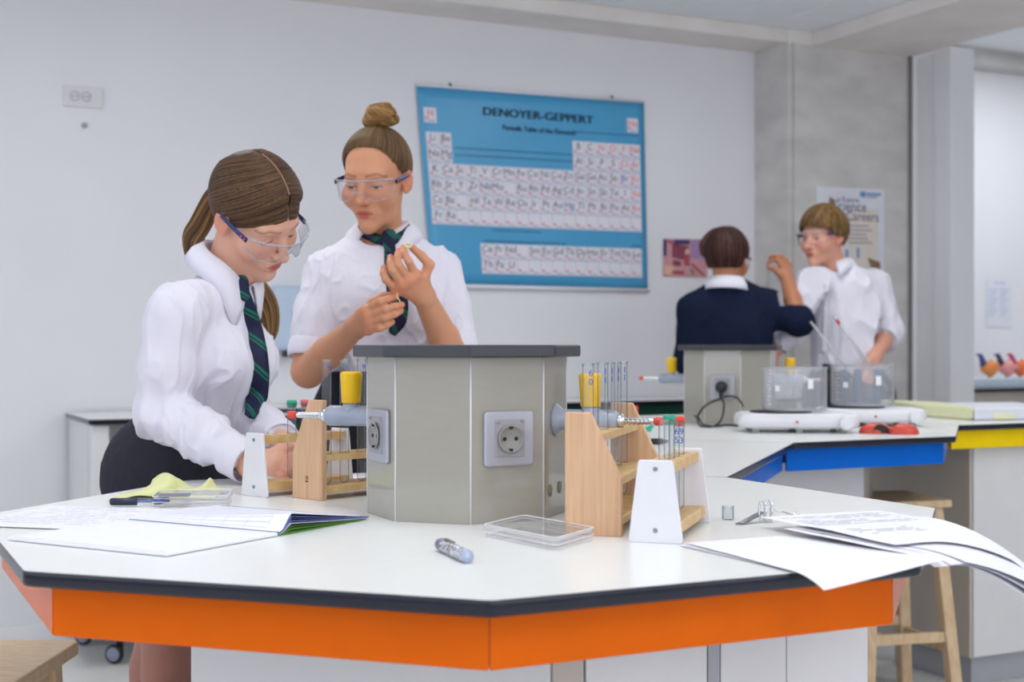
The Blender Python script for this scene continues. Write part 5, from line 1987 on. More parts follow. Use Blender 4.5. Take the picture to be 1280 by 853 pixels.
def tie_mat():
    m = mat('tie_navy', (24, 30, 62), 0.6, var=0.05, vscale=60, spec=0.3)
    t = m.node_tree
    b = t.nodes['Principled BSDF']
    uv = t.nodes.new('ShaderNodeAttribute'); uv.attribute_name = 'Col'
    sp = t.nodes.new('ShaderNodeSeparateColor')
    t.links.new(uv.outputs['Color'], sp.inputs[0])
    ad = t.nodes.new('ShaderNodeMath'); ad.operation = 'ADD'
    t.links.new(sp.outputs[0], ad.inputs[0]); t.links.new(sp.outputs[1], ad.inputs[1])
    fr = t.nodes.new('ShaderNodeMath'); fr.operation = 'FRACT'
    t.links.new(ad.outputs[0], fr.inputs[0])
    rp = t.nodes.new('ShaderNodeValToRGB')
    rp.color_ramp.interpolation = 'CONSTANT'
    e = rp.color_ramp.elements
    e[0].color = (0, 0, 0, 1); e[1].position = 0.62; e[1].color = (1, 1, 1, 1)
    e2 = rp.color_ramp.elements.new(0.74); e2.color = (0, 0, 0, 1)
    e3 = rp.color_ramp.elements.new(0.82); e3.color = (1, 1, 1, 1)
    e4 = rp.color_ramp.elements.new(0.90); e4.color = (0, 0, 0, 1)
    t.links.new(fr.outputs[0], rp.inputs[0])
    mx = t.nodes.new('ShaderNodeMix'); mx.data_type = 'RGBA'
    old = [n for n in t.nodes if n.type == 'VALTORGB'][0]
    t.links.new(rp.outputs[0], mx.inputs['Factor'])
    t.links.new(old.outputs[0], mx.inputs['A'])
    mx.inputs['B'].default_value = lin((18, 108, 84)) + [1]
    t.links.new(mx.outputs['Result'], b.inputs['Base Color'])
    return m


M_TIE = tie_mat()


def make_tie(parent, pts, widths, nrm, knot, thick=0.004, side=None):
    """blade along pts facing nrm, knot a rounded wedge"""
    pts = npv(*pts)
    t = np.linspace(0, 1, len(pts)); tt = np.linspace(0, 1, 30)
    P = np.stack([np.interp(tt, t, pts[:, d]) for d in range(3)], 1)
    P[1:-1] = (P[:-2] + 2 * P[1:-1] + P[2:]) / 4
    W = np.interp(tt, np.linspace(0, 1, len(widths)), widths)
    T = np.gradient(P, axis=0); T /= np.linalg.norm(T, axis=1, keepdims=True)
    nv_ = unit(nrm)
    B = np.cross(T, nv_); B /= np.linalg.norm(B, axis=1, keepdims=True)
    Nn = np.cross(B, T)
    prof = [(-1, 0), (-0.6, 0.75), (0, 1), (0.6, 0.75), (1, 0), (0, -0.6)]
    V, col = [], []
    L = np.concatenate([[0], np.cumsum(np.linalg.norm(np.diff(P, axis=0), axis=1))])
    for i in range(len(P)):
        for a, b in prof:
            V.append(P[i] + B[i] * a * W[i] / 2 + Nn[i] * b * thick)
            col.append((L[i] / 0.062 + 3.0, a * W[i] / 2 / 0.062 * 1.0 + 1.0, 0))
    k = len(prof); Q = []
    for i in range(len(P) - 1):
        for j in range(k):
            j2 = (j + 1) % k
            Q.append((i * k + j, i * k + j2, (i + 1) * k + j2, (i + 1) * k + j))
    Q += [tuple(range(k - 1, -1, -1)), tuple((len(P) - 1) * k + j for j in range(k))]
    o = np_obj('tie', np.array(V), Q, M_TIE, parent, np.array(col))
    kc, kd, kw = knot
    s = SDF(v3(kc) - 0.05, v3(kc) + 0.05, 0.0025)
    kd = unit(kd)
    s.cone(v3(kc) - kd * 0.014, v3(kc) + kd * 0.014, kw * 0.5, kw * 0.36, k=0.004, flat=(nv_, 0.6))
    V, Q = s.mesh()
    np_obj('knot', V, Q, M_TIE, o, np.stack([(V @ np.cross(kd, nv_)) / 0.05 + 5, (V @ kd) / 0.05 + 5, V[:, 0] * 0], 1))
    return o


def make_collar(parent, c, a, f, r=(0.058, 0.062), stand=0.034, gap=14, spread=0.03, drop=0.045, point=0.030, mat_=None, name='collar'):
    """turned-down shirt collar round a neck: c centre, a neck axis, f forward"""
    a = unit(a); f = v3(f) - a * (v3(f) @ a); f = f / np.linalg.norm(f); l = np.cross(a, f)
    c = v3(c)
    V, n = [], 41
    rows = 6
    for i in range(n):
        th = rad(gap) + (2 * PI - 2 * rad(gap)) * i / (n - 1)
        fr = max(0.0, math.cos(th)) ** 3          # 1 at the front ends
        dv = f * math.cos(th) * r[1] + l * math.sin(th) * r[0]
        du = dv / np.linalg.norm(dv)
        st = stand * (1 - 0.35 * fr)
        base = c + dv * 1.02 - a * 0.012 * fr
        top = c + dv * 0.98 + a * (st - 0.014 * fr)
        ov = top + du * 0.006 + a * 0.002
        side = math.copysign(1, math.sin(th))
        edge = top + du * (spread * (0.7 + 0.3 * fr)) - a * (drop + point * fr) + l * side * 0.022 * fr
        mid = (ov + edge) / 2 + du * 0.006
        V += [base, (base + top) / 2, top, ov, mid, edge]
    V = np.array(V)
    Q = [(i * rows + j, (i + 1) * rows + j, (i + 1) * rows + j + 1, i * rows + j + 1) for i in range(n - 1) for j in range(rows - 1)]
    o = np_obj(name, V, Q, mat_ or M_SHIRT, parent)
    md = o.modifiers.new('thickness', 'SOLIDIFY'); md.thickness = 0.0022; md.offset = 0
    return o


def hand(s, wrist, fingers, thumb, wr=0.023, fr=0.0082, flat=None):
    """fingers: list of joint lists (knuckle .. tip); thumb: base .. tip"""
    w = v3(wrist)
    for fg in fingers:
        pts = npv(*fg)
        s.cone(w, pts[0], wr * 0.82, fr * 1.45, k=0.012)
        rs = np.linspace(fr * 1.15, fr * 0.82, len(pts))
        s.chain(pts, rs, k=0.0035)
    for i in range(len(fingers) - 1):
        s.cone(fingers[i][0], fingers[i + 1][0], fr * 1.35, k=0.010)
    th = npv(*thumb)
    s.cone(w, th[0], wr * 0.8, fr * 1.5, k=0.012)
    s.chain(th, np.linspace(fr * 1.45, fr * 0.95, len(th)), k=0.005)
    return s


def nails(V, col, tips, skin):
    c = np.array(lin([min(255, skin[0] * 1.06), skin[1] * 0.98, skin[2] * 0.98]))
    r_ = np.array(lin([skin[0], skin[1] * 0.80, skin[2] * 0.78]))
    for p in tips:
        d = np.linalg.norm(V - v3(p), axis=1)
        w = np.exp(-(d / 0.016) ** 2)[:, None] * 0.5
        col[:] = col * (1 - w) + r_ * w
    return col


def make_goggles(name, label, X, person_c, low=0.0, grp='safety goggles'):
    """X: local head point -> world"""
    t = thing(name, label, 'goggles', person_c, grp)

    def lens(u, v):
        ph = (u * 2 - 1) * rad(74)
        top = 0.021 - 0.006 * (abs(u * 2 - 1)) ** 3
        bot = -0.030 + 0.024 * math.exp(-(math.degrees(ph) / 13) ** 2) + 0.016 * abs(u * 2 - 1) ** 4
        z = bot + (top - bot) * v + low
        return Vector(X((0.0795 * math.sin(ph), 0.033 + 0.084 * math.cos(ph) + 0.006 * v, z)))
    m = MB(); m.grid(lens, 48, 10); m.build('lens', M_GOG, t)
    m = MB(); m.tube([lens(i / 40, 1.0) for i in range(41)], 0.0022, 8); m.build('brow_rim', M_GOGR, t)
    m = MB(); m.tube([lens(i / 40, 0.0) for i in range(41)], 0.0013, 6); m.build('lower_rim', M_GOGR, t)
    for sx in (-1, 1):
        def bar(u, v):
            a = 2 * PI * u
            y = 0.064 + (-0.030 - 0.064) * v
            return Vector(X((sx * (0.0800 + 0.0015 * math.sin(PI * v)) + 0.0022 * math.cos(a), y, low + 0.010 + 0.002 * v + (0.0065 - 0.0022 * v) * math.sin(a) - 0.014 * max(0, v - 0.85) / 0.15)))
        m = MB(); m.grid(bar, 12, 14); m.build('temple', M_TEMPLE, t)
        m = MB()
        for k in (0.0, 1.0):
            m.box(Vector(X((sx * 0.0826, 0.060 - 0.010 * k, low + 0.0105))), (0.003, 0.003, 0.003))
        m.build('hinge_stud', M_RED, t)
    return t
# ------------------------------------------------------------------ the four people
def frame(Cw, L, f, u, sc=1.0):
    Cw = v3(Cw)
    M = np.stack([L, f, u])          # rows: local axes

    def X(p):
        return Cw + sc * (np.asarray(p, float) @ M)

    def inv(w):
        return ((np.asarray(w, float) - Cw) @ M.T) / sc
    return X, inv


def solve_centre(px, py, Y, local, L, f, u, sc=1.0):
    return v3(P2(px, py, Y)) - sc * (np.array(local) @ np.stack([L, f, u]))


def add_body(name, label, base, head, pieces, skin, head_paint, legs=None):
    """one continuous-looking skin mesh: head + neck, limbs, trunk"""
    t = thing(name, label, 'person', base)
    Vh, Qh, X = head
    parts = [(X(Vh), Qh, head_paint(Vh))]
    for V, Q, tips in pieces:
        col = np.tile(np.array(lin(skin)), (len(V), 1))
        if tips:
            col = nails(V, col, tips, skin)
        elif legs is not None:
            w = np.clip((0.72 - V[:, 2]) / 0.1, 0, 1)[:, None]
            col = col * (1 - w) + np.array(lin(legs)) * w
        parts.append((V, Q, col))
    V, Q, col = merge(parts)
    np_obj('body', V, Q, M_SKIN, t, col)
    return t


def add_hair(parent, name, capV, capQ, X, rgb, extra):
    col = np.tile(np.array(lin(rgb)), (len(capV), 1))
    V, Q, cc = merge([(X(capV), capQ, col)] + extra)
    o = np_obj(name, V, Q, M_HAIR, parent, cc)
    return o


def surf_strands(starts, target, X, off, S, rng, cols, w=0.0013, lift=0.0012, ctrl=None, hgt=0.0008, zl=None, jitter=0.0005):
    """strands over the skull from starts to target (local); ctrl pulls the middle sideways"""
    N = len(starts)
    t = np.linspace(0, 1, S)[None, :, None]
    tg = np.asarray(target)
    if tg.ndim == 1:
        tg = np.tile(tg, (N, 1))
    mid = (starts + tg) / 2 if ctrl is None else ctrl
    P = (1 - t) ** 2 * starts[:, None] + 2 * t * (1 - t) * mid[:, None] + t ** 2 * tg[:, None]
    jit = rng.normal(0, jitter, (N, 1, 3)) + 0.6 * jitter * np.sin(t * 5 + rng.random((N, 1, 1)) * 6) * rng.normal(0, 1, (N, 1, 3))
    P = on_cap(P + jit, off)
    if zl is not None:
        rp = hair_ramp(P[..., 2] - np.interp(P[..., 1], ZL_Y, zl))[..., None]
        P = on_cap(P, off * rp + 0.0008)
    nr = (P - CRC) / (CRR + off) ** 2
    nr /= np.linalg.norm(nr, axis=2, keepdims=True)
    P = P + nr * (lift * rng.random((N, 1, 1)))
    M = np.stack([X((1, 0, 0)) - X((0, 0, 0)), X((0, 1, 0)) - X((0, 0, 0)), X((0, 0, 1)) - X((0, 0, 0))])
    return strands(X(P), nr @ M, np.full(N, w) * (0.6 + 0.8 * rng.random(N)), hgt, cols)


# ================================================================== person 1: bent over the racks, ponytail
def person_ponytail():
    rng = np.random.default_rng(11)
    SK = (224, 172, 148)
    L, f, u = head_axes(rad(-26), rad(39), rad(-22))
    sc = 1.0
    Cw = v3(P2(319.5, 268.5, 2.82))
    X, inv = frame(Cw, L, f, u, sc)
    # trunk joints
    F1 = np.array([math.cos(rad(-24)), math.sin(rad(-24)), 0]); L1 = np.array([-F1[1], F1[0], 0])
    neck = v3(P2(279, 352, 2.86))
    chest = v3(P2(258, 425, 2.89)); waist = v3(P2(253, 523, 2.93)); hip = v3(P2(219, 600, 2.97))
    S1, E1, W1 = v3(P2(219, 390, 2.72)), v3(P2(203, 516, 2.74)), v3(P2(312, 581, 2.60))
    S2, E2, W2 = v3(P2(297, 375, 3.02)), v3(P2(296, 500, 3.02)), v3(P2(352, 553, 2.76))
    # head
    Vh, Qh = make_head(inv(neck + np.array([0.0, 0, -0.02])), 0.0017, True)
    # hands
    s = SDF(v3((-0.62, 2.38, 0.88)), v3((-0.28, 2.88, 1.06)), 0.0026)
    J = lambda x, y, Y: P2(x, y, Y)
    s.cone(W1 - (W1 - E1) * 0.25, W1, 0.027, 0.022, k=0.01)
    s.cone(W2 - (W2 - E2) * 0.25, W2, 0.027, 0.022, k=0.01)
    f1 = [[J(350, 566, 2.575), J(366, 572, 2.55), J(378, 584, 2.55), J(383, 595, 2.55)],
          [J(350, 573, 2.56), J(367, 582, 2.54), J(376, 594, 2.54), J(377, 602, 2.545)],
          [J(347, 580, 2.55), J(362, 590, 2.53), J(368, 600, 2.535), J(366, 606, 2.54)],
          [J(343, 587, 2.55), J(354, 597, 2.535), J(358, 604, 2.54), J(355, 608, 2.545)]]
    th1 = [J(334, 572, 2.57), J(350, 562, 2.565), J(364, 560, 2.555)]
    hand(s, W1, f1, th1)
    f2 = [[J(380, 566, 2.70), J(396, 566, 2.66), J(405, 574, 2.65), J(409, 581, 2.65)],
          [J(381, 573, 2.69), J(397, 575, 2.655), J(404, 583, 2.645), J(406, 590, 2.65)],
          [J(379, 580, 2.685), J(393, 584, 2.65), J(399, 592, 2.645), J(398, 598, 2.65)],
          [J(376, 586, 2.68), J(387, 592, 2.655), J(391, 598, 2.65), J(389, 602, 2.655)]]
    th2 = [J(368, 571, 2.69), J(384, 562, 2.68), J(398, 560, 2.665)]
    hand(s, W2, f2, th2)
    Vb, Qb = s.mesh()
    # legs and trunk
    b0 = (hip[0], hip[1], 0)
    k1 = v3(P2(212, 835, 2.93)); k2 = v3(P2(196, 835, 3.06))
    s = SDF(v3((hip[0] - 0.28, hip[1] - 0.30, 0.0)), v3((hip[0] + 0.42, hip[1] + 0.35, 1.42)), 0.007)
    for kk, off in ((k1, -0.075), (k2, 0.075)):
        s.cone(hip + L1 * off * 0.7, kk, 0.068, 0.056, k=0.02)
        s.chain([kk, kk + np.array([-0.02, 0, -0.14]), np.array([kk[0] - 0.015, kk[1], 0.08])], [0.054, 0.053, 0.034], k=0.02)
        s.cone(np.array([kk[0] - 0.02, kk[1], 0.045]), np.array([kk[0], kk[1], 0.035]) + F1 * 0.13, 0.036, 0.026, k=0.02)
    s.cone(hip, waist, 0.09, 0.08, k=0.03, flat=(F1, 0.8)); s.cone(waist, chest, 0.08, 0.09, k=0.03, flat=(F1, 0.8)); s.cone(chest, neck, 0.09, 0.045, k=0.03, flat=(F1, 0.8))
    Vt, Qt = s.mesh()
    t = add_body('person', 'person with long brown ponytail bending over the test tube racks', (b0[0], b0[1], 0), (Vh, Qh, X),
                 [(Vb, Qb, [g[-1] for g in f1 + f2] + [th1[-1], th2[-1]] + [g[1] for g in f1]), (Vt, Qt, None)], SK,
                 lambda v: paint_head(v, SK, (196, 96, 98), (110, 78, 56), lid=0.75), legs=(168, 118, 104))  # lower legs in a tights tone with the shade under the table put in
    # shoes
    for kk in (k1, k2):
        s = SDF((kk[0] - 0.12, kk[1] - 0.2, -0.002), (kk[0] + 0.24, kk[1] + 0.12, 0.14), 0.005)
        s.cone((kk[0] - 0.03, kk[1], 0.045), np.array([kk[0], kk[1], 0.04]) + F1 * 0.15, 0.045, 0.036, k=0.02)
        s.cut((0, 0, 0.001), (0, 0, -1)); s.cut((kk[0], kk[1], 0.075), (0, 0, 1))
        np_obj('shoe', *s.mesh(), M_BLACKP, t)
    # skirt
    s = SDF((hip[0] - 0.25, hip[1] - 0.28, 0.50), (hip[0] + 0.32, hip[1] + 0.28, 1.05), 0.005)
    hem = np.array([(k1[0] + k2[0]) / 2, (k1[1] + k2[1]) / 2, 0.55])
    wb = waist + np.array([0.0, 0, 0.012])
    s.cone(wb, hip + np.array([0.012, 0, 0.01]), 0.118, 0.148, k=0.03, flat=(F1, 0.86))
    s.cone(hip + np.array([0.012, 0, 0.01]), hem, 0.148, 0.135, k=0.03, flat=(F1, 0.86))
    s.ell(hip + F1 * -0.048 + np.array([0, 0, 0.01]), (0.115, 0.12, 0.12), k=0.05)
    s.cut(wb, wb - hip); s.cut((0, 0, 0.60), (0, 0, -1))
    V, Q = s.mesh()
    np_obj('skirt', wrinkle(V, Q, 0.003, 9, 3), Q, M_SKIRT, t)
    # shirt
    s = SDF((-0.86, 2.50, 0.93), (-0.38, 3.20, 1.50), 0.004)
    fl = (F1, 0.80)
    cm = waist * 0.45 + chest * 0.55 + F1 * 0.010
    s.cone(waist + np.array([0.004, 0, -0.02]), cm, 0.112, 0.124, k=0.03, flat=fl)
    s.cone(cm, chest + F1 * 0.004, 0.124, 0.126, k=0.03, flat=fl)
    s.cone(chest, neck - np.array([0, 0, 0.045]), 0.124, 0.066, k=0.03, flat=(F1, 0.82))
    s.cone(S1 + np.array([0.012, 0.012, -0.008]), S2 + np.array([-0.012, 0, -0.010]), 0.044, 0.044, k=0.03)
    s.cone(neck - np.array([0, 0, 0.035]), S1 * 0.7 + neck * 0.3, 0.046, 0.044, k=0.03)
    s.cone(neck - np.array([0, 0, 0.04]), neck - np.array([0, 0, 0.012]), 0.062, 0.055, k=0.02)
    for sg in (-1, 1):
        s.ell(chest + F1 * 0.078 + L1 * 0.055 * sg + np.array([0, 0, -0.045]), (0.056, 0.056, 0.056), k=0.05)
    U1 = S1 + (E1 - S1) * 0.55
    s.cone(S1, U1, 0.052, 0.056, k=0.03); s.cone(U1, E1, 0.056, 0.054, k=0.02)
    Fm = E1 + (W1 - E1) * 0.5
    s.cone(E1, Fm, 0.054, 0.047, k=0.016); s.cone(Fm, W1, 0.047, 0.035, k=0.016)
    s.cone(S2, E2, 0.058, 0.050, k=0.025); s.cone(E2, W2, 0.050, 0.035, k=0.02)
    s.cut(W1 - (W1 - E1) * 0.02, W1 - E1, 0.06); s.cut(W2 - (W2 - E2) * 0.02, W2 - E2, 0.06)
    s.cut(waist + np.array([0, 0, -0.045]), (0, 0, -1), 0.22)
    V, Q = s.mesh()
    V = wrinkle(V, Q, 0.0085, 12, 2.9, (1.25, 1.25, 0.42), calm=neck)
    # elbow and forearm creases
    ax_ = unit(W1 - E1); tt = (V - E1) @ ax_; dd = np.linalg.norm((V - E1) - np.outer(tt, ax_), axis=1)
    N = vnormals(V, Q)
    wgt = np.exp(-((tt - 0.02) / 0.07) ** 2 - (dd / 0.07) ** 4)
    V = V + N * (0.0055 * wgt * np.sin(tt * 150 + V[:, 2] * 60))[:, None]
    wgt = np.exp(-((tt - 0.13) / 0.05) ** 2 - (dd / 0.065) ** 4)
    V = V + N * (0.004 * wgt * np.sin(tt * 170 + V[:, 1] * 90))[:, None]
    np_obj('shirt', V, Q, M_SHIRT, t)
    for Wr, Er, nm in ((W1, E1, 'cuff'), (W2, E2, 'cuff')):
        m = MB(); a_ = Vector(unit(Wr - Er)); m.lathe(Vector(Wr) - a_ * 0.052, a_, [(0.0425, 0), (0.0415, 0.012), (0.0405, 0.05), (0.039, 0.052), (0.036, 0.046)], 28, 0, True, False, False); m.build(nm, M_SHIRT, t, subd=1)
    # collar
    make_collar(t, neck + np.array([0.0, 0, 0.008]), Vector(X((0, 0, 0)) - neck) , F1 * 0.9, r=(0.058, 0.064), stand=0.048, gap=10, spread=0.040, drop=0.044, point=0.036)
    # tie
    tp = drape_px(V, Q, [(304, 364), (311, 386), (317, 412), (321, 440), (323, 468), (322, 496), (314, 521)], 0.010)
    tp[-2][1] -= 0.01; tp[-1][1] -= 0.02
    nk = tp[0] + np.array([0, -0.004, 0.004])
    make_tie(t, tp, [0.024, 0.030, 0.038, 0.044, 0.047, 0.047, 0.022], F1 + np.array([-0.55, -0.9, 0]), (nk, (0.012, 0, -0.05), 0.032))
    # hair: centre parting, swept back, ponytail over the far shoulder
    zl = [-0.085, -0.082, -0.060, 0.006, 0.018, 0.034, 0.058, 0.084, 0.10, 0.12]
    cv, cq = hair_cap(zl, 0.0028, 0.0105)
    n = 2600
    a = rng.random(n)
    sy = 0.090 - 0.149 * a
    part = np.stack([np.zeros(n), sy, 0.034 + 0.0965 * np.sqrt(np.clip(1 - ((sy + 0.012) / 0.1035) ** 2, 0.02, 1))], 1)
    side = np.where(rng.random(n) < 0.5, 1.0, -1.0)
    part[:, 0] = side * 0.003
    low = np.clip(1 - a * 1.05 + rng.normal(0, 0.04, n), 0, 1)
    ctrl = np.stack([side * (0.045 + 0.075 * low), -0.03 + 0.085 * low ** 1.2, 0.150 - 0.135 * low], 1)
    tg = np.stack([side * 0.010, -0.098 + 0 * low, -0.012 - 0.040 * low], 1)
    BR, HI = (52, 37, 27), (112, 82, 56)
    ex = [surf_strands(part, tg, X, 0.0118, 20, rng, hair_cols(n, BR, HI, rng), w=0.0017, ctrl=ctrl, lift=0.0016, zl=zl)]
    # short hairs combed back along the hairline above the ear
    m_ = 700
    yy_ = rng.uniform(-0.02, 0.07, m_); sd_ = np.where(rng.random(m_) < 0.5, 1.0, -1.0)
    st_ = on_cap(np.stack([sd_ * 0.09, yy_, np.interp(yy_, ZL_Y, zl) + 0.012 * rng.random(m_)], 1), 0.003)
    tg_ = np.stack([sd_ * 0.012, -0.095 + 0 * yy_, -0.048 + 0.01 * rng.random(m_)], 1)
    ct_ = np.stack([sd_ * 0.105, -0.04 + 0 * yy_, np.interp(yy_, ZL_Y, zl) - 0.004], 1)
    ex.append(surf_strands(st_, tg_, X, 0.0118, 16, rng, hair_cols(m_, BR, HI, rng), w=0.0015, ctrl=ct_, lift=0.0012, zl=zl))
    # skin line of the parting is left bare by a narrow pale strip
    pt = [X((0, -0.098, -0.028)), X((0, -0.118, -0.040)), v3(P2(252, 278, 2.93)), v3(P2(242, 300, 2.98)), v3(P2(256, 332, 3.06)), v3(P2(305, 352, 3.06)), v3(P2(330, 380, 2.98)), v3(P2(336, 412, 2.96)), v3(P2(331, 434, 2.95))]
    ex.append(bundle(pt, [0.018, 0.020, 0.022, 0.022, 0.025, 0.030, 0.028, 0.020, 0.006], 420, 34, rng, hair_cols(420, (84, 60, 38), (160, 122, 76), rng), w=0.0026, wav=0.25))
    hr = add_hair(t, 'hair', cv, cq, X, (52, 38, 28), ex)
    m = MB(); m.tube([Vector(X((0.018 * math.cos(q), -0.106 - 0.008 * math.sin(q), -0.034 + 0.017 * math.sin(q)))) for q in np.linspace(0, 2 * PI, 20)], 0.005, 8); m.build('hair_tie', M_BLACKP, t)
    m = MB()
    yy = np.linspace(0.088, -0.03, 24)
    pr = [on_cap(np.array([[0, y, 0.12]]), 0.0128)[0] for y in yy]
    m.grid(lambda q, v: Vector(X(np.array([np.interp(q, np.linspace(0, 1, 24), [p[d] for p in pr]) for d in range(3)]) + np.array([(v - 0.5) * 0.0035, 0, 0.0016]))), 23, 1)
    m.build('parting', mat('scalp', (150, 112, 90), 0.6), t)
    make_goggles('safety_goggles', 'clear safety goggles with blue temples on the bending person', X, X((0, 0.1, -0.03)), low=-0.004)
    # dark glass tube in the far hand
    m = MB(); a_, b_ = P2(396, 578, 2.632), P2(428, 571, 2.60)
    m.tube([a_, b_], 0.0078, 14)
    tag(m.build('glass_tube', glass_mat('smoke_glass', (120, 124, 140), 1.5, 0.03, haze=0.15, hazecol=(120, 124, 140))), 'dark glass tube held low by the bending person behind the beech rack', 'glass tube')


# ================================================================== person 2: hair bun, looking at the ring in raised hand
def person_bun():
    rng = np.random.default_rng(12)
    SK = (212, 152, 118)
    L, f, u = head_axes(rad(-109), rad(17), rad(2))
    Cw = v3(P2(470.5, 224.5, 3.36))
    X, inv = frame(Cw, L, f, u, 1.0)
    F2 = np.array([math.cos(rad(-104)), math.sin(rad(-104)), 0]); L2 = np.array([-F2[1], F2[0], 0])
    neck = v3(P2(477, 303, 3.43)); chest = v3(P2(474, 370, 3.44)); waist = v3(P2(470, 462, 3.46)); hip = v3(P2(468, 545, 3.48))
    S1, E1, W1 = v3(P2(404, 340, 3.40)), v3(P2(385, 464, 3.34)), v3(P2(444, 410, 3.17))       # her right arm (viewer's left)
    S2, E2, W2 = v3(P2(554, 336, 3.46)), v3(P2(573, 462, 3.38)), v3(P2(530, 371, 3.15))
    Vh, Qh = make_head(inv(neck + np.array([0, 0, -0.02])), 0.0018, True)
    J = lambda x, y, Y: P2(x, y, Y)
    s = SDF(v3((-0.58, 3.0, 1.00)), v3((-0.08, 3.46, 1.42)), 0.0026)
    s.chain([E1 + (S1 - E1) * 0.3, E1, E1 + (W1 - E1) * 0.45, W1], [0.043, 0.040, 0.037, 0.0255], k=0.012)
    s.chain([E2 + (S2 - E2) * 0.3, E2, E2 + (W2 - E2) * 0.45, W2], [0.043, 0.041, 0.037, 0.0255], k=0.012)
    f1 = [[J(457, 389, 3.11), J(475, 377, 3.085), J(486, 374, 3.085), J(494, 372.5, 3.095)],
          [J(460, 396, 3.105), J(482, 386.5, 3.08), J(494, 383, 3.08), J(502.5, 381, 3.09)],
          [J(461, 404, 3.11), J(481, 397.5, 3.085), J(493, 393, 3.085), J(501, 389, 3.095)],
          [J(460, 412, 3.12), J(475, 410, 3.095), J(484, 406, 3.095), J(490, 402.5, 3.10)]]
    th1 = [J(452, 392, 3.13), J(468, 377, 3.12), J(480, 371, 3.115), J(491, 369, 3.11)]
    hand(s, W1, f1, th1, wr=0.025, fr=0.0088)
    f2 = [[J(520, 345, 3.09), J(511, 327, 3.065), J(505.5, 317, 3.075), J(503.5, 309.5, 3.095)],
          [J(511, 350, 3.085), J(498.5, 332, 3.06), J(496.5, 322, 3.07), J(498, 314, 3.085)],
          [J(502, 355, 3.085), J(490.5, 339, 3.06), J(487.5, 329, 3.07), J(488, 321.5, 3.085)],
          [J(495, 360, 3.095), J(482.5, 350, 3.07), J(479.5, 342, 3.075), J(480, 334.5, 3.085)]]
    th2 = [J(530, 346, 3.115), J(537, 331, 3.11), J(527, 320, 3.105), J(516, 310.5, 3.10)]
    hand(s, W2, f2, th2, wr=0.025, fr=0.0088)
    Vb, Qb = s.mesh()
    s = SDF((hip[0] - 0.26, hip[1] - 0.26, 0.0), (hip[0] + 0.26, hip[1] + 0.22, 1.5), 0.008)
    for off in (-0.08, 0.08):
        h0 = hip + L2 * off
        s.chain([h0, np.array([h0[0], h0[1], 0.48]), np.array([h0[0], h0[1] + 0.01, 0.30]), np.array([h0[0], h0[1] + 0.02, 0.07])], [0.085, 0.055, 0.052, 0.034], k=0.02)
        s.cone((h0[0], h0[1] + 0.02, 0.04), np.array([h0[0], h0[1], 0.03]) + F2 * 0.13, 0.034, 0.026, k=0.02)
    s.cone(hip, waist, 0.11, 0.09, k=0.03, flat=(F2, 0.75)); s.cone(waist, chest, 0.09, 0.11, k=0.03, flat=(F2, 0.75)); s.cone(chest, neck, 0.10, 0.045, k=0.03, flat=(F2, 0.75))
    Vt, Qt = s.mesh()
    t = add_body('person', 'person with hair bun and rolled sleeves examining a tiny ring', (hip[0], hip[1], 0), (Vh, Qh, X),
                 [(Vb, Qb, [g[-1] for g in f1 + f2] + [th1[-1], th2[-1]] + [g[0] for g in f1 + f2]), (Vt, Qt, None)], SK,
                 lambda v: paint_head(v, SK, (190, 84, 84), (96, 68, 46), lid=0.58, blush=0.3))
    for off in (-0.08, 0.08):
        h0 = hip + L2 * off
        s = SDF((h0[0] - 0.10, h0[1] - 0.26, -0.002), (h0[0] + 0.10, h0[1] + 0.10, 0.12), 0.005)
        s.cone((h0[0], h0[1] + 0.02, 0.04), np.array([h0[0], h0[1], 0.035]) + F2 * 0.15, 0.043, 0.034, k=0.02)
        s.cut((0, 0, 0.001), (0, 0, -1)); s.cut((h0[0], h0[1], 0.07), (0, 0, 1))
        np_obj('shoe', *s.mesh(), M_BLACKP, t)
    s = SDF((hip[0] - 0.26, hip[1] - 0.26, 0.48), (hip[0] + 0.26, hip[1] + 0.24, 1.14), 0.006)
    wb = waist + np.array([0, 0, -0.004])
    s.cone(wb, hip, 0.128, 0.172, k=0.03, flat=(F2, 0.72)); s.cone(hip, hip * np.array([1, 1, 0]) + np.array([0, 0, 0.5]), 0.172, 0.175, k=0.03, flat=(F2, 0.72))
    s.cut(wb, (0, 0, 1)); s.cut((0, 0, 0.52), (0, 0, -1))
    np_obj('skirt', *s.mesh(), mat('skirt_black', (34, 35, 44), 0.85, var=0.06, vscale=30, spec=0.2), t)
    # shirt
    s = SDF((-0.62, 3.18, 1.05), (-0.02, 3.68, 1.47), 0.0042)
    fl = (F2, 0.70)
    cm = waist * 0.5 + chest * 0.5
    s.cone(waist, cm, 0.122, 0.132, k=0.03, flat=fl); s.cone(cm, chest, 0.132, 0.148, k=0.03, flat=fl)
    s.cone(chest, chest * 0.4 + neck * 0.6, 0.145, 0.110, k=0.03, flat=(F2, 0.66))
    s.cone(chest * 0.5 + neck * 0.5, neck - np.array([0, 0, 0.04]), 0.098, 0.062, k=0.03, flat=(F2, 0.75))
    s.cone(S1 + np.array([0.02, 0, -0.002]), S2 + np.array([-0.02, 0, -0.002]), 0.046, 0.046, k=0.03)
    for S_ in (S1, S2):
        s.cone(neck - np.array([0, 0, 0.030]), S_ * 0.6 + neck * 0.4, 0.040, 0.042, k=0.03)
    for sg in (-1, 1):
        s.ell(chest + F2 * 0.080 + L2 * 0.066 * sg + np.array([0, 0, -0.012]), (0.064, 0.050, 0.062), k=0.06)
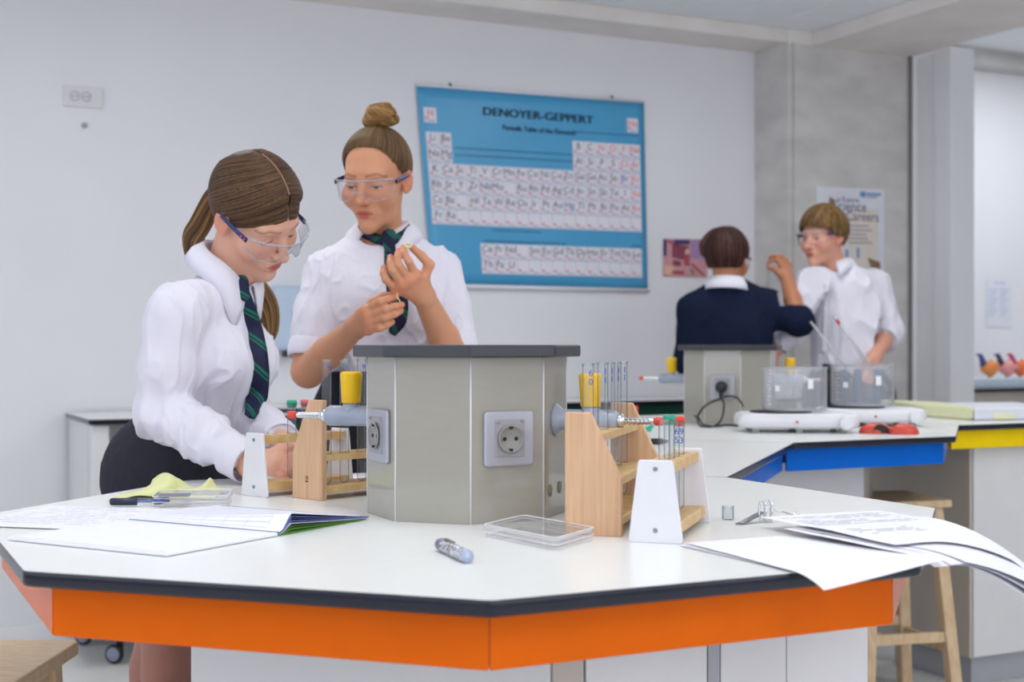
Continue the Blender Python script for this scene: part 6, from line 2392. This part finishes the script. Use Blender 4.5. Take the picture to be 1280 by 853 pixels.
    for S_, E_, q in ((S1, E1, 0.86), (S2, E2, 0.84)):
        e = S_ + (E_ - S_) * q
        s.cone(S_, S_ * 0.5 + e * 0.5, 0.048, 0.050, k=0.03); s.cone(S_ * 0.5 + e * 0.5, e, 0.050, 0.0525, k=0.02)
        s.cut(e, E_ - S_, 0.075)
    s.cut(waist + np.array([0, 0, -0.02]), (0, 0, -1), 0.3)
    # open neckline
    s.ell(neck + F2 * 0.030 + np.array([0, 0, 0.020]), (0.046, 0.045, 0.045), k=0.01, sub=True)
    V, Q = s.mesh()
    V = wrinkle(V, Q, 0.0075, 12, 4.1, (1.3, 1.2, 0.42), calm=neck)
    np_obj('shirt', V, Q, M_SHIRT, t)
    for S_, E_, q in ((S1, E1, 0.86), (S2, E2, 0.84)):
        a_ = Vector(unit(E_ - S_)); e = Vector(S_ + (E_ - S_) * q)
        m = MB(); m.lathe(e - a_ * 0.040, a_, [(0.054, 0), (0.0575, 0.006), (0.0575, 0.040), (0.054, 0.046), (0.048, 0.042), (0.046, 0.03)], 32, 0, True, False, False)
        m.build('rolled_cuff', M_SHIRT, t, subd=1)
    make_collar(t, neck + np.array([0.004, 0.01, 0.004]), Vector((X((0, 0, 0)) - neck) * np.array([0.6, 0.5, 1])), F2, r=(0.062, 0.064), stand=0.044, gap=28, spread=0.056, drop=0.042, point=0.034)
    # tie with its band under the open collar
    tp = drape_px(V, Q, [(487, 304), (488, 322), (491, 342), (495, 362), (498, 382), (497, 400), (490, 417)], 0.008)
    nk = tp[0] + np.array([0, -0.008, 0.002])
    o = make_tie(t, tp, [0.026, 0.034, 0.042, 0.050, 0.052, 0.048, 0.022], F2, (nk, (0.002, 0, -0.05), 0.038))
    for pts in ([P2(484, 302, nk[1]), P2(466, 297, nk[1] + .02), P2(448, 288, nk[1] + .06)], [P2(490, 301, nk[1]), P2(502, 295, nk[1] + .02), P2(512, 286, nk[1] + .06)]):
        ln = smooth_path(pts, 6)
        V, col, Q = [], [], []
        for i, p in enumerate(ln):
            for a, b in ((-1, 0), (0, 1), (1, 0), (0, -1)):
                V.append(v3(p) + np.array([0, 0, 0.013 * a]) + F2 * 0.004 * b); col.append((i * 0.16 + 2, a * 0.3 + 1, 0))
        for i in range(len(ln) - 1):
            for j in range(4):
                Q.append((i * 4 + j, i * 4 + (j + 1) % 4, (i + 1) * 4 + (j + 1) % 4, (i + 1) * 4 + j))
        np_obj('tie_band', np.array(V), Q, M_TIE, o, np.array(col))
    # hair pulled up into a bun
    zl = [-0.072, -0.066, -0.045, 0.002, 0.022, 0.056, 0.094, 0.11, 0.12, 0.14]
    top = np.array([0.004, -0.038, 0.130])

    cv, cq = hair_cap(zl, 0.003, 0.0075)
    n = 2300
    an = rng.random(n) * 2 * PI
    sy = 0.074 * np.cos(an) - 0.004
    zz = np.interp(sy, ZL_Y, zl)
    st = np.stack([np.sin(an) * 0.078, sy * 1.08, zz], 1)
    st = on_cap(st + rng.normal(0, 0.002, (n, 3)), 0.0085)
    tg = top + np.stack([np.sin(an) * 0.020, np.cos(an) * 0.020, 0 * an - 0.008], 1)
    BR, HI = (72, 54, 37), (134, 102, 68)
    ex = [surf_strands(st, tg, X, 0.0082, 16, rng, hair_cols(n, BR, HI, rng), w=0.0015, lift=0.0014, ctrl=on_cap((st + tg) / 2, 0.02), zl=zl)]
    bc = np.array([0.006, -0.046, 0.152])
    pts = []
    for q in np.linspace(0, 4.4 * PI, 50):
        rr = 0.026 - 0.0022 * (q / PI)
        pts.append(X(bc + np.array([rr * math.cos(q), rr * math.sin(q), -0.013 + 0.009 * (q / PI) * 0.8])))
    ex.append(bundle(pts, [0.016, 0.017, 0.017, 0.016, 0.014, 0.009], 300, 120, rng, hair_cols(300, (96, 68, 34), (182, 140, 82), rng), w=0.0020, twist=14))
    pts = [X(bc + np.array([0.032 * math.cos(q), 0.032 * math.sin(q), -0.010 + 0.006 * math.sin(q * 2)])) for q in np.linspace(0.5, 2 * PI + 0.3, 20)]
    ex.append(bundle(pts, [0.012, 0.013, 0.012], 160, 60, rng, hair_cols(160, (96, 68, 34), (176, 134, 78), rng), w=0.0020, twist=8))
    s = SDF(bc - 0.06, bc + 0.06, 0.004); s.ell(bc, (0.036, 0.036, 0.026), k=0)
    V, Q = s.mesh(); ex.append((X(V), Q, np.tile(np.array(lin((112, 84, 50))), (len(V), 1))))
    add_hair(t, 'hair', cv, cq, X, (76, 57, 40), ex)
    make_goggles('safety_goggles', 'clear safety goggles on the person with the hair bun', X, X((0, 0.1, -0.03)), low=-0.003)
    # the ring between the fingertips
    c0 = P2(510, 307.5, 3.09)
    m = MB(); m.tube([c0 + Vector((0.0075 * math.cos(q), 0.003 * math.sin(q), 0.0042 * math.sin(q))) for q in np.linspace(0, 2 * PI, 24)], 0.0022, 8)
    tag(m.build('small_ring', mat('ring_yellow', (214, 206, 130), 0.4)), 'tiny yellow-green ring held up between thumb and finger', 'ring')
    m = MB(); m.tube(smooth_path([P2(497, 366, 3.085), P2(496, 371, 3.08), P2(499, 375, 3.08), P2(501, 380, 3.085)], 4), 0.0014, 6)
    tag(m.build('thin_strip', mat('strip_cream', (226, 208, 176), 0.5)), 'thin pale strip pinched in the lower hand', 'strip')


# ================================================================== person 3: fair-haired, facing left
def person_fair():
    rng = np.random.default_rng(13)
    SK = (224, 164, 142)
    Yb = 5.75
    L, f, u = head_axes(rad(-144), rad(6), rad(0))
    Cw = v3(P2(1029, 296.5, Yb - 0.03))
    X, inv = frame(Cw, L, f, u, 1.0)
    F3 = np.array([math.cos(rad(-128)), math.sin(rad(-128)), 0]); L3 = np.array([-F3[1], F3[0], 0])
    neck = v3(P2(1043, 338, Yb + 0.01)); chest = v3(P2(1055, 385, Yb + 0.02)); waist = v3(P2(1058, 462, Yb + 0.04)); hip = v3(P2(1060, 495, Yb + 0.05))
    S1, E1, W1 = v3(P2(1015, 352, Yb - 0.06)), v3(P2(990, 414, Yb - 0.02)), v3(P2(966, 441, Yb - 0.03))
    S2, E2, W2 = v3(P2(1094, 356, Yb + 0.10)), v3(P2(1110, 414, Yb + 0.06)), v3(P2(1094, 446, Yb - 0.10))
    Vh, Qh = make_head(inv(neck + np.array([0, 0, -0.02])), 0.0026, False, mouth_open=0.6)
    J = P2
    s = SDF((W1[0] - 0.16, min(W1[1], W2[1]) - 0.2, 1.0), (W2[0] + 0.14, Yb + 0.16, 1.26), 0.004)
    s.chain([E2, W2], [0.044, 0.029], k=0.01); s.chain([E1, W1], [0.044, 0.029], k=0.01)
    Y2 = Yb - 0.16
    f2 = [[J(1086, 458, Y2), J(1080, 466, Y2), J(1077, 473, Y2)], [J(1088, 461, Y2), J(1083, 470, Y2), J(1081, 477, Y2)], [J(1091, 463, Y2), J(1088, 472, Y2), J(1086, 479, Y2)], [J(1094, 464, Y2 + .01), J(1092, 472, Y2), J(1091, 478, Y2)]]
    hand(s, W2, f2, [J(1086, 452, Y2), J(1079, 458, Y2 - .01), J(1075, 464, Y2 - .01)], wr=0.029, fr=0.0095)
    Y1 = Yb - 0.04
    f1 = [[J(958, 455, Y1), J(957, 463, Y1), J(959, 470, Y1)], [J(961, 458, Y1), J(960, 467, Y1), J(962, 474, Y1)], [J(965, 459, Y1), J(965, 468, Y1), J(966, 475, Y1)], [J(969, 458, Y1), J(970, 466, Y1), J(970, 472, Y1)]]
    hand(s, W1, f1, [J(957, 448, Y1), J(953, 455, Y1 - .01), J(954, 461, Y1 - .01)], wr=0.029, fr=0.0095)
    Vb, Qb = s.mesh()
    s = SDF((hip[0] - 0.3, hip[1] - 0.3, 0.0), (hip[0] + 0.3, hip[1] + 0.3, 1.5), 0.010)
    s.cone(hip, waist, 0.11, 0.09, k=0.03, flat=(F3, 0.7)); s.cone(waist, chest, 0.09, 0.09, k=0.03, flat=(F3, 0.7)); s.cone(chest, neck, 0.08, 0.045, k=0.03, flat=(F3, 0.7))
    for off in (-0.09, 0.09):
        h0 = hip + L3 * off
        s.chain([h0, (h0[0], h0[1], 0.5), (h0[0], h0[1], 0.06)], [0.085, 0.055, 0.035], k=0.02)
    Vt, Qt = s.mesh()
    t = add_body('person', 'fair-haired person in a white shirt facing left by the concrete pier', (hip[0], hip[1], 0), (Vh, Qh, X), [(Vb, Qb, [g[-1] for g in f2]), (Vt, Qt, None)], SK,
                 lambda v: paint_head(v, SK, (196, 92, 86), (120, 92, 60), lid=0.35, blush=0.5))
    s = SDF((hip[0] - 0.34, hip[1] - 0.34, 0.03), (hip[0] + 0.34, hip[1] + 0.34, waist[2] + 0.03), 0.010)
    s.cone(waist, hip, 0.155, 0.175, k=0.03, flat=(F3, 0.72))
    for off in (-0.10, 0.10):
        h0 = hip + L3 * off
        s.chain([h0, (h0[0], h0[1], 0.5), (h0[0], h0[1], 0.04)], [0.105, 0.085, 0.075], k=0.03)
    s.cut(waist, (0, 0, 1)); s.cut((0, 0, 0.05), (0, 0, -1))
    np_obj('trousers', *s.mesh(), M_TROUS, t)
    for off in (-0.09, 0.09):
        h0 = hip + L3 * off
        s = SDF((h0[0] - 0.24, h0[1] - 0.26, -0.002), (h0[0] + 0.12, h0[1] + 0.12, 0.12), 0.007)
        s.cone((h0[0], h0[1], 0.045), np.array([h0[0], h0[1], 0.04]) + F3 * 0.17, 0.048, 0.04, k=0.02); s.cut((0, 0, 0.001), (0, 0, -1)); s.cut((h0[0], h0[1], 0.09), (0, 0, 1))
        np_obj('shoe', *s.mesh(), M_BLACKP, t)
    s = SDF((W1[0] - 0.05, W1[1] - 0.06, 0.98), (E2[0] + 0.12, Yb + 0.26, neck[2] + 0.05), 0.006)
    fl = (F3, 0.70)
    s.cone(waist - np.array([0, 0, 0.05]), chest, 0.145, 0.155, k=0.03, flat=fl); s.cone(chest, chest * 0.4 + neck * 0.6, 0.152, 0.115, k=0.03, flat=(F3, 0.66))
    s.cone(chest * 0.5 + neck * 0.5, neck - np.array([0, 0, 0.04]), 0.10, 0.066, k=0.03, flat=(F3, 0.75))
    s.cone(S1, S2, 0.050, 0.050, k=0.04)
    s.cone(neck - np.array([0, 0, 0.035]), S1 * 0.6 + neck * 0.4, 0.045, 0.046, k=0.03); s.cone(neck - np.array([0, 0, 0.035]), S2 * 0.6 + neck * 0.4, 0.045, 0.046, k=0.03)
    s.cone(S2, E2, 0.060, 0.062, k=0.035); e2 = E2 + (W2 - E2) * 0.35; s.cone(E2, e2, 0.066, 0.058, k=0.02); s.cut(e2, W2 - E2, 0.08)
    s.cone(S1, E1, 0.058, 0.052, k=0.035); e1 = E1 + (W1 - E1) * 0.75; s.cone(E1, e1, 0.052, 0.042, k=0.02); s.cut(e1, W1 - E1, 0.07)
    s.cut(waist - np.array([0, 0, 0.045]), (0, 0, -1), 0.34)
    s.ell(neck + F3 * 0.035 + np.array([0, 0, 0.015]), (0.046, 0.046, 0.05), k=0.01, sub=True)
    V, Q = s.mesh()
    V = wrinkle(V, Q, 0.0095, 10, 6.3, (1.2, 1.2, 0.42), calm=neck)
    np_obj('shirt', V, Q, M_SHIRT, t)
    pl = drape_px(V, Q, [(1033 - 0.05 * k, 352 + k) for k in range(0, 96, 6)], 0.004)
    m = MB()
    m.grid(lambda u, v: Vector(np.array([np.interp(v, np.linspace(0, 1, len(pl)), [q[d] for q in pl]) for d in range(3)])) + Vector(L3 * 0.030 * (u - 0.5)), 2, 30)
    m.build('placket', M_SHIRT, t, solid=0.002, off=0)
    for k in (2, 6, 10, 14):
        m = MB(); m.lathe(Vector(pl[k]), Vector(F3), [(0.006, 0), (0.006, 0.003), (0, 0.003)], 12); m.build('button', M_WHITEP, t)
    m = MB(); a_ = Vector(unit(W2 - E2)); m.lathe(Vector(e2) - a_ * 0.05, a_, [(0.062, 0), (0.066, 0.008), (0.064, 0.05), (0.058, 0.056), (0.05, 0.05)], 28, 0, True, False, False); m.build('rolled_cuff', M_SHIRT, t)
    make_collar(t, neck + np.array([0, 0, 0.006]), Vector((0, 0, 1)), F3, r=(0.068, 0.070), stand=0.04, gap=30, spread=0.034, drop=0.045, point=0.032)
    # short side-swept hair
    zl = [-0.045, -0.042, -0.030, 0.010, 0.006, 0.028, 0.046, 0.054, 0.06, 0.08]
    cv, cq = hair_cap(zl, 0.0038, 0.014)
    n = 1500
    cr = np.array([0.01, -0.045, 0.135])
    an = rng.random(n) * 2 * PI
    sy = 0.092 * np.cos(an) - 0.008
    en = on_cap(np.stack([np.sin(an) * 0.085, sy, np.interp(sy, ZL_Y, zl) + 0.016 * rng.random(n) - 0.010], 1), 0.013)
    st = cr + rng.normal(0, 0.022, (n, 3))
    BR, HI = (70, 52, 30), (150, 114, 68)
    ex = [surf_strands(st, en, X, 0.0155, 12, rng, hair_cols(n, BR, HI, rng), w=0.0026, lift=0.006, jitter=0.002, ctrl=on_cap((st + en) / 2 + np.array([0.025, 0.02, 0.05]), 0.02))]
    add_hair(t, 'hair', cv, cq, X, (82, 62, 38), ex)
    make_goggles('safety_goggles', 'clear safety glasses on the fair-haired person', X, X((0, 0.1, -0.03)), low=0.002)


# ================================================================== person 4: dark hair, navy sweater, seen from behind
def person_navy():
    rng = np.random.default_rng(14)
    SK = (184, 124, 92)
    Yb = 5.62
    L, f, u = head_axes(rad(62), rad(6), rad(0))
    Cw = v3(P2(909, 325, Yb + 0.02))
    X, inv = frame(Cw, L, f, u, 1.0)
    F4 = np.array([math.cos(rad(78)), math.sin(rad(78)), 0]); L4 = np.array([-F4[1], F4[0], 0])
    neck = v3(P2(908, 362, Yb)); chest = v3(P2(912, 410, Yb + 0.03)); waist = v3(P2(914, 470, Yb + 0.04)); hip = v3(P2(914, 510, Yb + 0.04))
    S1, E1, W1 = v3(P2(962, 384, Yb + 0.03)), v3(P2(999, 402, Yb - 0.02)), v3(P2(983, 348, Yb + 0.10))
    S2, E2, W2 = v3(P2(866, 388, Yb + 0.0)), v3(P2(860, 450, Yb + 0.02)), v3(P2(882, 490, Yb + 0.20))
    Vh, Qh = make_head(inv(neck + np.array([0, 0, -0.03])), 0.003, True)
    J = P2
    s = SDF((E2[0] - 0.1, Yb - 0.14, 0.88), (E1[0] + 0.12, Yb + 0.34, 1.62), 0.004)
    s.chain([E1, E1 + (W1 - E1) * 0.5, W1], [0.040, 0.036, 0.026], k=0.01); s.chain([E2, W2], [0.04, 0.027], k=0.01)
    Y1 = Yb + 0.11
    f1 = [[J(977, 332, Y1), J(971, 325, Y1), J(964, 326, Y1 + .01), J(960, 330, Y1 + .01)], [J(979, 331, Y1 + .02), J(972, 321, Y1 + .02), J(966, 320, Y1 + .03), J(962, 323, Y1 + .03)],
          [J(983, 330, Y1 + .03), J(978, 321, Y1 + .04), J(973, 321, Y1 + .05), J(970, 325, Y1 + .05)], [J(986, 332, Y1 + .04), J(983, 325, Y1 + .05), J(978, 326, Y1 + .06), J(976, 329, Y1 + .06)]]
    th = [J(974, 342, Y1 - .01), J(967, 336, Y1 - .01), J(960, 334, Y1)]
    hand(s, W1, f1, th, wr=0.025, fr=0.0088)
    f2 = [[J(886, 500, Yb + .25), J(890, 506, Yb + .27), J(893, 512, Yb + .28)], [J(883, 501, Yb + .26), J(886, 508, Yb + .28), J(888, 514, Yb + .29)], [J(880, 500, Yb + .26), J(881, 508, Yb + .28), J(883, 514, Yb + .29)], [J(877, 499, Yb + .25), J(877, 506, Yb + .27), J(878, 511, Yb + .28)]]
    hand(s, W2, f2, [J(889, 494, Yb + .23), J(894, 498, Yb + .24), J(897, 503, Yb + .25)], wr=0.025, fr=0.0088)
    Vb, Qb = s.mesh()
    s = SDF((hip[0] - 0.3, hip[1] - 0.3, 0.0), (hip[0] + 0.3, hip[1] + 0.3, 1.45), 0.010)
    s.cone(hip, waist, 0.12, 0.10, k=0.03, flat=(F4, 0.75)); s.cone(waist, chest, 0.10, 0.11, k=0.03, flat=(F4, 0.75)); s.cone(chest, neck, 0.09, 0.045, k=0.03, flat=(F4, 0.75))
    for off in (-0.085, 0.085):
        h0 = hip + L4 * off
        s.chain([h0, (h0[0], h0[1], 0.48), (h0[0], h0[1], 0.30), (h0[0], h0[1], 0.06)], [0.085, 0.055, 0.053, 0.034], k=0.02)
    Vt, Qt = s.mesh()
    t = add_body('person', 'dark-haired person in a navy sweater seen from behind the far pillar', (hip[0], hip[1], 0), (Vh, Qh, X), [(Vb, Qb, [g[-1] for g in f1]), (Vt, Qt, None)], SK,
                 lambda v: paint_head(v, SK, (170, 84, 78), (50, 34, 28), lid=0.4))
    s = SDF((hip[0] - 0.3, hip[1] - 0.3, 0.46), (hip[0] + 0.3, hip[1] + 0.3, waist[2] + 0.04), 0.010)
    s.cone(waist, hip, 0.14, 0.175, k=0.03, flat=(F4, 0.75)); s.cone(hip, (hip[0], hip[1], 0.5), 0.175, 0.18, k=0.03, flat=(F4, 0.75)); s.cut((0, 0, 0.5), (0, 0, -1))
    np_obj('skirt', *s.mesh(), M_SKIRT, t)
    for off in (-0.085, 0.085):
        h0 = hip + L4 * off
        s = SDF((h0[0] - 0.10, h0[1] - 0.12, -0.002), (h0[0] + 0.14, h0[1] + 0.26, 0.12), 0.007)
        s.cone((h0[0], h0[1], 0.045), np.array([h0[0], h0[1], 0.04]) + F4 * 0.15, 0.045, 0.036, k=0.02); s.cut((0, 0, 0.001), (0, 0, -1)); s.cut((h0[0], h0[1], 0.08), (0, 0, 1))
        np_obj('shoe', *s.mesh(), M_BLACKP, t)
    s = SDF((E2[0] - 0.12, Yb - 0.26, 0.92), (E1[0] + 0.12, Yb + 0.32, neck[2] + 0.05), 0.006)
    fl = (F4, 0.72)
    s.cone(waist - np.array([0, 0, 0.06]), chest, 0.148, 0.165, k=0.03, flat=fl); s.cone(chest, chest * 0.4 + neck * 0.6, 0.163, 0.120, k=0.04, flat=(F4, 0.66))
    s.cone(chest * 0.5 + neck * 0.5, neck - np.array([0, 0, 0.02]), 0.105, 0.064, k=0.04, flat=(F4, 0.75))
    s.cone(S1, S2, 0.056, 0.056, k=0.05)
    s.cone(neck - np.array([0, 0, 0.02]), S1 * 0.55 + neck * 0.45, 0.05, 0.048, k=0.05); s.cone(neck - np.array([0, 0, 0.02]), S2 * 0.55 + neck * 0.45, 0.05, 0.048, k=0.05)
    s.cone(S1, E1, 0.066, 0.060, k=0.04); e1 = E1 + (W1 - E1) * 0.22; s.cone(E1, e1, 0.058, 0.052, k=0.02); s.cut(e1, W1 - E1, 0.075)
    s.cone(S2, E2, 0.064, 0.056, k=0.04); e2 = E2 + (W2 - E2) * 0.9; s.cone(E2, e2, 0.055, 0.040, k=0.02)
    V, Q = s.mesh()
    np_obj('sweater', wrinkle(V, Q, 0.006, 8, 9.3, (1, 1, 0.7)), Q, M_NAVY, t)
    make_collar(t, neck + np.array([0.0, 0.004, 0.002]), Vector((0.05, 0.12, 1)), F4, r=(0.064, 0.066), stand=0.044, gap=16, spread=0.050, drop=0.054, point=0.02)
    # dark hair gathered low at the back
    zl = [-0.062, -0.058, -0.052, 0.0, 0.010, 0.030, 0.05, 0.07, 0.085, 0.11]

    def exf(s_):
        s_.ell((0, -0.062, 0.026), (0.064, 0.046, 0.060), k=0.03)
    cv, cq = hair_cap(zl, 0.004, 0.008, exf, side=-0.35)
    n = 1300
    an = rng.random(n) * 2 * PI
    sy = 0.085 * np.cos(an) - 0.008
    st = on_cap(np.stack([np.sin(an) * 0.03, sy * 0.6 - 0.01, 0.13 + 0 * an], 1) + rng.normal(0, 0.012, (n, 3)), 0.016)
    en = on_cap(np.stack([np.sin(an) * 0.078, sy, np.interp(sy, ZL_Y, zl) + 0.01 * rng.random(n)], 1), 0.014)
    BR, HI = (38, 22, 20), (92, 56, 46)
    ex = [surf_strands(st, en, X, 0.0125, 12, rng, hair_cols(n, BR, HI, rng), w=0.0028, lift=0.006, jitter=0.0015)]
    pts = [X((-0.02, 0.02, 0.128)), X((0.055, -0.01, 0.112)), X((0.092, -0.035, 0.06)), X((0.084, -0.05, 0.01))]
    ex.append(bundle(pts, [0.012, 0.018, 0.016, 0.006], 140, 24, rng, hair_cols(140, BR, (110, 70, 58), rng), w=0.003))
    add_hair(t, 'hair', cv, cq, X, (40, 24, 22), ex)
    make_goggles('safety_goggles', 'safety goggles on the dark-haired person seen from behind', X, X((0, 0.1, -0.03)))
    m = MB(); m.tube([P2(961, 326, Y1 + 0.005), P2(959.5, 362, Y1 + 0.005)], 0.0055, 10)
    tag(m.build('glass_tube', M_GLASS), 'small clear tube hanging from the raised hand of the dark-haired person', 'glass tube')


person_ponytail()
person_bun()
person_fair()
person_navy()
